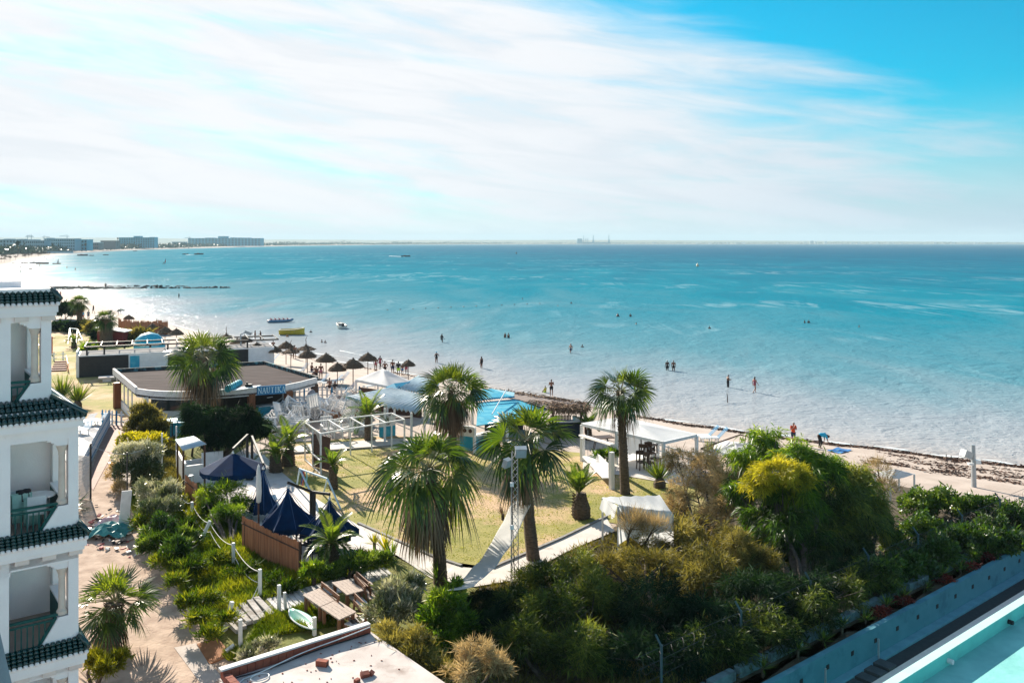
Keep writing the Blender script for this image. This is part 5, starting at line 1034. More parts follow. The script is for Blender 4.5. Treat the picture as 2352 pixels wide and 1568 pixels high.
def rope(a, b, sag, lb, r_=.016): m = MB(); m.tube([lerp(a, b, k)-ZZ*sag*4*k*(1-k) for k in np.linspace(0, 1, 12)], r_, 5); tag(m.build('rope', mat('rope', (.66, .64, .60), rough=.9)), lb, 'rope', 'ropes slung between the white posts')
rope(gp(420, 1170)+ZZ*.6, RPOST[0], .15, 'upper rope behind the pale oleander')
for i in range(3):
    rope(RPOST[i]-ZZ*.1, RPOST[i+1]-ZZ*.1, .25, ['upper rope to the leaning post', 'upper rope below the light green tree', 'upper rope reaching the tall square post'][i]); rope(RPOST[i]-ZZ*.5, RPOST[i+1]-ZZ*.55, .3, ['lower rope to the leaning post', 'lower rope below the light green tree', 'lower rope reaching the tall square post'][i])
rope(RPOST[3]-ZZ*.5, q5-ZZ*.3, .45, 'rope sagging from the tall post to the leaning one'); rope(RPOST[3]-ZZ*.8, q5-ZZ*.7, .3, 'lower rope hanging down beside the plank steps'); rope(q6-ZZ*.2, RPOST[4]-ZZ*.5, .1, 'thin rope along the near side of the steps', .01); rope(q7, q8, .7, 'rope looping down over the green boat')
bo = thing('green_boat', 'pale green plastic kayak lying in the grass by the parapet', 'kayak', gp(695, 1440)); a, b = gp(668, 1418)+ZZ*.2, gp(722, 1462)+ZZ*.15; GRB = mat('mint_plastic', (.22, .50, .40), (.18, .44, .35), sc=2, rough=.4)
m = MB(); d = (b-a); n = Vector((d.y, -d.x, 0)).normalized(); m.grid([[lerp(a, b, s)+n*(x*.34*math.sin(PI*min(max(s, .02), .98))**.6)+ZZ*(-.2*(1-x*x)*math.sin(PI*s)+.15) for x in np.linspace(-1, 1, 7)] for s in np.linspace(0, 1, 16)]); o = m.build('hull', GRB, bo, smooth=True); o.modifiers.new('t', 'SOLIDIFY').thickness = .03
m = MB(); m.tube([lerp(a, b, s)+n*(.34*math.sin(PI*min(max(s, .02), .98))**.6)+ZZ*.15 for s in np.linspace(0, 1, 16)], .025, 6); m.build('rim', WPL, bo)
m = MB(); p = [gp(452, 1483), gp(498, 1468), gp(532, 1505), gp(480, 1530)]; m.slab([q+ZZ*.09 for q in p], .06); tag(m.build('door_mat', mat('rust_board', (.33, .15, .07), (.25, .11, .05), sc=3, rough=.95)), 'rust brown board lying on the path below the steps', 'board')
m = MB(); p = [gp(400, 1490), gp(450, 1480), gp(510, 1560), gp(470, 1585)]; m.slab([q+ZZ*.07 for q in p], .05); tag(m.build('concrete_slab', mat('pale_slab', (.50, .44, .40), (.42, .36, .32), sc=1.5, rough=.95, bump=.3)), 'pale concrete slab set in the dirt beside the rust board', 'slab')
m = MB(); m.beam(gp(519, 1507)+ZZ*.2, gp(538, 1493)+ZZ*.2, .14, .1); tag(m.build('white_block', WHITE), 'white block lying at the foot of the steps', 'block')
# ---------------------------------------------------------------- near flat roof with brick parapet
rz_ = 3.0
RA, RBr = W(507, 1532, rz_+.32), W(860, 1422, rz_+.32); e = (RBr-RA).normalized(); n2 = Vector((e.y, -e.x, 0))
CONCR = mat('pale_concrete_roof', (0.60, 0.54, 0.51), (0.47, 0.41, 0.38), sc=1.1, rough=.95, bump=.25, c3=(0.30, 0.23, 0.20), sc3=.9, t3=(.56, .74)); BRICK = mat('red_brick', (0.30, 0.085, 0.05), (0.21, 0.06, 0.04), sc=4, rough=.9, bump=.4)
rf_ = thing('flat_roof_house', 'pale concrete flat roof with red brick parapet in the foreground', 'building', Vector((RA.x, RA.y, .5)))
m = MB(); q0_ = Vector((RA.x, RA.y, 0)); RP = lambda a, b, z: q0_+e*a+n2*b+ZZ*z
m.slab([RP(-.05, 0, rz_), RP(5.05, 0, rz_), RP(5.05, 9, rz_), RP(-.05, 9, rz_)], .25); m.build('roof', CONCR, rf_)
m = MB(); m.slab([RP(.15, .15, rz_-.25), RP(5, .15, rz_-.25), RP(5, 8, rz_-.25), RP(.15, 8, rz_-.25)], 2.6); m.build('wall', WALL, rf_)
m = MB(); nbk = 20
for i in range(nbk): 
    a0 = i*5.0/nbk; m.slab([RP(a0, -.02, rz_+.26), RP(a0+5.0/nbk-.015, -.02, rz_+.26), RP(a0+5.0/nbk-.015, .2, rz_+.26), RP(a0, .2, rz_+.26)], .256)
for i in range(24):
    b0_ = .24+i*.3; m.slab([RP(-.03, b0_, rz_+.20), RP(.19, b0_, rz_+.20), RP(.19, b0_+.28, rz_+.20), RP(-.03, b0_+.28, rz_+.20)], .196)
m.build('parapet', BRICK, rf_)
m = MB(); m.slab([RP(-.05, -.05, rz_+.32), RP(5.0, -.05, rz_+.31), RP(5.0, .17, rz_+.31), RP(-.05, .17, rz_+.32)], .055); m.build('coping', WBOARD, rf_)
def brick(label, u, v, sz, rz, cat='brick', tilt=0): m = MB(); c = W(u, v, rz_); m.box(c+ZZ*(sz[2]/2+.003), sz, M=Matrix.Rotation(rz, 3, 'Z')@Matrix.Rotation(tilt, 3, 'X')); [m.box(c+ZZ*(sz[2]/2+.003)+Matrix.Rotation(rz, 3, 'Z')@Vector((sz[0]/2+.002, y, z)), (.006, sz[1]*.3, sz[2]*.3), rz=rz, mi=1) for y in (-sz[1]*.22, sz[1]*.22) for z in (-sz[2]*.2, sz[2]*.2)] if not tilt else None; tag(m.build('brick', [BRICK, DARKIN]), label, cat)
brick('whole hollow red brick lying on the concrete roof', 740, 1528, (.36, .18, .17), -.25); brick('broken red brick at the right of the roof', 838, 1554, (.26, .16, .14), .4, tilt=.3); brick('small red brick chip beside the broken brick', 820, 1566, (.16, .12, .1), .9); brick('brick stub next to the broken brick', 853, 1550, (.15, .14, .12), 1.3, tilt=.5)
r = random.Random(9); m = MB()
for i in range(70): c = RP(r.uniform(.5, 4.9), r.uniform(.4, 5), rz_+.012); m.ell(c, (r.uniform(.012, .05), r.uniform(.012, .04), .015), 6, 4, .4)
struct(m.build('rubble', BRICK), 'stuff')
for k, (lb, off, col) in enumerate((('dark cable running along the brick parapet', .32, BLACK), ('pale hose looping along the brick parapet', .42, WPL))):
    m = MB(); m.tube([RP(.3, off+.25*k, rz_+.03)]+[RP(.5+s*4.4, off+.12*math.sin(s*7+k)*(1-s)-.1*s, rz_+.03+(.25*s if k else 0)) for s in np.linspace(0, 1, 26)], .018, 5); tag(m.build('cable', col), lb, 'cable')
m = MB(); m.tube([RP(.9+.28*math.cos(k), .75+.22*math.sin(k), rz_+.03+.01*k/6) for k in np.linspace(0, 11, 30)], .014, 5); tag(m.build('hose_coil', WPL), 'small coil of white hose at the roof corner', 'hose')
t = thing('meter_box', 'white electric box fixed at the corner of the brick roof', 'box', RP(-.3, .35, rz_-.4)); m = MB(); lb = RP(-.28, .4, rz_-.02); m.beam(lb-ZZ*.7, lb, .36, .5, up=e); m.build('cabinet', WPL, t); m = MB(); m.beam(lb+n2*.0-e*.19-ZZ*.55, lb-e*.19-ZZ*.15, .02, .3, up=e); m.build('label_plate', mat('grey_blue_plate', (.25, .32, .42), rough=.5), t)
# ---------------------------------------------------------------- rubbish, gate, wire fence on the left
GRY = mat('grey_mesh', (.36, .36, .37), (.26, .26, .27), sc=30, rough=.7)
gt = thing('mesh_gate', 'grey perforated metal gate leaf beside the balcony building', 'gate', gp(195, 1148)); a, b = gp(178, 1145), gp(208, 1150)
m = MB(); n_ = 16
for i in range(n_+1):
    q = lerp(a, b, i/n_); m.beam(q+ZZ*.1, q+ZZ*2.5, .035, .02)
for z in np.linspace(.1, 2.5, 30): m.beam(a+ZZ*z, b+ZZ*z, .02, .035)
m.build('mesh', GRY, gt); m = MB(); m.beam(b-ZZ*.1, b+ZZ*3.3, .1); m.build('post', BLACK, gt)
wf = thing('wire_fence', 'sagging wire with thin black posts before the trimmed hedge', 'fence', gp(294, 1160))
P3 = [gp(180, 1150), gp(208, 1150), gp(292, 1165), gp(372, 1085), gp(405, 1062)]; H3 = [3.2, 3.2, 3.0, 2.1, 2.0]
for i in (2,): m = MB(); m.beam(P3[i], P3[i]+ZZ*(H3[i]+.1), .07); m.build('post', BLACK, wf)
for i in (3, 4): m = MB(); m.beam(P3[i], P3[i]+ZZ*(H3[i]+.4), .08); m.build('post', WHITE, wf)
for i in range(4):
    m = MB(); m.tube([lerp(P3[i]+ZZ*H3[i], P3[i+1]+ZZ*H3[i+1], k)-ZZ*.15*4*k*(1-k) for k in np.linspace(0, 1, 8)], .012, 4); m.build('wire', STEEL, wf)
m = MB(); c = gp(252, 1228); rows = []
for i, a in enumerate(np.linspace(-1.1, 1.1, 10)):
    rows.append([c+Vector((a+.1*math.sin(j*2), b, .10+.55*math.exp(-(a*a+b*b)*1.3)+.09*math.sin(i*2.3+j*1.7))) for j, b in enumerate(np.linspace(-.9, .9, 10))])
m.grid(rows); tag(m.build('tarpaulin', mat('teal_tarp', (.05, .26, .25), (.03, .18, .18), sc=3, rough=.5), None, smooth=False), 'crumpled teal tarpaulin on the rubbish heap by the path', 'tarpaulin')
m = MB(); rows = []
for i, a in enumerate(np.linspace(-.8, .8, 8)): rows.append([gp(262, 1205)+Vector((a, b, .08+.4*math.exp(-(a*a+b*b)*2)+.08*math.sin(i*3.1+j*2.2))) for j, b in enumerate(np.linspace(-.6, .6, 8))])
m.grid(rows); tag(m.build('plastic_sheet', mat('pale_plastic', (.55, .48, .50), (.4, .2, .22), sc=2.5, rough=.5)), 'pale pink plastic sheet behind the teal tarpaulin', 'plastic sheet')
m = MB(); p = gp(283, 1215); m.beam(p, p+Vector((.15, .1, 2.0)), .5, .06, up=(0.6, -.8, 0)); tag(m.build('white_board', WBOARD), 'white board standing upright beside the rubbish heap', 'board')
r = random.Random(31); m = MB()
for i in range(120):
    c = gp(r.gauss(255, 26), r.gauss(1225, 22)); m.box(c+ZZ*r.uniform(.03, .2), (r.uniform(.05, .4), r.uniform(.04, .2), r.uniform(.02, .08)), M=Matrix.Rotation(r.uniform(0, 6), 3, 'Z')@Matrix.Rotation(r.uniform(-.6, .6), 3, 'X'), mi=r.randrange(4))
struct(m.build('rubbish', [WOOD, WPL, BLACK, mat('scrap_red', (.35, .06, .06), rough=.7)]), 'stuff')
m = MB(); a, b = gp(305, 1283), gp(352, 1262); rows = [[lerp(a, b, k/8)+Vector((.1*math.sin(k), s*.35, .08+.1*abs(math.sin(k*1.4+s)))) for k in range(9)] for s in (0, .5, 1)]; m.grid(rows); tag(m.build('white_sheeting', CANVAS), 'scrap of white sheeting at the foot of the bank', 'sheeting')
# loungers and odd bits behind the balcony tower
pot = thing('flower_pot', 'brown clay pot beside the feather palm', 'pot', gp(826, 1290)); m = MB(); m.lathe(gp(826, 1292), [(.15, 0), (.24, .32), (.26, .32), (.26, .38), (.22, .38), (.2, .3)], 14); m.build('pot', BROWNW, pot, smooth=False); m = MB(); [m.tube([gp(826, 1292)+ZZ*.3, gp(826, 1292)+Vector((math.cos(a)*.2, math.sin(a)*.2, .7)), gp(826, 1292)+Vector((math.cos(a)*.45, math.sin(a)*.45, .75))], [.015, .01, .004], 4) for a in np.linspace(0, 5.5, 8)]; m.build('stems', mat('stem_green', (.05, .09, .03), rough=.8), pot)
# ---------------------------------------------------------------- vegetation
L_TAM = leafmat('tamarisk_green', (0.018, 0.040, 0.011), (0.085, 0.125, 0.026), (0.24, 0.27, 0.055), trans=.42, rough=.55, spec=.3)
L_OLV = leafmat('tamarisk_olive', (0.05, 0.054, 0.017), (0.19, 0.175, 0.052), (0.38, 0.34, 0.12), trans=.40, rough=.65, spec=.25, tcol=(1.35, 1.2, .5))
L_BRN = leafmat('tamarisk_brown', (0.12, 0.095, 0.05), (0.36, 0.285, 0.15), (0.60, 0.48, 0.28), trans=.36, rough=.8, spec=.2, tcol=(1.25, 1.05, .7))
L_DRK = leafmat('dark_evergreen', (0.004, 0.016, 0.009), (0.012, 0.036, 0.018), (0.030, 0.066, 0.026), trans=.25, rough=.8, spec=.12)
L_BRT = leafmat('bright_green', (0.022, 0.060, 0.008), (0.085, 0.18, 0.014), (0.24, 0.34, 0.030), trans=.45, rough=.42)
L_LIM = leafmat('lime_yellow', (0.15, 0.165, 0.010), (0.36, 0.35, 0.020), (0.60, 0.53, 0.04), trans=.45, rough=.6, tcol=(1.3, 1.2, .5))
L_OLE = leafmat('pale_oleander', (0.04, 0.07, 0.025), (0.20, 0.22, 0.12), (0.66, 0.62, 0.52), trans=.22, rough=.3, spec=.7, tcol=(1.2, 1.2, .6))
L_HDG = leafmat('hedge_green', (0.014, 0.045, 0.008), (0.055, 0.12, 0.016), (0.17, 0.25, 0.04), trans=.40, rough=.34, spec=.55)
L_GRS = leafmat('grass_blades', (0.020, 0.052, 0.005), (0.095, 0.155, 0.014), (0.38, 0.385, 0.03), trans=.42, rough=.6, spec=.2, tcol=(1.3, 1.2, .4))
L_PLM = leafmat('fan_palm_leaf', (0.014, 0.040, 0.012), (0.050, 0.095, 0.020), (0.19, 0.24, 0.035), trans=.40, rough=.28, spec=.6, tcol=(1.6, 1.5, .35))
L_DED = leafmat('dead_palm_leaf', (0.07, 0.045, 0.028), (0.16, 0.105, 0.065), (0.30, 0.215, 0.14), trans=.2, rough=.8, tcol=(1.1, 1, .8))
L_FEA = leafmat('date_palm_leaf', (0.02, 0.055, 0.010), (0.075, 0.145, 0.020), (0.24, 0.31, 0.045), trans=.42, rough=.32, spec=.5)
BARK = mat('grey_bark', (0.10, 0.08, 0.065), (0.05, 0.04, 0.032), sc=6, rough=.95, bump=.8)
def crown(clumps, n, Lr, Wr, rr, droop=.2, outw=.8, rnd=.7, lump=.45, fill=.55, tint0=.45):
    """leaf cloud filling lumpy clumps; clumps: (centre, radii, tint offset)"""
    wts = np.array([c[1][0]*c[1][2] for c in clumps]); wts = wts/wts.sum(); Vs = []; Ts = []
    for (c, rad, to), w_ in zip(clumps, wts):
        k = int(n*w_); d = unit(rr.normal(size=(k, 3))); d[:, 2] = np.where(d[:, 2] < -.55, -d[:, 2]*.6, d[:, 2]); d = unit(d)
        ld = unit(rr.normal(size=(22, 3))); lv = rr.uniform(.3, 1, 22); dots = np.clip(d@ld.T, 0, 1)**14*lv; li = dots.argmax(1)
        r = (1-lump+lump*1.25*dots.max(1))*(1-fill*rr.random(k)**2.0); P = np.array(c)+d*np.array(rad)*r[:, None]
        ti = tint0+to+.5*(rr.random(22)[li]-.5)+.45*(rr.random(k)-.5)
        D = unit(d*outw+rr.normal(size=(k, 3))*rnd+np.array([0, 0, -droop])); Ls = rr.uniform(*Lr, k); Ws = rr.uniform(*Wr, k)
        lng = rr.random(k) < .05; Ls = np.where(lng, Ls*1.9, Ls); P = np.where(lng[:, None], np.array(c)+(P-np.array(c))*1.08, P)
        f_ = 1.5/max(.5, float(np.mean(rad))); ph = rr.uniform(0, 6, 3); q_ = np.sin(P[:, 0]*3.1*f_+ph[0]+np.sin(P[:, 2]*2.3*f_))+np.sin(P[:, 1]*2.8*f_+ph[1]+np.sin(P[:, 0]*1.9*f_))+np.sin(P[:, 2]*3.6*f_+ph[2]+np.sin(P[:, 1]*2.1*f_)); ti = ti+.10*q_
        kp = q_ > -1.15; P, D, Ls, Ws, ti = P[kp], D[kp], Ls[kp], Ws[kp], ti[kp]; k = len(P)
        S = unit(np.cross(D, rr.normal(size=(k, 3)))); Lc = Ls[:, None]; Wc = Ws[:, None]; sag = np.array([0, 0, -1.0])*Lc*droop*.35
        Vs.append(np.stack([P, P+D*Lc*.5+S*Wc*.5, P+D*Lc+sag, P+D*Lc*.5-S*Wc*.5], 1).reshape(-1, 3)); Ts.append(np.repeat(np.clip(ti, 0, 1), 4))
    V = np.concatenate(Vs); zmin = 0.45; V[:, 2] = np.maximum(V[:, 2], zmin)
    return V, np.arange(len(V)).reshape(-1, 4), np.concatenate(Ts)
def clump(u, v, y, ru, rv, t=0.0, dy=1.0):
    y = min(y, 29000/(v-V0+.6*rv)); c = at(u, v, y); return ((c.x, c.y, c.z), (ru*y/F, ru*y/F*dy, rv*y/F), t)
def plant(name, label, cat, cl, n, Lr, Wr, lm, seed, trunks=None, part='foliage', group=None, tr=.09, **kw):
    rr = np.random.default_rng(seed); cl = [clump(*c) for c in cl]; c0 = cl[0][0]
    tb = trunks or [(c0[0], c0[1])]
    t = thing(name, label, cat, (tb[0][0], tb[0][1], g(tb[0][0], tb[0][1])), group=group)
    V, Q, T = crown(cl, n, Lr, Wr, rr, **kw); npmesh(part, V, Q, lm, t, {'tint': T})
    m = MB(); r = random.Random(seed)
    for (c, rad, _) in cl:
        b = min(tb, key=lambda q: (q[0]-c[0])**2+(q[1]-c[1])**2); b3 = Vector((b[0], b[1], g(b[0], b[1])-.1)); e = Vector(c); md = lerp(b3, e, .5)+Vector((r.uniform(-.3, .3), r.uniform(-.3, .3), .2))
        m.tube([b3, md, e], [tr, tr*.6, tr*.25], 6)
        for _ in range(5): m.tube([lerp(md, e, r.uniform(.2, .9)), e+Vector((r.uniform(-.8, .8)*rad[0], r.uniform(-.8, .8)*rad[1], r.uniform(-.3, .7)*rad[2]))], [tr*.3, .008], 4)
    m.build('trunk' if 'tree' in name else 'stem', BARK, t); return t
def xy(u, v): p = gp(u, v); return (p.x, p.y)
# --- the mass of tamarisks behind the fence
plant('tamarisk_tree', 'tall drooping tree with bright green feathery top beside the beach', 'tree', [(1755, 1015, 44, 62, 34, .1), (1715, 1060, 43.5, 55, 42, .0), (1835, 1055, 42, 85, 50, .2), (1900, 1080, 41.5, 60, 45, .05), (1790, 1130, 41, 80, 60, -.1), (1840, 1150, 40, 80, 75, -.2), (1760, 1200, 40, 70, 60, -.25), (1700, 1130, 42, 50, 50, -.1), (1800, 1215, 38.4, 75, 60, -.3), (1850, 1250, 38, 60, 55, -.3)], 40000, (.25, .55), (.03, .06), L_BRT, 1, trunks=[xy(1850, 1380)], part='crown', droop=.75, outw=.6, rnd=.55, lump=.62, tr=.16)  # lower clumps tinted darker, standing in for shade under the crown
plant('tamarisk_tree', 'broad drooping tree coloured shade dark right of the bright green one', 'tree', [(1960, 1105, 42.5, 75, 55, .3), (1900, 1150, 41, 95, 80, .0), (1990, 1175, 41, 65, 80, .05), (1920, 1230, 39.5, 105, 90, -.15), (1850, 1270, 38, 95, 80, -.1), (1790, 1235, 39, 70, 65, -.1), (1960, 1260, 39.5, 70, 75, -.15), (2020, 1200, 41, 45, 60, .0)], 40000, (.25, .55), (.03, .055), L_TAM, 101, trunks=[xy(1968, 1330), xy(1988, 1312)], part='crown', droop=.75, outw=.6, rnd=.55, lump=.62, tint0=.42, tr=.16)  # split off the bright tree; its shade is put into darker leaves
plant('shrub', 'lime yellow shrub glowing in front of the large drooping tree', 'shrub', [(1785, 1085, 39.5, 62, 42, .1), (1740, 1110, 39.8, 45, 35, 0), (1830, 1100, 39.3, 40, 36, -.1)], 14000, (.14, .32), (.02, .04), L_LIM, 2, droop=.4, trunks=[xy(1790, 1230)])
plant('tamarisk_tree', 'dry brown feathery tree between gazebo and lime shrub', 'tree', [(1560, 1065, 47, 50, 42, -.1), (1620, 1080, 46, 58, 55, .05), (1675, 1110, 44, 50, 48, .1), (1600, 1135, 44.5, 78, 55, .1), (1690, 1180, 42, 68, 60, -.05), (1555, 1160, 45, 38, 40, .15), (1640, 1195, 43, 60, 45, 0)], 26000, (.14, .36), (.018, .036), L_BRN, 3, trunks=[xy(1620, 1270), xy(1680, 1290)], part='crown', droop=.1, outw=.7, rnd=.6, tint0=.6, lump=.5, tr=.1)
plant('tamarisk_tree', 'olive green feathery thicket below the draped white sheet', 'tree', [(1480, 1255, 40.5, 70, 42, .1), (1570, 1235, 40, 80, 58, .05), (1680, 1265, 39.5, 80, 70, -.05), (1500, 1310, 38, 95, 62, 0), (1400, 1305, 38, 60, 45, .15), (1620, 1330, 37, 105, 75, -.12), (1740, 1310, 38, 75, 65, -.2)], 30000, (.16, .40), (.02, .042), L_OLV, 4, trunks=[xy(1500, 1400), xy(1640, 1420)], part='crown', droop=.15, outw=.65, rnd=.6, tr=.1)
plant('tamarisk_tree', 'dark green feathery tree in front of the right palm trunk', 'tree', [(1245, 1335, 38, 75, 48, .05), (1325, 1310, 38.5, 75, 45, .12), (1180, 1395, 36, 72, 62, -.15), (1280, 1410, 35.5, 100, 75, -.1), (1370, 1385, 36.5, 85, 75, 0), (1200, 1480, 33, 95, 70, -.2), (1330, 1500, 33, 105, 75, -.1)], 34000, (.16, .40), (.02, .045), L_TAM, 5, trunks=[xy(1250, 1560), xy(1330, 1560)], part='crown', droop=.2, outw=.6, rnd=.65, tr=.1)
plant('tamarisk_tree', 'shadowy thicket of dark boughs along the razor wire fence', 'tree', [(1500, 1405, 36, 100, 82, 0), (1620, 1430, 35.5, 105, 82, -.05), (1740, 1375, 37, 95, 85, -.05), (1850, 1375, 37, 80, 75, -.1), (1450, 1500, 33, 95, 65, 0), (1560, 1510, 33, 90, 60, -.05), (1680, 1470, 34.5, 75, 58, -.1), (1930, 1330, 38, 60, 60, -.1), (1800, 1440, 35.5, 60, 45, -.1)], 32000, (.18, .45), (.022, .05), L_DRK, 6, trunks=[xy(1560, 1560), xy(1740, 1480), xy(1900, 1420)], part='crown', droop=.35, outw=.55, rnd=.65, tint0=.42, tr=.1)  # near-black leaf colour stands in for the deep shade here
plant('bush', 'grey green bush lit in front of the dark boughs by the fence', 'bush', [(1690, 1245, 37.0, 40, 38, .1), (1720, 1290, 36.8, 45, 36, 0)], 7000, (.12, .28), (.014, .03), L_OLV, 61, droop=.1)
plant('tamarisk_bush', 'dry brown gold bush at the bottom edge by the dark tree', 'bush', [(1100, 1498, 27, 54, 34, .1), (1072, 1540, 26.5, 52, 34, .1), (1142, 1530, 27, 44, 36, 0)], 15000, (.10, .28), (.012, .024), L_BRN, 7, droop=-.05, outw=.75, rnd=.6, lump=.75, tint0=.55)
plant('tamarisk_bush', 'olive brown bush overhanging the concrete roof edge', 'bush', [(908, 1480, 28.7, 46, 38, .0), (955, 1520, 27.9, 55, 42, -.05), (1005, 1550, 27.4, 50, 36, 0), (884, 1456, 29.2, 32, 26, .15), (960, 1470, 28.6, 40, 34, -.1)], 13000, (.12, .30), (.016, .03), L_OLV, 8, trunks=[(-2.6, 28.2), (-2.0, 27.6)], droop=.0, outw=.8, rnd=.5, tint0=.55)
plant('oleander', 'pale silvery oleander between picnic tables and the roof corner', 'shrub', [(905, 1365, 33, 58, 50, .05), (880, 1405, 32.3, 50, 45, .05), (935, 1400, 32.2, 50, 48, -.05), (950, 1345, 33.4, 34, 30, .05)], 15000, (.10, .20), (.03, .055), L_OLE, 9, droop=-.25, outw=.8, rnd=.5, tint0=.50)
plant('bush', 'glossy bright green bush right of the silvery oleander', 'bush', [(1025, 1385, 31.5, 48, 38, .1), (1000, 1430, 31, 50, 45, .05), (1060, 1440, 30.8, 50, 48, -.15), (1020, 1470, 30.3, 50, 36, -.05), (1045, 1350, 32.3, 30, 25, .1)], 14000, (.10, .22), (.035, .07), L_BRT, 10, droop=-.1, outw=.75, rnd=.55, tint0=.48)
plant('bush', 'dark blue green bush behind the white awning end', 'bush', [(1110, 1390, 34, 60, 50, 0), (1140, 1440, 32, 60, 55, -.1), (1110, 1480, 31.3, 50, 40, -.1)], 15000, (.12, .3), (.012, .028), L_DRK, 12, droop=.3, rnd=.6)
plant('twig_bush', 'thin twiggy bush before the draped white sheet', 'bush', [(1450, 1205, 39.4, 40, 34, 0), (1500, 1215, 39.3, 40, 34, .1)], 3200, (.2, .5), (.008, .018), L_BRN, 13, droop=-.5, outw=.6, rnd=.4, tint0=.35)
plant('hedge', 'dense green hedge along the beach side at the right edge', 'hedge', [(2105, 1160, 47, 55, 42, .1), (2170, 1160, 48, 65, 45, .15), (2245, 1170, 49, 65, 46, .05), (2325, 1195, 49.5, 55, 40, -.05), (2130, 1225, 45.5, 70, 52, -.02), (2225, 1240, 46.5, 75, 48, -.2), (2310, 1250, 47.5, 60, 35, -.2), (2060, 1250, 43.8, 45, 36, .12), (2020, 1310, 42, 65, 50, -.15), (2110, 1300, 43, 60, 40, -.15)], 34000, (.10, .22), (.06, .12), L_HDG, 14, droop=.1, outw=.6, rnd=.7, trunks=[xy(2100, 1290), xy(2250, 1270)], tr=.05)
def yfence(u): return 22.85/(1-.802*(u-U0)/F)
def fencerow(us, zc, rz, rx, back, ts, seed):
    rr_ = random.Random(seed); out = []
    for u in us: y = yfence(u)+back+rr_.uniform(-.2, .5); v = V0+(H-zc-rr_.uniform(-.25, .35))*F/y; out.append((u, v, y, rx*F/y*rr_.uniform(.8, 1.2), rz*F/y*rr_.uniform(.85, 1.2), ts+rr_.uniform(-.1, .12)))
    return out
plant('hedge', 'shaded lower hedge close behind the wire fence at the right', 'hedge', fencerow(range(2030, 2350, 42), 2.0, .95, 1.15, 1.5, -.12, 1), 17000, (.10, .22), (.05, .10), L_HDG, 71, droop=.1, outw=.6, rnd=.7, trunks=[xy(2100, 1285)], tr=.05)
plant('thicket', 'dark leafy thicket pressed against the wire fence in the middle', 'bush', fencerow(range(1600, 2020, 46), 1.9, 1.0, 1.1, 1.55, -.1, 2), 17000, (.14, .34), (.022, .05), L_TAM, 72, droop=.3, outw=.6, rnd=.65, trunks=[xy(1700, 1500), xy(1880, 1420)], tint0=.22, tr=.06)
plant('shrub', 'sparse dry shrub with bare twigs above the draped tent corner', 'shrub', [(2015, 1080, 45.5, 45, 30, 0), (2035, 1120, 45, 36, 30, -.1)], 2600, (.15, .4), (.01, .02), L_BRN, 15, droop=-.4, rnd=.5, tint0=.4)
# --- left half of the garden
plant('bush', 'round olive green bush beside the ramp and the bar', 'bush', [(335, 955, 63, 42, 38, .1), (320, 985, 62, 36, 32, -.1), (355, 985, 62, 36, 34, -.15)], 11000, (.14, .34), (.04, .08), L_OLV, 20, droop=-.3, tint0=.42)
plant('hedge', 'clipped yellow green hedge top behind the pale clipped hedge', 'hedge', [(305, 1012, 58.5, 38, 18, .15), (345, 1012, 58, 36, 18, .2), (320, 1035, 58, 46, 22, 0)], 10000, (.10, .22), (.06, .1), L_LIM, 21, droop=-.2, lump=.12, tint0=.3)
plant('hedge', 'clipped hedge with pale silvery top and dark face by the path', 'hedge', [(300, 1045, 52.5, 42, 30, .25), (340, 1040, 52.5, 34, 28, .2), (305, 1085, 52, 44, 36, -.45), (338, 1085, 52, 34, 40, -.45)], 13000, (.10, .2), (.05, .08), L_OLE, 22, droop=-.3, lump=.1, tint0=.38)
plant('shrub', 'dry straw coloured shrub at the left foot of the clipped hedge', 'shrub', [(262, 1085, 52.3, 20, 26, 0), (276, 1120, 51, 20, 22, -.1)], 3500, (.12, .25), (.03, .05), L_BRN, 23, droop=-.2, tint0=.75)
plant('oleander', 'large round pale oleander on the bank above the dirt path', 'shrub', [(352, 1135, 48, 48, 45, .12), (388, 1140, 47.5, 40, 45, .05), (370, 1180, 47, 52, 45, -.2), (340, 1185, 47, 34, 32, .0)], 15000, (.11, .22), (.035, .06), L_OLE, 24, droop=-.3, outw=.7, rnd=.5, tint0=.50)
plant('bush', 'large dark green bush added as shade below the round pale oleander', 'bush', [(368, 1222, 45, 50, 42, -.05), (405, 1268, 43, 44, 36, -.1), (345, 1250, 44, 34, 30, .05), (430, 1235, 44.5, 36, 30, .05)], 16000, (.12, .28), (.03, .06), L_HDG, 28, droop=-.1, lump=.5, tint0=.42)  # dark bush added where the bank lies in the oleander's shade
plant('young_tree', 'light green airy young tree in front of the reed screen', 'tree', [(520, 1125, 46.5, 48, 38, .1), (490, 1165, 46, 42, 40, 0), (552, 1165, 45.5, 40, 40, -.05), (520, 1190, 45, 48, 42, -.05), (470, 1140, 46.5, 30, 25, .15)], 15000, (.12, .28), (.018, .04), L_BRT, 25, trunks=[xy(542, 1268), xy(532, 1262)], part='crown', droop=.0, rnd=.7, tint0=.5, fill=.8)
plant('pine_tree', 'dense dark round tree with leaning trunk before the bar', 'tree', [(500, 965, 58, 62, 42, -.1), (560, 965, 58, 45, 42, -.1), (450, 950, 58, 38, 32, .15), (595, 985, 58, 30, 40, .1), (520, 1005, 57, 62, 30, -.25), (440, 985, 58, 30, 24, .2)], 26000, (.2, .5), (.03, .06), L_DRK, 26, trunks=[xy(497, 1062), xy(500, 1062)], part='crown', droop=.55, outw=.55, rnd=.6, tr=.2)
plant('bush', 'light bushy shrub left of the dark round tree', 'bush', [(440, 1000, 59, 22, 14, .1), (425, 1010, 58.5, 20, 14, 0)], 3000, (.12, .26), (.03, .05), L_BRT, 27, droop=-.1)
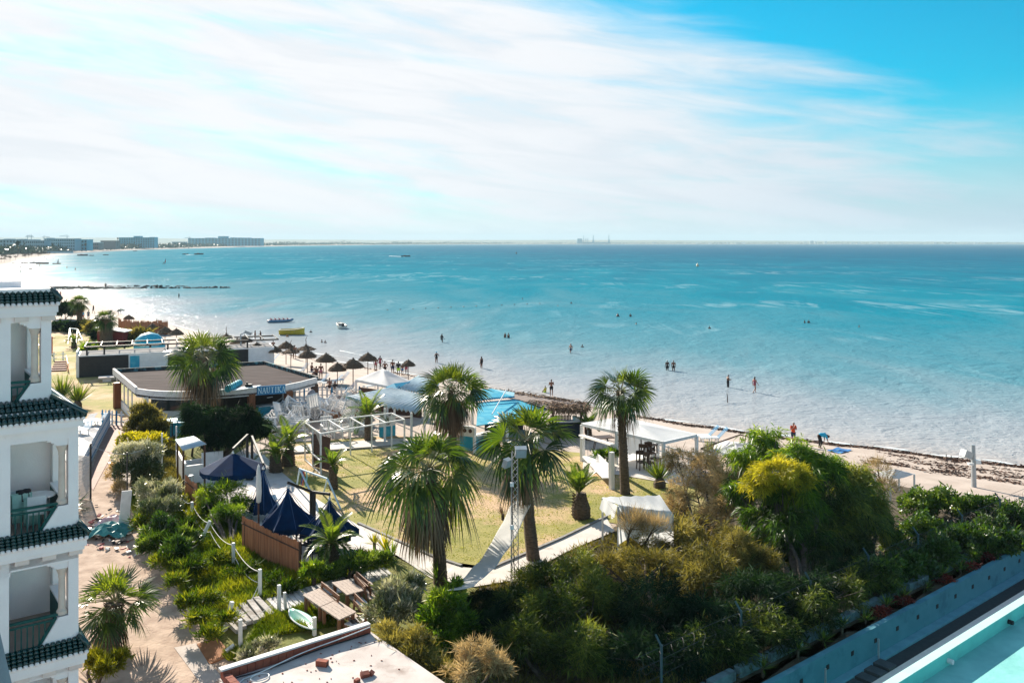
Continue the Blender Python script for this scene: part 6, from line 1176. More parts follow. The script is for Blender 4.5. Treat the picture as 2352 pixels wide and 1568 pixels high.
for (cl, lb, sd, lm) in (([(150, 712, 166, 26, 20, 0), (172, 716, 165, 18, 16, 0)], 'dark bush beside the tall palm above the white tower', 30, L_DRK), ([(135, 750, 143, 24, 12, .1), (165, 752, 141, 22, 14, 0)], 'dark green garden thicket behind the top balcony', 31, L_DRK), ([(195, 750, 142, 22, 16, .1), (212, 755, 138, 16, 16, 0)], 'dark thicket left of the short palm', 32, L_OLV), ([(290, 776, 126, 22, 16, .1), (325, 772, 127, 26, 18, 0)], 'olive bush between the reed wall and the black hut', 33, L_OLV), ([(225, 770, 130, 12, 12, 0)], 'small dark bush before the short palm', 34, L_DRK), ([(205, 802, 118, 14, 6, .2)], 'low green shrub behind the black hut roof', 35, L_BRT)):
    plant('bush', lb, 'bush', cl, 4500, (.35, .8), (.12, .25), lm, sd, droop=.1, group='bushes of the garden behind the tower')
plant('bush', 'bright leafy plants beside the feather palm and the dark hedge', 'bush', [(720, 1308, 36.8, 30, 18, .2), (710, 1318, 36.4, 22, 16, .1)], 5000, (.10, .22), (.03, .05), L_BRT, 36, droop=-.4, tint0=.6)
plant('hedge', 'low dark green hedge along the near edge of the terrace', 'hedge', [(800, 1300, 37.5, 42, 14, .1), (845, 1288, 38, 40, 14, .15), (765, 1312, 37, 34, 13, 0), (880, 1285, 38.2, 26, 16, .2)], 9000, (.10, .2), (.03, .06), L_HDG, 37, droop=-.3, lump=.2)
plant('flowering_shrub', 'small pale leaved shrub at the parapet by the steps', 'shrub', [(590, 1490, 28.9, 30, 18, .1), (570, 1505, 28.5, 28, 16, 0), (620, 1480, 29, 22, 14, .1)], 4500, (.08, .16), (.03, .05), L_OLE, 38, droop=-.4, tint0=.5)
plant('bush', 'sunlit bush at the base of the leaning bottom left palm', 'bush', [(215, 1515, 31.5, 20, 22, .2), (275, 1515, 31.5, 24, 22, .0), (245, 1530, 31, 40, 20, -.1)], 6500, (.12, .25), (.025, .045), L_LIM, 39, droop=-.3, tint0=.15)
plant('bush', 'small green bush under the gazebo edge behind the swing bench', 'bush', [(1385, 1045, 56, 26, 12, 0), (1410, 1040, 56.5, 20, 10, .1)], 4000, (.12, .25), (.03, .05), L_BRT, 40, droop=-.2)
def spiky(u, v, n, Ln, lm, label, sd, up=.8):
    p = gp(u, v); t = thing('yucca', label, 'plant', p); rr = np.random.default_rng(sd); D = unit(rr.normal(size=(n, 3))*np.array([1, 1, .5])+np.array([0, 0, up])); P = np.tile(np.array(p+ZZ*.25), (n, 1)); V, Q = leafcloud(P, D, rr.uniform(.6, 1, n)*Ln, rr.uniform(.05, .09, n), sd); V[:, 2] = np.maximum(V[:, 2], p.z+.02); npmesh('leaves', V, Q, lm, t, {'tint': np.repeat(rr.random(n), 4)}); m = MB(); m.tube([p-ZZ*.1, p+ZZ*.35], .08, 6); m.build('stem', BARK, t)
spiky(885, 1275, 40, 1.1, L_LIM, 'bright upright leafy plant at the corner of the garden path', 41, 1.4); spiky(900, 1290, 30, .9, L_BRT, 'green broad leaved plant beside the bright one by the path', 42, 1.2); spiky(1005, 1345, 50, 1.3, L_FEA, 'young palm sprout right of the big palm trunk', 43, .9); spiky(945, 1240, 26, 1.0, L_DED, 'withered brown plant left of the big palm trunk', 44, 1.0); spiky(1155, 1195, 26, .9, L_DED, 'small dead palm stump in the lawn', 45, 1.0)
spiky(168, 1175, 60, 1.6, L_PLM, 'shaggy palm leaves sticking out behind the white tower', 46, .3); spiky(860, 1262, 30, .7, L_LIM, 'yellow green plant beside the terrace end', 47, 1.1)
# --- palms
def fanpalm(label, ub, vb, uc, vc, Rpx, nl, seed, droop=.35, skirt=14, tr=.20, petf=.5, young=.25, lm=None, curve=0.0, flat=.0):
    b = gp(ub, vb); y = b.y; c = at(uc, vc, y); r = random.Random(seed); t = thing('fan_palm', label, 'palm tree', b)
    m = MB(); pts = []; rs = []
    for k in np.linspace(0, 1, 9): pts.append(lerp(b-ZZ*.1, c, k)+Vector((curve*math.sin(PI*k), 0, 0))); rs.append(tr*(1.35-.5*k if k < .3 else 1.1-.15*k)*(1+.06*math.sin(k*40)))
    m.tube(pts, rs, 10)
    for k in np.linspace(.06, .98, int(34)):                                       # leaf scars
        p = lerp(b, c, k)+Vector((curve*math.sin(PI*k), 0, 0)); a0 = r.random()*6.28
        for j in range(5):
            a = a0+j*1.257+r.uniform(-.2, .2); d = Vector((math.cos(a), math.sin(a), 0)); m.tube([p+d*tr*.85, p+d*tr*1.22+ZZ*.10], [.045, .012], 4)
    m.build('trunk', TRUNK, t)
    R = Rpx*y/F; V = []; Q = []; T = []; V2 = []; Q2 = []; T2 = []; pet = MB()
    def blade(h, a, s, n, L, dr, tint, V, Q, T, wid=1.0, spread=1.65, nseg=22, wid_=1):
        for j in range(nseg):
            th = -spread+2*spread*j/(nseg-1)+r.uniform(-.03, .03); d = (a*math.cos(th)+s*math.sin(th)+n*(.34*abs(math.sin(th))+r.uniform(-.10, .10))).normalized(); Ls = L*(.78+.22*math.cos(th))*r.uniform(.9, 1.08)
            sd_ = (d.cross(n)).normalized(); i0 = len(V); dth = spread/(nseg-1)*1.15; ti = min(1, max(0, tint+r.uniform(-.16, .16)))
            for q, wf in ((.04, .04), (.35, .35), (.62, .44), (.84, .22), (1.0, .01)):
                p = h+d*(Ls*q)-ZZ*(dr*Ls*(max(0, q-.30)**1.7)*1.6)-ZZ*(dr*.10*Ls*q); w_ = Ls*dth*wf*wid*.86; V.append(p+sd_*w_); V.append(p-sd_*w_); T += [ti, ti]
            Q.extend([(i0+2*k, i0+2*k+2, i0+2*k+3, i0+2*k+1) for k in range(4)])
    for i in range(nl):
        f = i/(nl-1); az = i*2.39996+r.uniform(-.25, .25); el = math.asin(max(-1, min(1, .97-1.5*f)))+r.uniform(-.12, .12)
        d = Vector((math.cos(az)*math.cos(el), math.sin(az)*math.cos(el), math.sin(el))); pl = R*petf*(.62+.42*min(1, f*2))*r.uniform(.85, 1.1); s = Vector((-math.sin(az), math.cos(az), 0))
        h = c+d*pl-ZZ*(.10*pl*f); a = (d-ZZ*(.10+.45*f*droop)).normalized(); s = (s-a*s.dot(a)).normalized(); n = s.cross(a); tw = r.uniform(-1.05, 1.05); s = (s*math.cos(tw)+n*math.sin(tw)).normalized(); n = s.cross(a); 
        if n.z < 0 and el > -.3: n = -n
        pet.tube([c+d*.1, lerp(c, h, .5)+ZZ*.05*pl, h], [.028, .02, .014], 4)
        tint = .72-.40*min(1, f/.45)+r.uniform(-.2, .2) if f < .45 else .30+r.uniform(-.25, .35)
        blade(h, a, s, n, R*.56*(.92 if f < .15 else 1.0)*r.uniform(.85, 1.15), droop*(.22+.85*f)*r.uniform(.7, 1.3), tint, V, Q, T)
    for i in range(skirt):
        az = r.random()*6.283; el = math.radians(r.uniform(-80, -30)); d = Vector((math.cos(az)*math.cos(el), math.sin(az)*math.cos(el), math.sin(el))); s = Vector((-math.sin(az), math.cos(az), 0)); h = c-ZZ*.15+d*R*petf*r.uniform(.5, 1.0); n = s.cross(d)
        blade(h, (d-ZZ*.4).normalized(), s, n, R*.52*r.uniform(.8, 1.15), .9, r.random(), V2, Q2, T2, spread=.8, nseg=12)
    pet.build('leaf_stalks', mat('leaf_stalk', (.17, .17, .06), (.24, .19, .09), sc=4, rough=.5), t)
    npmesh('crown', np.array(V), np.array(Q), lm or L_PLM, t, {'tint': np.array(T)})
    if skirt: npmesh('dead_fronds', np.array(V2), np.array(Q2), L_DED, t, {'tint': np.array(T2)})
    return t
fanpalm('fan palm in front of the bar roof and the name sign', 470, 996, 470, 820, 88, 28, 101, .5, 22, .24, .5)
fanpalm('fan palm rising between the blue bar and the drooping palm', 1040, 1050, 1036, 895, 86, 34, 102, .5, 34, .24, .5)
fanpalm('big drooping fan palm with long hanging leaf tips in the middle', 1012, 1340, 985, 1078, 142, 30, 103, .95, 26, .24, .52, curve=.1)
fanpalm('tall fan palm behind the lattice floodlight mast', 1226, 1287, 1210, 1010, 122, 29, 104, .6, 12, .24, .5, curve=-.12)
fanpalm('slender fan palm beside the gazebo and swing bench', 1436, 1135, 1425, 898, 86, 26, 105, .55, 8, .23, .5)
fanpalm('stout fan palm with brown trunk on the dirt path at the bottom left', 247, 1500, 264, 1382, 108, 28, 106, .3, 6, .33, .46)
fanpalm('tall dark palm at the far end of the garden by the beach', 184, 754, 182, 694, 27, 26, 107, .5, 8, .42, .45); fanpalm('short thick palm left of the reed wall', 245, 794, 242, 732, 33, 30, 108, .45, 14, .75, .45)
def brush(label, u, v, n, sd, Ln):
    p = gp(u, v); t = thing('fan_palm', label, 'palm tree', p); rr = np.random.default_rng(sd); D = unit(rr.normal(size=(n, 3))*np.array([.75, .5, .3])+np.array([0, 0, 1.0])); P = np.tile(np.array(p+ZZ*.4), (n, 1)); V, Q = leafcloud(P, D, rr.uniform(.5, 1, n)*Ln, rr.uniform(.06, .12, n), sd); npmesh('crown', V, Q, L_PLM, t, {'tint': np.repeat(rr.uniform(.3, 1, n), 4)}); m = MB(); m.lathe(p-ZZ*.1, [(.35, 0), (.38, .4), (.2, .7)], 10); m.build('trunk', TRUNK, t)
brush('young fan palm with upright brush leaves before the black hut', 143, 925, 150, 50, 2.7); brush('young fan palm leaning right beside the grey bench', 178, 935, 120, 51, 2.3)
brush('fan palm spikes standing out of the brown tree beside the gazebo', 1632, 1075, 60, 52, 1.9); brush('low fan palm poking from the left side of the brown tree', 1515, 1120, 90, 53, 1.7)
def datepalm(label, ub, vb, uc, vc, Rpx, n, seed, rise=.8, tr=.22, pine=False, az0=None, arc=1.0):
    b = gp(ub, vb); y = b.y; c = at(uc, vc, y); r = random.Random(seed); t = thing('date_palm', label, 'palm tree', b); m = MB()
    if pine: m.lathe(b-ZZ*.05, [(tr*.75, 0), (tr*1.15, .12), (tr*1.2, (c.z-b.z)*.45), (tr*.85, (c.z-b.z)*.8), (tr*.6, (c.z-b.z)*1.05)], 12, jit=.16)
    else: m.tube([b-ZZ*.1, lerp(b, c, .5), c], [tr*1.2, tr*1.15, tr*.7], 10)
    for k in np.linspace(.05, .95, 16):
        p = lerp(b, c, k); rad = tr*(1.2-.45*k)
        for j in range(7): a = j*.898+k*37; d = Vector((math.cos(a), math.sin(a), 0)); m.tube([p+d*rad*.85, p+d*(rad+.07)+ZZ*.09], [.05, .015], 4)
    m.build('trunk', TRUNK, t); R = Rpx*y/F; V = []; Q = []; T = []; ra = MB()
    for i in range(n):
        az = (i*2.39996 if az0 is None else az0[i % len(az0)])+r.uniform(-.2, .2); f = i/max(1, n-1); el = math.radians(78-f*48*arc); L = R*1.25*r.uniform(.85, 1.1); pts = []
        for k in np.linspace(0, 1, 12):
            e2 = el-k*1.5*arc*(.35+f*.8); prev = pts[-1] if pts else c; pts.append(prev+Vector((math.cos(az)*math.cos(e2), math.sin(az)*math.cos(e2), math.sin(e2)))*(L/12) if pts else c+Vector((0, 0, 0)))
        ra.tube(pts, [.03-.024*k/11 for k in range(12)], 4)
        for k in range(26):
            s = .08+.92*k/25; x = s*11; i0 = int(min(10, x)); p = lerp(pts[i0], pts[i0+1], x-i0); dr = (pts[i0+1]-pts[i0]).normalized(); sd_ = Vector((-math.sin(az), math.cos(az), 0)); up = sd_.cross(dr)
            if up.z < 0: up = -up
            ll = L*.24*math.sin(PI*(.15+.8*s))*r.uniform(.85, 1.1)+.03
            for sg in (-1, 1):
                d = (dr*.75+sd_*sg*.8+up*.28).normalized(); w_ = up.cross(d).normalized()*.025; q = len(V); V += [p-w_*.6, p+d*ll*.5-w_*1.3, p+d*ll-ZZ*ll*.12, p+d*ll*.5+w_*1.3]; ti = min(1, max(0, .62-.3*f+r.uniform(-.2, .25))); T += [ti]*4; Q.append((q, q+1, q+2, q+3))
    ra.build('leaf_stalks', mat('frond_rib', (.20, .22, .06), rough=.5), t); npmesh('crown', np.array(V), np.array(Q), L_FEA, t, {'tint': np.array(T)})
datepalm('feather palm with arching fronds left of the pergola', 662, 1070, 663, 1022, 62, 16, 201, tr=.36, pine=True); datepalm('shorter feather palm beside the one left of the pergola', 634, 1085, 632, 1045, 50, 14, 202, tr=.35, pine=True)
datepalm('feather palm standing behind the pergola', 847, 1012, 845, 955, 62, 16, 203, tr=.25); datepalm('small vase shaped feather palm on the lawn beside the swing', 766, 1124, 764, 1070, 46, 12, 204, tr=.20, arc=.9)
datepalm('pineapple trunked palm with upright feather crown on the lawn', 1335, 1190, 1330, 1132, 62, 18, 205, tr=.40, pine=True, arc=.55); datepalm('feather palm with curling fronds in front of the last navy parasol', 762, 1310, 762, 1248, 72, 16, 206, tr=.30, pine=True, arc=1.2)
datepalm('tiny palm seedling behind the hanging swing bench', 1378, 1072, 1377, 1064, 32, 8, 207, tr=.12); datepalm('small feather palm seen through the top balcony', 66, 812, 65, 800, 30, 12, 208, tr=.25); datepalm('small feather palm on the lawn above the black hut', 170, 800, 170, 785, 22, 12, 209, tr=.3); datepalm('feather palm tuft beside the blue bar counter', 1352, 1010, 1352, 985, 40, 12, 210, tr=.2, arc=.8)
# --- grass
def inpoly(px_, py_, poly):
    ins = np.zeros(len(px_), bool); n = len(poly)
    for i in range(n):
        (x0, y0), (x1, y1) = poly[i], poly[(i+1) % n]; c = ((y0 > py_) != (y1 > py_)) & (px_ < (x1-x0)*(py_-y0)/(y1-y0+1e-12)+x0); ins ^= c
    return ins
def grass(name, uvp, n, Lr, Wr, lm, seed, lean=.5, tint=(.2, .9)):
    poly = [xy(*p) for p in uvp]; a = np.array(poly); rr = np.random.default_rng(seed); lo, hi = a.min(0), a.max(0); P = rr.uniform(lo, hi, (n*3, 2)); P = P[inpoly(P[:, 0], P[:, 1], poly)][:n]; k = len(P)
    pat = .5+.5*np.sin(P[:, 0]*1.7+np.sin(P[:, 1]*1.3)*1.5)*np.sin(P[:, 1]*1.9+P[:, 0]*.7); P3 = np.column_stack([P, G(P[:, 0], P[:, 1])+.01]); D = unit(rr.normal(size=(k, 3))*np.array([lean, lean, .15])+np.array([0, 0, 1])); V, Q = leafcloud(P3, D, rr.uniform(*Lr, k)*(.55+.75*pat), rr.uniform(*Wr, k), seed)
    return struct(npmesh(name, V, Q, lm, attrs={'tint': np.repeat(np.clip(tint[0]+(tint[1]-tint[0])*(.55*pat+.45*rr.random(k)), 0, 1), 4)}), 'stuff')
grass('grass', [(300, 1130), (335, 1170), (430, 1130), (470, 1150), (560, 1225), (690, 1320), (830, 1270), (900, 1275), (905, 1300), (720, 1345), (640, 1372), (588, 1376), (520, 1448), (482, 1478), (430, 1385), (345, 1250), (300, 1160)], 60000, (.18, .42), (.022, .045), L_GRS, 60, .6)
grass('grass', [(640, 1412), (700, 1392), (790, 1425), (770, 1440), (530, 1522), (510, 1502), (560, 1490), (590, 1440), (630, 1405)], 16000, (.15, .36), (.018, .036), L_GRS, 61, .6)
grass('lawn_tufts', [(640, 1060), (660, 1050), (900, 1030), (1330, 1060), (1480, 1105), (1560, 1120), (1400, 1185), (1150, 1300), (1000, 1278), (830, 1200), (700, 1130)], 30000, (.04, .10), (.02, .05), L_GRS, 62, .9, (.25, 1.0))
grass('undergrowth', [(1130, 1345), (1400, 1230), (1560, 1160), (1690, 1230), (1690, 1560), (1100, 1660), (1040, 1400)], 26000, (.15, .5), (.02, .05), L_OLV, 63, .8, (.0, .6))
grass('ground_cover', [(330, 1020), (400, 1000), (430, 1060), (425, 1110), (380, 1120), (350, 1090)], 6000, (.15, .35), (.03, .06), L_OLV, 64, .7, (.1, .6))
gc = [clump(u, v, y, ru*1.45, rv*1.2, t-.14) for u, v, y, ru, rv, t in ((330, 1205, 46, 24, 20, .1), (350, 1245, 44, 26, 22, .0), (375, 1290, 42, 28, 22, .1), (400, 1335, 39, 28, 22, .2), (430, 1385, 37, 26, 22, .1), (455, 1425, 35, 26, 22, .25), (480, 1455, 34, 24, 18, .1), (440, 1300, 41, 36, 22, -.1), (395, 1245, 43.5, 36, 26, -.25), (480, 1370, 37.5, 34, 18, .1), (420, 1210, 45, 30, 22, -.2), (520, 1420, 35.5, 24, 16, .15), (470, 1180, 46, 36, 20, .15), (450, 1150, 48, 28, 16, .25), (560, 1310, 39.5, 34, 16, -.2), (620, 1330, 38.5, 34, 16, -.25), (660, 1350, 37.5, 28, 14, -.2), (505, 1280, 41.5, 30, 18, .1))]  # tints lowered for greener clumps and for the shade on the bank
V_, Q_, T_ = crown(gc, 30000, (.10, .28), (.025, .055), np.random.default_rng(91), droop=-.3, outw=.5, rnd=.7, lump=.55, fill=.8, tint0=.42); struct(npmesh('ground_cover', V_, Q_, L_GRS, None, {'tint': T_}), 'stuff')
# ---------------------------------------------------------------- people
HAIR = [mat('dark_hair', (.012, .010, .009), rough=.6), mat('grey_hair', (.30, .29, .28), rough=.7), mat('brown_hair', (.05, .028, .016), rough=.6)]
SK_ = [mat('tanned_skin', (.20, .085, .05), (.17, .07, .04), rough=.55), mat('fair_skin', (.42, .22, .16), (.36, .18, .13), rough=.55), mat('brown_skin', (.085, .04, .026), rough=.55)]
CLO = {k: mat(k+'_swimwear', c, rough=.85) for k, c in dict(black=(.010, .011, .014), navy=(.012, .02, .07), red=(.38, .03, .02), orange=(.60, .07, .015), white=(.65, .65, .66), blue=(.02, .16, .42), sky=(.03, .42, .62), lime=(.45, .75, .06), grey=(.18, .18, .2), yellow=(.55, .45, .05), pink=(.5, .2, .25), rose=(.32, .06, .09)).items()}
def baked(mb, voxel, smooth=2):
    me = bpy.data.meshes.new('tmp'); me.from_pydata(mb.v, [], mb.f); o = bpy.data.objects.new('tmp', me); C.objects.link(o)
    md = o.modifiers.new('r', 'REMESH'); md.mode = 'VOXEL'; md.voxel_size = voxel
    if smooth: s_ = o.modifiers.new('s', 'SMOOTH'); s_.iterations = smooth; s_.factor = .5
    bpy.context.view_layer.update(); dg = bpy.context.evaluated_depsgraph_get(); r = bpy.data.meshes.new_from_object(o.evaluated_get(dg)); bpy.data.objects.remove(o); bpy.data.meshes.remove(me)
    r.polygons.foreach_set('use_smooth', [True]*len(r.polygons)); return r
def cap_(m, p, q, r1, r2, n=10):
    p = Vector(p); q = Vector(q); m.tube([p, lerp(p, q, .5), q], [r1, (r1+r2)/2, r2], n); m.ell(p, r1, n, 6); m.ell(q, r2, n, 6)
BASE = dict(pel=(0, 0, .93), waist=(0, 0, 1.08), chest=(0, 0, 1.28), neck=(0, 0, 1.46), head=(0, .02, 1.60), sl=(-.185, 0, 1.40), sr=(.185, 0, 1.40), el=(-.25, -.02, 1.12), er=(.25, -.02, 1.12), wl=(-.27, .05, .88), wr=(.27, .05, .88), hl=(-.095, 0, .90), hr=(.095, 0, .90), kl=(-.11, .02, .49), kr=(.11, .02, .49), al=(-.115, -.01, .08), ar=(.115, -.01, .08))
def figure(J, fem=0.0):
    J = {**BASE, **J}; P = {k: Vector(v) for k, v in J.items()}; m = MB()
    cap_(m, P['pel'], P['waist'], .145+.01*fem, .125-.012*fem); cap_(m, P['waist'], P['chest'], .125-.012*fem, .15)
    for s in 'lr':
        cap_(m, P['chest'], P['s'+s], .12, .075); cap_(m, P['s'+s], P['e'+s], .058, .043); cap_(m, P['e'+s], P['w'+s], .043, .029); cap_(m, P['pel'], P['h'+s], .12, .105); cap_(m, P['h'+s], P['k'+s], .092, .058); cap_(m, P['k'+s], P['a'+s], .058, .036)
        a = P['a'+s]; sh = (a-P['k'+s]).normalized(); fw = Vector((0, 1, 0)) if abs(sh.y) < .7 else Vector((0, .3, -.9)); cap_(m, a+Vector((0, -.03, -.04)), a+fw*.15+Vector((0, 0, -.05)), .036, .026)
        w_ = P['w'+s]; d = (w_-P['e'+s]).normalized(); cap_(m, w_, w_+d*.07, .03, .036)                      # palm
        sd = d.cross(Vector((1, 0, 0)) if abs(d.x) < .8 else Vector((0, 0, 1))).normalized(); inn_ = sd.cross(d)
        for k, ln in enumerate((.072, .082, .078, .06)):
            b = w_+d*.085+sd*(.027-.018*k); cap_(m, b, b+d*ln*.9+inn_*.018, .0115, .009, 6)
        cap_(m, w_+d*.03+sd*.03, w_+d*.075+sd*.06, .013, .010, 6)                                             # thumb
    cap_(m, P['chest']+Vector((0, 0, .1)), P['neck'], .07, .055); hd = P['head']; up = (hd-P['neck']).normalized()
    cap_(m, P['neck'], hd-up*.06, .054, .052); m.ell(hd+up*.03, (.076, .094, .105), 12, 9); fwd = Vector(J.get('face', (0, 1, 0))).normalized(); m.ell(hd+fwd*.03-up*.045, (.055, .06, .06), 10, 7); m.ell(hd+fwd*.10-up*.01, (.014, .018, .02), 6, 5)
    sx = fwd.cross(up).normalized()
    for s in (-1, 1): m.ell(hd+sx*.078*s, (.012, .02, .028), 6, 5); m.ell(hd+fwd*.09+sx*.03*s+up*.02, (.014, .012, .010), 6, 5)
    body = baked(m, .014, 1)
    h = MB(); h.ell(hd+up*.055-fwd*.022, (.083, .095, .088), 12, 8)
    if fem: cap_(h, hd-fwd*.06+up*.02, P['neck']-fwd*.07, .06, .045)
    sh_ = MB(); cap_(sh_, P['pel']+Vector((0, 0, -.02)), lerp(P['pel'], P['waist'], .35), .156, .146)
    for s in 'lr': cap_(sh_, P['pel'], P['h'+s], .132, .118); cap_(sh_, P['h'+s], lerp(P['h'+s], P['k'+s], .55), .112, .088)
    br = MB(); cap_(br, P['pel']+Vector((0, 0, -.03)), P['pel']+Vector((0, 0, .06)), .155, .148); [cap_(br, P['pel'], P['h'+s]+Vector((0, 0, .02)), .13, .112) for s in 'lr']
    ts = MB(); cap_(ts, lerp(P['pel'], P['waist'], .3), P['waist'], .158, .15); cap_(ts, P['waist'], P['chest'], .148, .166); [(cap_(ts, P['chest'], P['s'+s], .135, .088), cap_(ts, P['s'+s], lerp(P['s'+s], P['e'+s], .6), .082, .07)) for s in 'lr']; cap_(ts, P['chest'], P['chest']+Vector((0, 0, .1)), .13, .085)
    su = MB(); cap_(su, P['pel']+Vector((0, 0, -.03)), P['waist'], .155, .136); cap_(su, P['waist'], P['chest'], .136, .160); [cap_(su, P['pel'], P['h'+s]+Vector((0, 0, .02)), .13, .112) for s in 'lr']
    ct = MB(); ct.ell(hd+up*.07-fwd*.015, (.093, .105, .07), 12, 7); ct.box(hd+fwd*.13+up*.05, (.13, .10, .015)); tr_ = MB()
    for s in 'lr': cap_(tr_, P['h'+s], P['k'+s], .110, .074); cap_(tr_, P['k'+s], lerp(P['k'+s], P['a'+s], .85), .072, .052)
    cap_(tr_, P['pel'], P['waist'], .156, .14)
    return dict(body=body, hair=baked(h, .02, 0), shorts=baked(sh_, .022, 1), briefs=baked(br, .022, 1), shirt=baked(ts, .022, 1), swimsuit=baked(su, .022, 1), cap=baked(ct, .018, 0), trousers=baked(tr_, .022, 1))
hp = dict(el=(-.36, -.10, 1.20), wl=(-.20, .02, 1.04), er=(.36, -.10, 1.20), wr=(.20, .02, 1.04))

POSE = {
 'stand': figure({}), 'lady': figure({}, 1), 'hips': figure(hp), 'ladyhips': figure(hp, 1),
 'walk': figure(dict(kl=(-.10, .20, .53), al=(-.11, .16, .10), kr=(.10, -.02, .48), ar=(.11, -.30, .12), el=(-.24, -.14, 1.14), wl=(-.25, -.08, .90), er=(.24, .10, 1.14), wr=(.24, .26, .94)), 1),
 'phone': figure(dict(er=(.26, .06, 1.16), wr=(.10, .20, 1.38), el=(-.26, .04, 1.15), wl=(-.04, .20, 1.20), head=(0, .05, 1.58), face=(0, .9, -.4))),
 'hold': figure(dict(el=(-.24, .05, 1.15), wl=(-.12, .28, 1.16), er=(.24, .05, 1.15), wr=(.12, .28, 1.16), head=(0, .05, 1.59), face=(0, .8, -.5))),
 'bend': figure(dict(pel=(0, -.05, .92), waist=(0, .10, 1.00), chest=(0, .36, .98), neck=(0, .54, .92), head=(0, .66, .86), face=(0, .3, -1), sl=(-.18, .42, .93), sr=(.18, .42, .93), el=(-.18, .46, .64), er=(.2, .52, .64), wl=(-.14, .40, .45), wr=(.14, .62, .38), kl=(-.11, .06, .48), kr=(.11, .10, .48), hl=(-.1, -.05, .88), hr=(.1, -.05, .88)), 1),
 'lean': figure(dict(waist=(0, .04, 1.07), chest=(0, .16, 1.24), neck=(0, .26, 1.40), head=(0, .34, 1.52), sl=(-.18, .2, 1.36), sr=(.18, .2, 1.36), el=(-.22, .2, 1.08), er=(.22, .24, 1.08), wl=(-.18, .28, .86), wr=(.18, .3, .86))),
 'sit': figure(dict(pel=(0, 0, .45), waist=(0, -.02, .60), chest=(0, -.03, .82), neck=(0, 0, 1.0), head=(0, .03, 1.14), sl=(-.185, -.02, .94), sr=(.185, -.02, .94), el=(-.24, .10, .70), er=(.24, .10, .70), wl=(-.14, .32, .62), wr=(.14, .32, .62), hl=(-.1, .02, .44), hr=(.1, .02, .44), kl=(-.13, .44, .48), kr=(.13, .44, .48), al=(-.13, .46, .08), ar=(.13, .46, .08)))}
PN = [0]
def person(pose, loc, rz, label, skin=0, hair=0, wear=(), scale=1.0, cat='person', group=None):
    D = POSE[pose]; o = bpy.data.objects.new('person', D['body']); C.objects.link(o); o.location = loc; o.rotation_euler = (0, 0, rz); o.scale = (scale,)*3
    if not o.material_slots: D['body'].materials.append(None)
    o.material_slots[0].link = 'OBJECT'; o.material_slots[0].material = SK_[skin]; tag(o, label, cat, group)
    for nm, mt in ([('hair', HAIR[hair])] if hair is not None else [])+[(w_, CLO[c]) for w_, c in wear]:
        k = bpy.data.objects.new(nm, D[nm]); C.objects.link(k); k.parent = o
        if not D[nm].materials: D[nm].materials.append(None)
        k.material_slots[0].link = 'OBJECT'; k.material_slots[0].material = mt
    return o
def pw(pose, u, v, depth, rz, label, **k): p = atz(u, v, 0); return person(pose, (p.x, p.y, -depth), rz, label, **k)      # standing in the water, v at the waterline
def ps(pose, u, v, rz, label, **k): return person(pose, gp(u, v), rz, label, **k)                                        # on the sand
A_ = PI
sh = lambda c: [('shorts', c)]; bf = lambda c: [('briefs', c)]; ss = lambda c: [('swimsuit', c)]
ps('phone', 1822, 1020, A_+.3, 'man in orange red shirt and blue shorts with hands raised to his face', skin=1, hair=1, wear=[('shirt', 'orange'), ('shorts', 'navy')])
ps('bend', 1883, 1028, -1.45, 'person in dark trousers bending down to the sand by a blue towel', hair=0, wear=[('shirt', 'sky'), ('trousers', 'black')])
pw('hold', 1672, 889, .32, -1.3, 'person in a white cap looking down while wading', wear=[('cap', 'white'), ('trousers', 'black')]); pw('walk', 1733.5, 901, .05, -1.2, 'woman with long hair wading along the right shallows', skin=1, hair=2, wear=ss('rose'))
pw('stand', 1532.6, 850, .45, .2, 'left of two men wading side by side, with a white cap', skin=2, hair=None, wear=[('cap', 'white'), ('shorts', 'black')]); pw('stand', 1547, 851, .42, -.1, 'right of two men wading side by side, in dark trunks', hair=1, wear=bf('black'))
pw('phone', 1266.5, 909, .0, .1, 'bare backed man in long black shorts at the edge of the water', hair=0, wear=sh('black'))
pw('sit', 1252.5, 901, .25, .8, 'child in a yellow green top sitting in the shallows', wear=[('shirt', 'yellow'), ('shorts', 'lime')], scale=.75)
pw('walk', 1311, 810, .38, 2.4, 'wading man with white foam about his knees', skin=1, wear=sh('navy')); pw('lady', 1106, 845, .25, .9, 'woman in a dark swimsuit wading behind the middle palms', hair=0, wear=ss('black'))
pw('ladyhips', 1002.5, 832.8, .25, .6, 'woman with blue headwear and hand on hip above the middle palm', hair=None, wear=[('cap', 'sky'), ('swimsuit', 'black')]); pw('walk', 1015, 785.7, .38, -.8, 'distant wader in dark clothes walking above the middle palm', skin=2, wear=[('shirt', 'black'), ('shorts', 'black')])
pw('lady', 1160, 775, .92, .8, 'left one of a couple standing waist deep', hair=2, wear=bf('black')); pw('stand', 1168, 775.5, .92, -.8, 'right one of a couple standing waist deep', skin=2, wear=sh('black'))
pw('lady', 586, 781.5, .12, -1.2, 'thin woman standing at the water edge left of another bather', wear=bf('black')); pw('hold', 598.5, 782, .12, 1.4, 'thin bather facing a woman at the water edge', skin=2, wear=bf('navy'))
pw('phone', 627.5, 809, .0, .4, 'man standing alone with folded arms at the water edge', wear=bf('black'))
ps('lean', 671, 822, .4, 'dark man leaning over beside a broad backed man under the parasols', skin=2, wear=sh('black')); ps('stand', 677, 824, .1, 'broad backed man walking to the water beside a leaning man', skin=0, wear=bf('black'), scale=1.08)
ps('lady', 863, 852, .2, 'woman with long fair hair at the left of the shore group', hair=2, wear=bf('rose')); ps('walk', 873, 848, -.3, 'tall dark woman striding behind the shore group', skin=2, wear=ss('rose'))
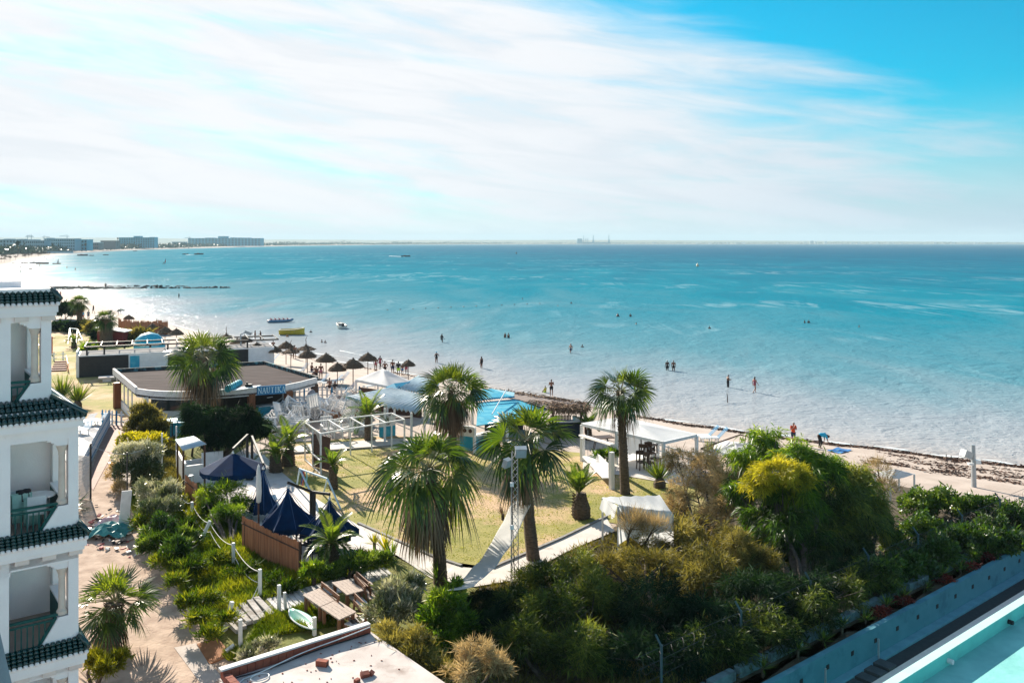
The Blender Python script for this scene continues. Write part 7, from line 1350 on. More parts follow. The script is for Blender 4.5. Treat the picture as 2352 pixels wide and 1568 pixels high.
ps('hips', 884, 863, .1, 'bare man with hands on hips before the tent', wear=bf('black')); ps('stand', 902, 860, 0, 'bare backed man in the middle of the shore group', skin=0, wear=sh('navy'), scale=1.05); ps('stand', 915, 863, .1, 'boy in dark top and neon lime shorts in the shore group', skin=2, wear=[('shirt', 'black'), ('shorts', 'lime')]); ps('stand', 924, 862, .3, 'small child beside the boy in lime shorts', wear=bf('blue'), scale=.78); ps('hips', 933, 860, -.4, 'man in grey at the right end of the shore group', skin=2, wear=[('shirt', 'grey'), ('shorts', 'rose')])
ps('lady', 737, 872, .2, 'bather standing under the tallest straw parasol', wear=bf('pink')); ps('sit', 727, 868, 1.2, 'bather sitting beside the tallest straw parasol', wear=bf('black')); ps('sit', 716, 858, -1.0, 'bather sitting in the shade among the straw parasols', wear=bf('navy')); ps('sit', 757, 897, .6, 'bather sitting with back to the picket fence', wear=bf('black')); ps('sit', 566, 832, .8, 'tanned bather sitting by the blue lamp post', wear=bf('rose')); ps('sit', 770, 905, 2.5, 'dark clothed bather sitting on the sand by the picket fence', wear=[('shirt', 'black'), ('shorts', 'black')])
ps('stand', 190.5, 735, .1, 'person in a sky blue top and red shorts by the tall far palm', wear=[('shirt', 'sky'), ('shorts', 'red')]); ps('stand', 203, 733.5, .3, 'person in grey clothes beside the one in sky blue', wear=[('shirt', 'grey'), ('shorts', 'navy')]); ps('walk', 214.5, 719, 1.6, 'dark figure walking on the sand behind the far palms', skin=2, wear=[('shirt', 'black'), ('shorts', 'grey')]); ps('bend', 271, 723, -1.2, 'dark figure bending over at the water edge near the short palm', skin=2, wear=[('shirt', 'black'), ('shorts', 'black')])
pw('stand', 411, 684.5, .3, 1.5, 'lone dark angler standing off the end of the breakwater', skin=2, wear=[('shirt', 'black'), ('shorts', 'black')]); person('lady', atz(242.5, 663.5, .75), .4, 'dark robed person standing on the breakwater rocks', skin=2, wear=[('shirt', 'black'), ('trousers', 'black')], scale=1.15)
for u, v, lb in ((122, 679, 'bluish dressed walker at the root of the breakwater'), (132.5, 680, 'tanned walker at the root of the breakwater'), (139, 682.5, 'last small walker at the root of the breakwater')): ps('walk', u, v, 1.2, lb, wear=[('shirt', 'grey')] if 'blu' in lb else sh('rose'))
for u, v, po, lb in ((28, 606, 'stand', 'far bather at the left edge of the glittering water'), (31.5, 607, 'lady', 'far bather between two others at the left water edge'), (34.5, 605, 'walk', 'far bather walking right at the left water edge'), (47, 615.5, 'stand', 'far bather wading in the glitter below the moored boats'), (91, 612, 'stand', 'far bather wading below the yellow boat'), (153.7, 617, 'walk', 'far bather wading right of the sailing dinghy'), (173, 621, 'walk', 'far bather leaning in the glitter, rightmost of the far waders'), (47.8, 626.6, 'stand', 'far bather nearest the white tower in the glitter'), (102, 592, 'stand', 'far bather at the water edge above the yellow boat'), (107, 597, 'stand', 'far reddish bather above the yellow boat'), (124, 597.5, 'stand', 'far bather above the sailing dinghy'), (111, 587, 'walk', 'far walker on the sand above the yellow boat')):
    pw(po, u, v, .2, 1.0, lb, skin=2, wear=sh('black'))
for u, v, lb in ((67.5, 619, 'left far bather of a huddle of three in the glitter'), (70, 619, 'middle far bather of a huddle of three in the glitter'), (72.5, 619.2, 'right far bather of a huddle of three in the glitter')): pw('stand', u, v, .8, 0, lb, skin=2, wear=sh('black'))
SWM = 'swimmers with only head and shoulders above the sea'
for u, v, d, lb in ((739, 786, 1.28, 'left swimmer of a pair inshore of the yellow boat'), (747, 787, 1.3, 'right swimmer of a pair inshore of the yellow boat'), (714, 763, 1.3, 'swimmer right of the yellow boat'), (1200, 687, 1.3, 'lone swimmer far out above the middle palms'), (1312, 697, 1.25, 'swimmer far out to the right of the lone one'), (1281.6, 703, 1.38, 'swimmer with only the head showing far out'), (1448, 727, 1.05, 'broad shouldered bather standing chest deep far out'), (1461, 745, 1.3, 'swimmer below the chest deep bather'), (1337.5, 797, 1.32, 'swimmer near the wading man in foam'), (1629.6, 754.6, 1.22, 'swimmer alone in the middle of the turquoise water'), (1848, 741.5, 1.2, 'left swimmer of a far pair at the right'), (1857.5, 741.5, 1.1, 'right swimmer of a far pair at the right'), (1973, 751, 1.35, 'farthest right swimmer, a tiny dark head')):
    pw('stand', u, v, d, rng.uniform(0, 6), lb, skin=2, group=SWM)
# ---------------------------------------------------------------- boats and buoys
def hull(m, L, B, D, bow=.3, n=14, rows=6, mi=0):
    R_ = []
    for i in range(n+1):
        s = i/n; x = (s-.5)*L; wd = B/2*(1-(max(0, (s-(1-bow))/bow))**2.2)*(.88+.12*math.sin(PI*min(1, s*1.4))); zz = D*(1+.35*s**3); R_.append([Vector((x, wd*math.sin(a)*1.0, -.15+zz*(1-math.cos(a))*1.0 if abs(a) < 1.2 else zz-.15)) for a in np.linspace(-PI/2, PI/2, rows*2+1)])
    m.grid(R_, mi); m.add([p for p in R_[0]], [tuple(range(len(R_[0])))], mi); return [r[0] for r in R_]+[r[-1] for r in reversed(R_)]
def rowboat(label, u, v, L, B, D, rz, m1, m2, extra=None, tilt=0):
    p = atz(u, v, 0); t = thing('boat', label, 'boat', (0, 0, 0)); m = MB(); rim = hull(m, L, B, D); o = m.build('hull', m1, t, smooth=True); o.modifiers.new('t', 'SOLIDIFY').thickness = .05
    m = MB(); m.tube(rim+[rim[0]], .06, 5); m.build('gunwale', m2, t)
    for x in (-.25, .1): m = MB(); m.box((x*L, 0, D*.62), (.3, B*.85, .05)); m.build('thwart', m2, t)
    if extra: extra(t)
    t.location = p; t.rotation_euler = (tilt, 0, rz); return t
YEL = mat('yellow_hull', (.62, .48, .05), (.50, .38, .04), rough=.4); CREAM = mat('cream_trim', (.75, .70, .55), rough=.5); RIBR = mat('red_black_tube', (.30, .03, .04), rough=.4); RIBB = mat('blue_grey_tube', (.10, .22, .34), rough=.4); DKH = mat('dark_hull', (.02, .022, .03), rough=.4); WHH = mat('white_hull', (.78, .76, .70), rough=.35)
rowboat('yellow open boat anchored off the parasols', 671, 768, 4.3, 1.9, 1.0, .05, YEL, CREAM)
def mot(t): m = MB(); m.box((-2.0, 0, .75), (.35, .4, .6)); m.build('outboard_motor', DKH, t); m = MB(); m.slab([(1.6, 0, .95), (.3, .75, .9), (-.3, .7, .9), (-.3, -.7, .9), (.3, -.75, .9)], .15); m.build('foredeck', WHH, t)
rowboat('white motorboat with its bow raised right of the yellow boat', 783, 753, 4.2, 1.8, .8, 1.9, WHH, DKH, mot, .12)
t = thing('towable_raft', 'inflatable banana raft with red and blue tubes and seats', 'raft', (0, 0, 0))
for y, mt in ((-.55, RIBB), (.55, RIBB), (0, RIBR)): m = MB(); pts = [Vector((x, y*(1-.5*max(0, x/2.4)**4), .30+.25*max(0, x/2.6)**3)) for x in np.linspace(-2.5, 2.6, 14)]; m.tube(pts, [.12]+[.27]*12+[.14], 10); m.build('tube', mt, t, smooth=True)
for x in np.linspace(-1.7, 1.5, 5): m = MB(); m.box((x, 0, .66), (.3, .4, .22)); m.box((x-.12, 0, .85), (.08, .3, .25)); m.build('seat', RIBR, t)
m = MB(); m.tube([(x, s*.57, .6) for s in (1,) for x in np.linspace(-2.2, 2.2, 6)], .03, 5); m.build('grab_line', CREAM, t); t.location = atz(643, 740, 0); t.rotation_euler = (0, 0, .35)
def smallboat(label, u, v, L, rz=0, cat='boat', mt=None): m = MB(); hull(m, L, L*.3, L*.13); m.box((-.1*L, 0, L*.13), (L*.25, L*.18, L*.08)); o = m.build('boat', mt or DKH, None, smooth=False); o.modifiers.new('t', 'SOLIDIFY').thickness = .06; tag(o, label, cat, 'small far boats on the glittering bay'); o.location = atz(u, v, 0); o.rotation_euler = (0, 0, rz)
for u, v, L, lb in ((53, 604.7, 4, 'tiny dark skiff, leftmost on the glitter'), (59, 604.7, 4, 'tiny dark skiff next to the leftmost one'), (79.7, 604.7, 7, 'dark moored boat between the skiffs and the yellow striped one'), (98, 606.4, 9, 'long moored boat with yellow stripe near the far beach'), (190, 587.4, 12, 'long flat raft boat off the far beach'), (210, 587.4, 6, 'small boat right of the flat raft boat'), (243, 586, 7, 'dark jet boat right of the far small boats'), (310.6, 577, 8, 'tiny boat close to the far shore'), (426, 584.5, 8, 'towed black ring behind the speedboat'), (457, 584.5, 12, 'dark speedboat crossing the bay on the left'), (932, 589.5, 10, 'speedboat trailing a white wake in mid bay'), (656, 564.5, 10, 'very faint boat near the far shore')): smallboat(lb, u, v, L)
FOAM = mat('sea_foam', (.80, .82, .82), (.6, .7, .74), sc=.8, rough=.9)
def wake(label, pts, w0, w1):
    m = MB(); rows = []
    for i, (u, v) in enumerate(pts): k = i/(len(pts)-1); p = atz(u, v, 0.06); wd = w0+(w1-w0)*k; rows.append([p+Vector((rng.uniform(-1, 1), wd*s*(1+rng.uniform(-.4, .4)), .12*(1-abs(s))*1.5)) for s in (-1, -.4, .4, 1)])
    m.grid(rows); o = m.build('wake', FOAM); struct(o, 'stuff')
wake('', [(930, 589.5), (922, 589.2), (912, 588.8), (902, 588.4), (893, 588.2)], 2, 6); wake('', [(456, 584.7), (446, 585), (438, 585.2), (430, 585)], 1.5, 5)
def sail(label, u, v, hgt, col, lean, board): 
    p = atz(u, v, 0); t = thing('windsurfer' if board else 'dinghy', label, 'sailboat', p); m = MB(); hull(m, 3 if board else 6, .9 if board else 2, .25 if board else .8); m.v = [(a+p.x, b+p.y, c+p.z) for a, b, c in m.v]; m.build('hull', DKH, t)
    m = MB(); m.tube([p+ZZ*.2, p+Vector((lean*hgt, 0, hgt))], .07, 5); m.build('mast', DKH, t); m = MB(); m.slab([p+ZZ*.8+Vector((.2, 0, 0)), p+Vector((lean*hgt, 0, hgt)), p+Vector((lean*hgt*.5+hgt*.12, .3, hgt*.55)), p+Vector((hgt*.25, .3, 1.0))], .06); m.build('sail', mat('sail_cloth', col, rough=.7), t)
sail('windsurfer with a small red sail out in the bay', 376.5, 606.5, 4.3, (.5, .10, .10), .35, True); sail('dark sailing dinghy among the far moored boats', 131, 606.5, 4.0, (.10, .12, .16), .25, False)
p = atz(375, 606.5, .3); person('hold', p, 1.2, 'tiny rider holding the red windsurf sail', skin=2, wear=[('shirt', 'black')], scale=1.0)
for i, (u, v, s, c, lb) in enumerate(((1602, 612, 1.3, (.5, .45, .3), 'pale pillar buoy in the open turquoise sea'), (1186, 583, 1.6, (.05, .06, .07), 'dark stick buoy far out above the middle'), (645, 768.5, .3, (.02, .05, .04), 'dark green mooring buoy left of the yellow boat'), (660, 773, .35, (.35, .16, .05), 'orange mooring buoy below the yellow boat'), (1419, 727, .5, (.05, .06, .07), 'short dark marker stick beside the chest deep bather'), (700, 767, .18, (.05, .05, .05), 'tiny dark float right of the yellow boat'))):
    m = MB(); m.lathe(atz(u, v, 0)-ZZ*.2, [(s*.6, 0), (s*.75, s*.4), (s*.6, s), (s*.35, s*1.4), (s*.1, s*1.9)], 10); tag(m.build('buoy', mat('buoy_paint', c, rough=.5)), lb, 'buoy')
m = MB(); p = atz(1671, 924, 0); m.tube([p-ZZ*.3, p+ZZ*.5, p+Vector((-.06, 0, .95))], [.05, .045, .03], 6); tag(m.build('stake', DKWOOD), 'dark stake standing in the shallows below the wader in the cap', 'stake')
fl = [(u, 712+.0*u-(u-890)*.043) for u in np.linspace(890, 1240, 13)]
for u, v in fl: m = MB(); m.ell(atz(u, v, .02), (.22, .18, .14), 8, 6); tag(m.build('float', DKH), 'small dark float of the swim line left of centre', 'float', 'floats of the swimming line')
# ---------------------------------------------------------------- breakwater rocks
ROCK = mat('black_rock', (.018, .024, .024), (.035, .042, .042), sc=1.2, rough=.9, bump=.8); rocks = []
for k in range(5):
    m = MB(); m.ell((0, 0, 0), (1, .8, .6), 9, 7, .55); rocks.append(m)
RK = []; RG = 'rocks of the low breakwater'; r = random.Random(12)
def rock(u, v, w_, h_):
    p = atz(u, v, 0); k = r.randrange(5)
    if len(RK) <= k or True:
        if k not in dict(RK): m = rocks[k]; o = m.build('rock', ROCK); RK.append((k, o)); o.location = p
        else: o = dict(RK)[k].copy(); C.objects.link(o); o.location = p
    o.scale = (w_, w_*r.uniform(.7, 1.1), h_); o.rotation_euler = (0, 0, r.uniform(0, 6)); tag(o, 'black rock of the low breakwater reaching into the bay', 'rock', RG)
for u in np.arange(93, 252, 3.2): rock(u+r.uniform(-1, 1), 663.5+r.uniform(-2.5, .8), r.uniform(.5, 1.0), r.uniform(.5, 1.0))
for u in np.arange(110, 215, 4.4): rock(u+r.uniform(-1, 1), 660.3+r.uniform(-1.0, .6), r.uniform(.5, .9), r.uniform(.5, .9))
for u in np.arange(255, 524, 4.2):
    if r.random() < .72: rock(u, 662.6-(u-255)*.006+r.uniform(-.4, .4), r.uniform(.35, 1.15), r.uniform(.35, .95))
for u in np.arange(252, 432, 4.2):
    if r.random() < (.8 if 310 < u < 370 else .45): rock(u, 658+r.uniform(-.4, .4), r.uniform(.4, 1.2), r.uniform(.3, 1.3) if 310 < u < 370 else r.uniform(.25, .6))
# ---------------------------------------------------------------- parasols and loungers
def thatch(kind):
    t = thing('straw_parasol', 'straw', 'parasol', (0, 0, 0), group='straw parasols on the beach'); rr = random.Random(kind+5); m = MB()
    if kind == 0: prof = [(.04, 2.95), (.10, 2.82), (.45, 2.62), (.85, 2.38), (1.20, 2.10), (1.28, 1.98), (1.16, 2.02), (.6, 2.36), (.1, 2.6)]
    else: prof = [(.03, 3.10), (.05, 2.85), (.14, 2.66), (.35, 2.52), (.8, 2.36), (1.25, 2.22), (1.30, 2.12), (1.18, 2.15), (.5, 2.36), (.1, 2.45)]
    prof = [(a*.80, b) for a, b in prof]; m.lathe((0, 0, 0), prof, 20, jit=.10, rr=rr)
    if kind: m.tube([(0, 0, 3.05), (.06, 0, 3.3), (-.05, .02, 3.55), (-.2, .02, 3.7)], [.05, .04, .03, .01], 5)
    m.build('canopy', STRAW, t)
    P_ = []; D_ = []
    for i in range(260): a = rr.random()*6.283; s = rr.random()**.5; rad = 1.22*s; z = np.interp(rad, [0, .1, .45, .85, 1.2], [2.93, 2.82, 2.62, 2.38, 2.08]) if kind == 0 else np.interp(rad, [0, .14, .35, .8, 1.25], [2.9, 2.66, 2.52, 2.36, 2.2]); P_.append((math.cos(a)*rad*.8, math.sin(a)*rad*.8, z+.02)); D_.append((math.cos(a), math.sin(a), -.65 if kind == 0 else -.35))
    D_ = unit(np.array(D_)+nr.normal(size=(260, 3))*.18); V, Q = leafcloud(np.array(P_), D_, nr.uniform(.2, .42, 260), nr.uniform(.02, .05, 260), 5); npmesh('straw', V, Q, STRAW, t)
    m = MB(); m.tube([(0, 0, -.2), (0, 0, 2.7)], .045, 7); m.build('pole', DKWOOD, t); return Tpl(t)
T0, T1 = thatch(0), thatch(1)
for tp, u, v, s, lb in ((T0, 562, 820, 1, 'straw parasol beside the blue lamp post'), (T0, 657, 836, 1, 'straw parasol to the left of the two men by the water'), (T0, 590, 842, 1, 'straw parasol just behind the brown plank roof'), (T0, 628, 845, .95, 'straw parasol between the roof corner and the water'), (T1, 668, 850, .95, 'flat straw parasol with a curled tip in front'), (T1, 703, 846, 1.05, 'flat straw parasol with the longest curled tip'), (T0, 706, 862, 1.0, 'ragged straw parasol behind the flat ones'), (T0, 749, 873, 1.0, 'tallest dark straw parasol on a thin leaning pole'), (T0, 845, 868, 1.0, 'low straw parasol nearest the shore group'), (T0, 811, 892, 1.05, 'straw parasol just left of the white tent'), (T0, 379, 797, 1, 'straw parasol by the reed wall'), (T0, 405, 802, 1, 'straw parasol half hidden behind the palm crown'), (T0, 296, 757, .9, 'dark straw parasol standing behind the reed wall'), (T0, 350, 782, .9, 'straw parasol left of the other two behind the black hut'), (T1, 520, 812, 1, 'straw parasol partly hidden by the palm before the bar'), (T0, 545, 830, 1, 'straw parasol above the rear edge of the plank roof'), (T0, 775, 892, .9, 'small straw parasol above the picket fence'), (T0, 938, 872, .8, 'brown straw parasol lying low behind the tent')):
    tp.put(gp(u, v), rng.uniform(0, 6), lb, scale=s)
r = random.Random(77)
for i in range(60):
    k = r.random(); u = 2+112*k; v = 601-16*k**.8-r.uniform(0, 11)*(1-.75*k); p = atz(u, v, 1.5); tp = T0; tp.put((p.x, p.y, .4), r.uniform(0, 6), 'tiny straw parasol in the rows on the far left beach', 'rows of straw parasols on the far left beach', scale=1.3)
lo_ = thing('sun_lounger', 'white', 'sun lounger', (0, 0, 0), group='white sun loungers on the beach')
LB_ = mat('lounger_blue', (.10, .30, .50), (.08, .25, .42), rough=.7)
m = MB(); [m.box((0, y, .34), (.60, .10, .025)) for y in np.linspace(-.25, .85, 9)]; m.build('seat', WPL, lo_); m = MB(); [m.beam((-.3, -.3-.07*k, .36+.07*k), (.3, -.3-.07*k, .36+.07*k), .08, .02) for k in range(9)]; m.build('backrest', LB_, lo_); m = MB(); m.beam((-.3, -.3, .32), (-.3, .95, .32), .05); m.beam((.3, -.3, .32), (.3, .95, .32), .05); m.build('frame', WPL, lo_)
for x in (-.27, .27):
    for y in (-.2, .8): m = MB(); m.beam((x, y, 0), (x, y, .32), .06); m.build('leg', WPL, lo_)
LO = Tpl(lo_)
for u, v, rz, lb in ((572, 838, 2.2, 'lounger beside the tanned bather by the lamp post'), (600, 832, 2.0, 'lounger between the lamp post and the first parasols'), (612, 836, 2.2, 'lounger second behind the plank roof'), (622, 834, 2.1, 'lounger third behind the plank roof'), (764, 886, 2.0, 'lounger with raised blue back beside the tallest parasol'), (780, 880, 2.2, 'lounger facing the sea right of the tallest parasol'), (690, 858, 2.4, 'lounger shaded by the flat straw parasols'), (733, 885, 2.2, 'lounger at the corner of the plank roof'), (395, 806, 2, 'lounger near the parasol behind the black hut'), (372, 803, 2.3, 'lounger left behind the black hut'), (360, 800, 2.1, 'lounger farthest left behind the black hut'), (800, 900, 2.2, 'lounger beside the parasol left of the tent'), (860, 893, 2.2, 'lounger seen under the white tent'), (590, 826, 2.3, 'lounger nearest the water behind the bar'), (1640, 1015, 1.6, 'lounger behind the gazebo lattice'), (1620, 1010, 1.6, 'lounger left of another behind the gazebo lattice'), (198, 978, 1.0, 'white lounger on the pale paving beside the ramp fence'), (228, 976, 1.1, 'white lounger nearest the ramp fence on the paving'), (190, 997, 1.0, 'lounger low on the pale paving by the tower eave')): LO.put(gp(u, v, .05), rz, lb, scale=1.15)
def bluetent(label, uv, z, mt, leg=True):
    t = thing('beach_canopy', label, 'sunshade', gp(uv[0][0], uv[0][1]+30)); q = [W(u, v, z) for u, v in uv]; c = sum(q, Vector())/len(q)+ZZ*.3; m = MB()
    for i in range(len(q)): a, b = q[i], q[(i+1) % len(q)]; m.grid([[lerp(lerp(a, b, k/5), c, s/3)-ZZ*.08*math.sin(PI*k/5) for k in range(6)] for s in range(4)])
    m.build('canopy', mt, t, smooth=True)
    for p in q: post('leg', t, p, z, .08, WHITE)
bluetent('pale blue white shade canopy on the sand behind the gazebo', [(1605, 1040), (1660, 1010), (1730, 1014), (1760, 1032), (1690, 1048)], 2.6, CANVAS)
bluetent('small white shade tent on four legs beside the hedge', [(2010, 1085), (2065, 1080), (2100, 1088), (2045, 1100)], 2.7, CANVAS)
m = MB(); q = [W(1610, 1030, 2.9), W(1700, 998, 2.9), W(1780, 1018, 2.8)]; m.tube(q, .05, 6); m.tube([q[0], W(1670, 1050, 2.2)], .05, 6); m.tube([W(1725, 1000, 2.9), W(1725, 1028, 2.0)], .04, 6); tag(m.build('bare_frame', RUST), 'thin rusty rails of a bare frame behind the gazebo', 'frame')
m = MB(); q = [gp(1898, 1036), gp(1925, 1028), gp(1957, 1034), gp(1930, 1042)]; rows = [[lerp(lerp(q[0], q[1], a), lerp(q[3], q[2], a), b)+ZZ*(.05+.03*math.sin(9*a+5*b)) for a in np.linspace(0, 1, 7)] for b in np.linspace(0, 1, 7)]; m.grid(rows); tag(m.build('beach_towel', CLO['blue']), 'blue towel spread on the sand beside the bending person', 'towel')
m = MB(); p = gp(1838, 1029); m.ell(p+ZZ*.12, (.2, .15, .12), 8, 6); tag(m.build('beach_bag', CLO['sky']), 'small blue bag on the sand at the feet of the man in orange red', 'bag')
# ---------------------------------------------------------------- lamp posts, reed wall, pod
def lamp(label, u, vb, vt, arm, col, boxes=()):
    b = gp(u, vb); zt = at(u, vt, b.y).z; t = thing('street_lamp', label, 'street lamp', b); m = MB(); m.tube([b-ZZ*.1, Vector((b.x, b.y, zt))], [.11, .08], 8); m.build('pole', col, t)
    m = MB(); m.tube([Vector((b.x, b.y, zt-.1)), Vector((b.x+arm*.6, b.y, zt+.1)), Vector((b.x+arm, b.y, zt+.15))], .05, 6); m.build('arm', STEEL, t); m = MB(); M = Matrix.Rotation(.35*(1 if arm > 0 else -1), 3, 'Y'); m.box((b.x+arm*1.15, b.y, zt+.12), (.75, .5, .35), M=M); m.build('lamp_head', STEEL, t); return t, b, zt
t, b, zt = lamp('tall beach lamp with blue painted foot behind the plank roof', 553, 842, 766, .75, STEEL); m = MB(); m.tube([b, b+ZZ*1.9], .14, 8); m.build('painted_foot', BLUE, t)
b = gp(2237, 1118); zt = at(2234, 1021, b.y).z; t = thing('light_pole', 'pale grey pole with a floodlight and small boxes on the beach at the right', 'light pole', b)
m = MB(); m.tube([b-ZZ*.1, Vector((b.x-.05, b.y, zt))], [.15, .12], 10); m.build('pole', STEEL, t); m = MB(); m.box((b.x-.48, b.y-.05, zt-.55), (.55, .45, .42), M=Matrix.Rotation(.25, 3, 'Z')@Matrix.Rotation(.4, 3, 'Y')); m.tube([(b.x-.3, b.y, zt-.6), (b.x, b.y, zt-.6)], .04, 6); m.build('floodlight', STEEL, t); m = MB(); m.box((b.x+.17, b.y-.1, zt-1.0), (.3, .25, .24)); m.box((b.x-.24, b.y-.1, zt-1.12), (.3, .2, .12)); m.build('junction_box', WPL, t)
lamp('dark lamp pole with a long arm near the short palm', 253, 742, 712, 1.9, BLACK)
rw = thing('reed_wall', 'brown reed windbreak wall on the beach with leaning poles', 'fence', gp(330, 770)); pts = [gp(272, 764), gp(300, 768), (gp(345, 769)), gp(386, 768)]; m = MB(); rt = []; rb = []
for a, b in zip(pts[:-1], pts[1:]):
    for k in np.linspace(0, 1, 40): p = lerp(a, b, k); rb.append(p-ZZ*.2); rt.append(p+ZZ*(2.1+rng.uniform(-.25, .35))+Vector((rng.uniform(-.05, .05), 0, 0)))
m.grid([rb, rt]); o = m.build('reeds', REED, rw); o.modifiers.new('t', 'SOLIDIFY').thickness = .08
for k in range(7): m = MB(); a = gp(372+k*5, 769); m.tube([a, a+Vector((-1.2, .4, 2.6-.25*k))], .06, 5); m.build('leaning_pole', DKWOOD, rw)
for k in range(3): m = MB(); m.tube([gp(370, 769)+ZZ*(.7+.6*k)+Vector((-.6*k, 0, 0)), gp(404, 771)+ZZ*(.4+.4*k)+Vector((-.5*k, 0, 0))], .05, 5); m.build('cross_pole', DKWOOD, rw)
t = thing('beach_kiosk', 'rounded light blue pod kiosk behind the black hut', 'kiosk', gp(343, 808)); p = gp(343, 812); m = MB(); m.lathe(p, [(1.9, 0), (1.9, 1.1), (1.7, 1.9), (1.1, 2.5), (.3, 2.75), (.01, 2.8)], 16); m.build('shell', SKYB, t, smooth=True); m = MB(); m.lathe(p+ZZ*1.2, [(1.95, 0), (1.95, .3), (1.9, .3), (1.9, 0)], 16); m.build('counter', WHITE, t)
t = thing('playground_slide', 'small red and white shed in the far garden by the palm', 'shed', gp(262, 790)); p = gp(260, 790); m = MB(); m.box(p+ZZ*1, (3.6, 2, 2)); m.build('wall', mat('dark_red_boards', (.22, .03, .03), rough=.7), t); m = MB(); m.slab([p+Vector((-2, -1.3, 2.5)), p+Vector((2.2, -1.3, 1.9)), p+Vector((2.2, 1.3, 1.9)), p+Vector((-2, 1.3, 2.5))], .12); m.build('roof', WHITE, t)
t = thing('playground_swing', 'green metal swing frame in the garden beyond the tower', 'swing', gp(180, 800))
a, b = at(160, 754, 138), at(178, 756, 136); m = MB(); m.tube([a, b], .09, 6); m.build('top_bar', SWB, t)
for p, u, v in ((a, 156, 790), (a, 166, 788), (b, 175, 790), (b, 190, 782)): m = MB(); m.tube([p, gp(u, v)], .07, 6); m.build('leg', mat('green_metal', (.05, .16, .12), rough=.5), t)
for u0, v0, u1, v1, lb in ((218, 790, 238, 789, 'white surfboard lying on the lawn below the short palm'), (158, 801, 192, 796, 'long white board lying on the lawn above the black hut')): a, b = gp(u0, v0), gp(u1, v1); m = MB(); m.slab([a+ZZ*.3, lerp(a, b, .5)+Vector((0, -.45, .35)), b+ZZ*.3, lerp(a, b, .5)+Vector((0, .45, .35))], .12); tag(m.build('surfboard', WPL), lb, 'board')
# ---------------------------------------------------------------- seaweed along the waterline
WEED = mat('dried_seaweed', (.15, .085, .06), (.09, .05, .037), sc=3, rough=1, bump=1.2, bsc=12); r = random.Random(5); P_ = []; D_ = []; 
def shore_pts(us, offs):
    """points a given distance inland of the waterline along the sight lines us"""
    us = np.asarray(us, float); offs = np.asarray(offs, float); lo = np.full(us.shape, 20.0); hi = np.full(us.shape, 230.0); k = (us-U0)/F
    for _ in range(26):
        y = (lo+hi)/2; d = shore_d(k*y, y); m_ = d > offs; lo = np.where(m_, y, lo); hi = np.where(m_, hi, y)
    return np.column_stack([k*lo, lo, np.zeros(len(us))])
U_ = []; O_ = []
for i in range(5600):
    u = r.uniform(1480, 2360) if r.random() < .8 else r.uniform(640, 1500); wob = .25*math.sin(u*.021)+.2*math.sin(u*.053); den = .5+.5*math.sin(u*.013+1)
    U_.append(u); O_.append(max(.2, r.gauss(.7+wob, .07+.12*den) if r.random() < .78 else r.gauss(1.35+wob*1.2, .10)))
P_ = [tuple(q) for q in shore_pts(U_, O_)]
for c in shore_pts([r.uniform(2020, 2352) for _ in range(60)], [r.uniform(2.2, 9.5) for _ in range(60)]):
    w_ = r.uniform(.2, .9)
    for _ in range(int(46*w_)): t_ = r.gauss(0, w_*.9); P_.append((c[0]+t_*.86, c[1]-t_*.5+r.gauss(0, w_*.22), 0))
P_ = np.array(P_); P_[:, 2] = G(P_[:, 0], P_[:, 1])+nr.uniform(0, .05, len(P_)); D_ = unit(nr.normal(size=(len(P_), 3))*np.array([1, 1, .12])); V, Q = leafcloud(P_, D_, nr.uniform(.15, .45, len(P_)), nr.uniform(.05, .12, len(P_)), 6); struct(npmesh('seaweed', V, Q, WEED), 'stuff')
# thin lines of surf
m = MB()
for (u0, u1, off, amp) in ((1200, 2352, -.35, .25), (560, 1000, -.5, .3), (620, 900, -3.2, .6), (270, 480, -1.2, .6), (780, 960, -6.5, .8)):
    us = np.arange(u0, u1, 6); o2 = np.array([off+amp*math.sin(u*.03)+r.uniform(-.06, .06) for u in us]); w_ = np.array([max(.02, .10+.10*math.sin(u*.05+off)+r.uniform(-.05, .05)) for u in us])
    a_, b_ = shore_pts(us, o2-w_), shore_pts(us, o2+w_); row = [[Vector((*p[:2], .035)), Vector((*q[:2], .035))] for p, q in zip(a_, b_)]
    m.grid(row)
struct(m.build('surf', FOAM), 'stuff')
# ---------------------------------------------------------------- service lane, planter wall, razor wire fence, turquoise roof
WP0 = Vector((11.3, 30.66, 0)); We = Vector((12.77, 10.28, 0)).normalized(); Wn = Vector((We.y, -We.x, 0))
def RW(a, b, z): return WP0+We*a+Wn*b+ZZ*z
def strip(m, a0, a1, b0, b1, z1, z0, mi=0): m.slab([RW(a0, b0, z1), RW(a1, b0, z1), RW(a1, b1, z1), RW(a0, b1, z1)], z1-z0, mi)
BLW = mat('shade_blue_render', (0.085, 0.25, 0.32), (0.07, 0.22, 0.28), sc=1.5, rough=.9, bump=.3, c3=(0.055, 0.17, 0.23), sc3=.9)  # shade on the wall is put into this dark blue base
ASPH = mat('asphalt', (0.05, 0.052, 0.055), (0.04, 0.042, 0.045), sc=6, rough=.9, bump=.3)
pw_ = thing('planter_wall', 'long shade blue retaining wall with planter trough along the service lane', 'wall', RW(0, 0, .5))
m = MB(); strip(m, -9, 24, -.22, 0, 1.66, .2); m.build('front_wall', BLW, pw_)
m = MB(); strip(m, -9, 24, -1.0, -.221, 1.50, .4); m.build('planting_soil', SOIL, pw_)
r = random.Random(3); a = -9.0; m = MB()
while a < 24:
    L_ = r.uniform(1.2, 2.1); strip(m, a, a+L_, -1.28, -1.001, 1.80+r.uniform(-.04, .05), .6); a += L_+r.uniform(.15, .5)
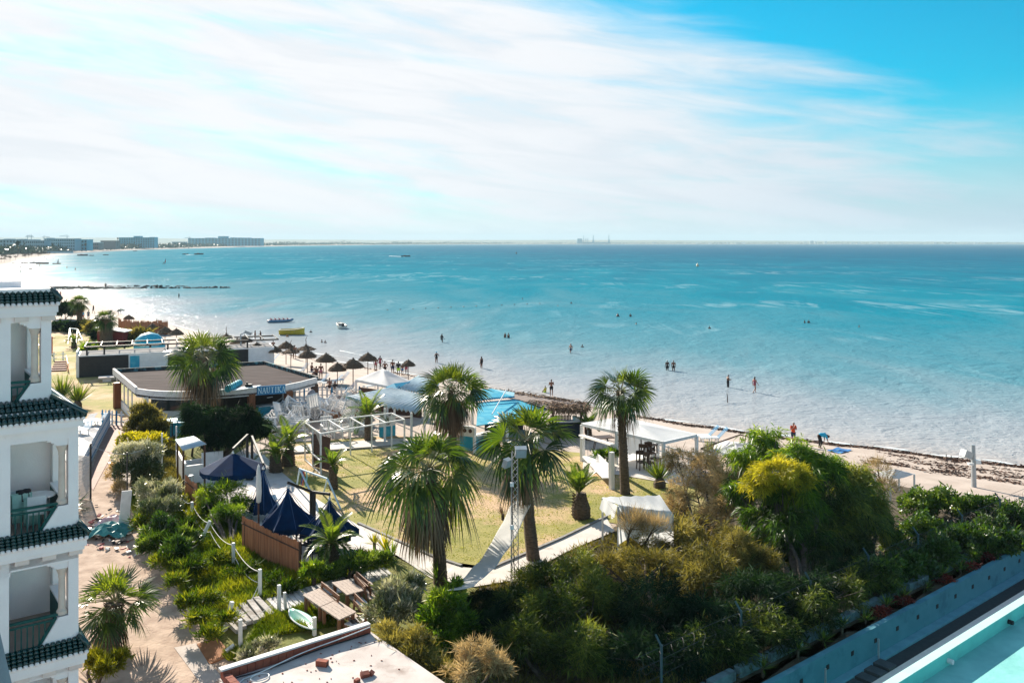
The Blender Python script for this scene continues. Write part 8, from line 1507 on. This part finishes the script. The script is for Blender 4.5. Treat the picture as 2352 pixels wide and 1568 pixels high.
m.build('rear_rim', mat('shade_weathered_rim', (.15, .225, .255), (.10, .16, .18), sc=3, rough=.95, c3=(.08, .10, .11), sc3=2), pw_)  # white blocks toned dark teal as if in shade, with random blotches
for k in range(14): m = MB(); m.box(RW(-5.2+k*1.62, .002, 1.18), (.17, .03, .16), rz=math.atan2(We.y, We.x)); m.build('weep_hole', BLACK, pw_)
m = MB(); strip(m, -9, 24, 0.002, .34, .63, .3); struct(m.build('kerb', mat('kerb_blue', (.16, .36, .45), (.12, .29, .37), sc=2, rough=.9)))
m = MB(); strip(m, -9, 24, .342, 1.0, .53, .3); struct(m.build('road', ASPH))
m = MB(); strip(m, -9, 24, 1.0, 1.55, .66, .3); struct(m.build('pavement', PINK))
m = MB(); strip(m, -9, 24, 1.552, 12, .50, .2); struct(m.build('yard', ASPH))
ls = thing('lane_steps', 'dark slab steps set in the service lane below the wall', 'steps', RW(1, .6, .5))
for k in range(4): m = MB(); strip(m, .2+k*.62, .2+k*.62+.5, .36, .98, .60+.05*k, .4); m.build('tread', mat('dark_slab', (.07, .075, .08), (.05, .055, .06), rough=.8), ls)
for a in (2.75, -.8): m = MB(); m.beam(RW(a, .2, .6), RW(a, .2, 1.35), .05); tag(m.build('bollard', STEEL), 'thin steel post at the head of the lane steps' if a > 0 else 'thin steel post at the foot of the lane steps', 'post')
m = MB(); strip(m, -9, 24, -1.55, -1.50, 1.62, 1.56); strip(m, -9, 24, -1.62, -1.58, 1.48, 1.42)
[strip(m, a_, a_+.05, -1.56, -1.50, 1.56, 1.2) for a_ in np.arange(-9, 24, 1.2)]; tag(m.build('low_rail', BLACK), 'low dark pipe rail behind the planter rim', 'rail')
fe = thing('security_fence', 'dark wire fence with razor coils in the shade behind the planter', 'fence', RW(0, -1.9, 1.4)); GP = mat('fence_post_grey', (.05, .10, .12), (.04, .08, .10), rough=.6); WR = mat('razor_wire', (.05, .055, .06), rough=.7, metal=0)
for u in (1519, 1702, 1862, 1995, 2109, 2210, 2297):
    k = (u-U0)/F; q = RW(0, -1.9, 0); tq = (k*q.y-q.x)/(We.x-k*We.y); p = RW(tq, -1.9, 0); m = MB(); m.tube([p+ZZ*1.2, p+ZZ*3.15], .045, 6); m.beam(p+ZZ*3.1, p+ZZ*3.4-Wn*.25, .05); m.build('post', GP, fe)
for z in (1.7, 2.2, 2.7, 3.1): m = MB(); m.tube([RW(a, -1.9, z+.03*math.sin(a)) for a in np.arange(-8, 24, 1.0)], .010, 4); m.build('wire', WR, fe)
m = MB(); pts = []
for i in range(900): a = -8+i*.034; th = i*.42; pts.append(RW(a+.06*math.sin(i*.9), -1.9+.22*math.cos(th), 2.75+.25*math.sin(th)+.08*math.sin(a*2)))
m.tube(pts, .006, 3); m.build('razor_coil', WR, fe)
# plants in the trough
def ypl(a, label, n, Ln, lm, sd):
    p = RW(a, -.6, 1.5); t = thing('planter_plant', label, 'plant', p, group='spiky plants in the long planter'); rr = np.random.default_rng(sd); D = unit(rr.normal(size=(n, 3))*np.array([1, 1, .45])+np.array([0, 0, .75])); P = np.tile(np.array(p+ZZ*(.12+.3*rr.random())), (n, 1)); V, Q = leafcloud(P, D, rr.uniform(.5, 1, n)*Ln, rr.uniform(.04, .07, n), sd); V[:, 2] = np.maximum(V[:, 2], 1.52); npmesh('leaves', V, Q, lm, t, {'tint': np.repeat(rr.random(n), 4)}); m = MB(); m.tube([p-ZZ*.05, p+ZZ*.3], .05, 6); m.build('stem', TRUNK, t)
L_RED = leafmat('red_leaf', (.05, .008, .008), (.14, .02, .02), (.28, .05, .03), trans=.3)
for i, a in enumerate(np.arange(-3.0, 17.5, 1.55)): ypl(a+rng.uniform(-.3, .3), 'spiky green plant growing in the long planter by the fence', 46, .62, L_HDG if i % 3 else L_PLM, 300+i)
for i, a in enumerate((4.3, 6.0, 9.6, 11.8, 13.6)): 
    p = RW(a, -.5, 1.5); V, Q, T = crown([((p.x, p.y, 1.68), (.5, .35, .22), 0)], 500, (.06, .16), (.03, .06), np.random.default_rng(i), lump=.3); V[:, 2] = np.maximum(V[:, 2], 1.5); o = npmesh('planter_shrub', V, Q, L_RED, None, {'tint': T}); tag(o, 'low dark red shrub between spiky plants in the long planter', 'shrub', 'red shrubs in the long planter')
# turquoise terrace roof of the hotel wing
MINT = mat('turquoise_roof_paint', (.13, .60, .54), (.11, .54, .49), sc=2.5, rough=.75, bump=.3, c3=(.10, .36, .34), sc3=1.1, t3=(.50, .78)); MINTW = mat('pale_mint_edge', (.50, .74, .70), (.44, .68, .64), sc=2, rough=.6)
zt_ = 8.0; K0, K1 = W(2025, 1568, zt_), W(2352, 1366, zt_); Ke = (K1-K0).normalized(); Kn = Vector((Ke.y, -Ke.x, 0)); KP = lambda a, b, z: Vector((K0.x, K0.y, 0))+Ke*a+Kn*b+ZZ*z; wi = .18
hw = thing('terrace_roof', 'turquoise painted flat roof with raised pale edge in the bottom right corner', 'building', KP(0, 0, .5))
def kb(nm, a0, a1, b0, b1, z1, z0, mt): m = MB(); m.slab([KP(a0, b0, z1), KP(a1, b0, z1), KP(a1, b1, z1), KP(a0, b1, z1)], z1-z0); return m.build(nm, mt, hw)
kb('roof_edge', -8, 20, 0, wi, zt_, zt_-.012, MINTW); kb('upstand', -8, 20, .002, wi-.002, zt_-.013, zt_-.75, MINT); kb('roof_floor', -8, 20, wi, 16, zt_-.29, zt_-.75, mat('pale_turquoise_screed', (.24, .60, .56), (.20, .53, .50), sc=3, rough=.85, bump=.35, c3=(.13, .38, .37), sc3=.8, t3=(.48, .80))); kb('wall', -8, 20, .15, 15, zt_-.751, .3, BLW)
m = MB(); m.tube([KP(5.0, wi-.05, zt_-.18), KP(5.0, wi+.10, zt_-.18)], .05, 8); m.build('drain_spout', BLACK, hw); m = MB(); m.tube([KP(8.2, .3, zt_), KP(8.2, .3, zt_+.28), KP(8.05, .25, zt_+.36)], .03, 6); m.tube([KP(2.2, wi-.05, zt_-.18), KP(2.2, wi+.1, zt_-.18)], .05, 8); m.build('pipe_stub', WPL, hw)
# ---------------------------------------------------------------- air
mb = MB(); mb.box((0, 5900, 62), (26000, 14000, 133)); hz = mb.build('haze', None)
m = bpy.data.materials.new('haze_air'); m.use_nodes = True; nt = m.node_tree; nt.nodes.clear()
vo = nt.nodes.new('ShaderNodeVolumePrincipled'); vo.inputs['Color'].default_value = (0.60, 0.83, 0.94, 1); vo.inputs['Density'].default_value = 0.00009; vo.inputs['Anisotropy'].default_value = 0.0
ou = nt.nodes.new('ShaderNodeOutputMaterial'); nt.links.new(vo.outputs[0], ou.inputs['Volume'])
hz.data.materials.clear(); hz.data.materials.append(m); struct(hz, 'stuff')
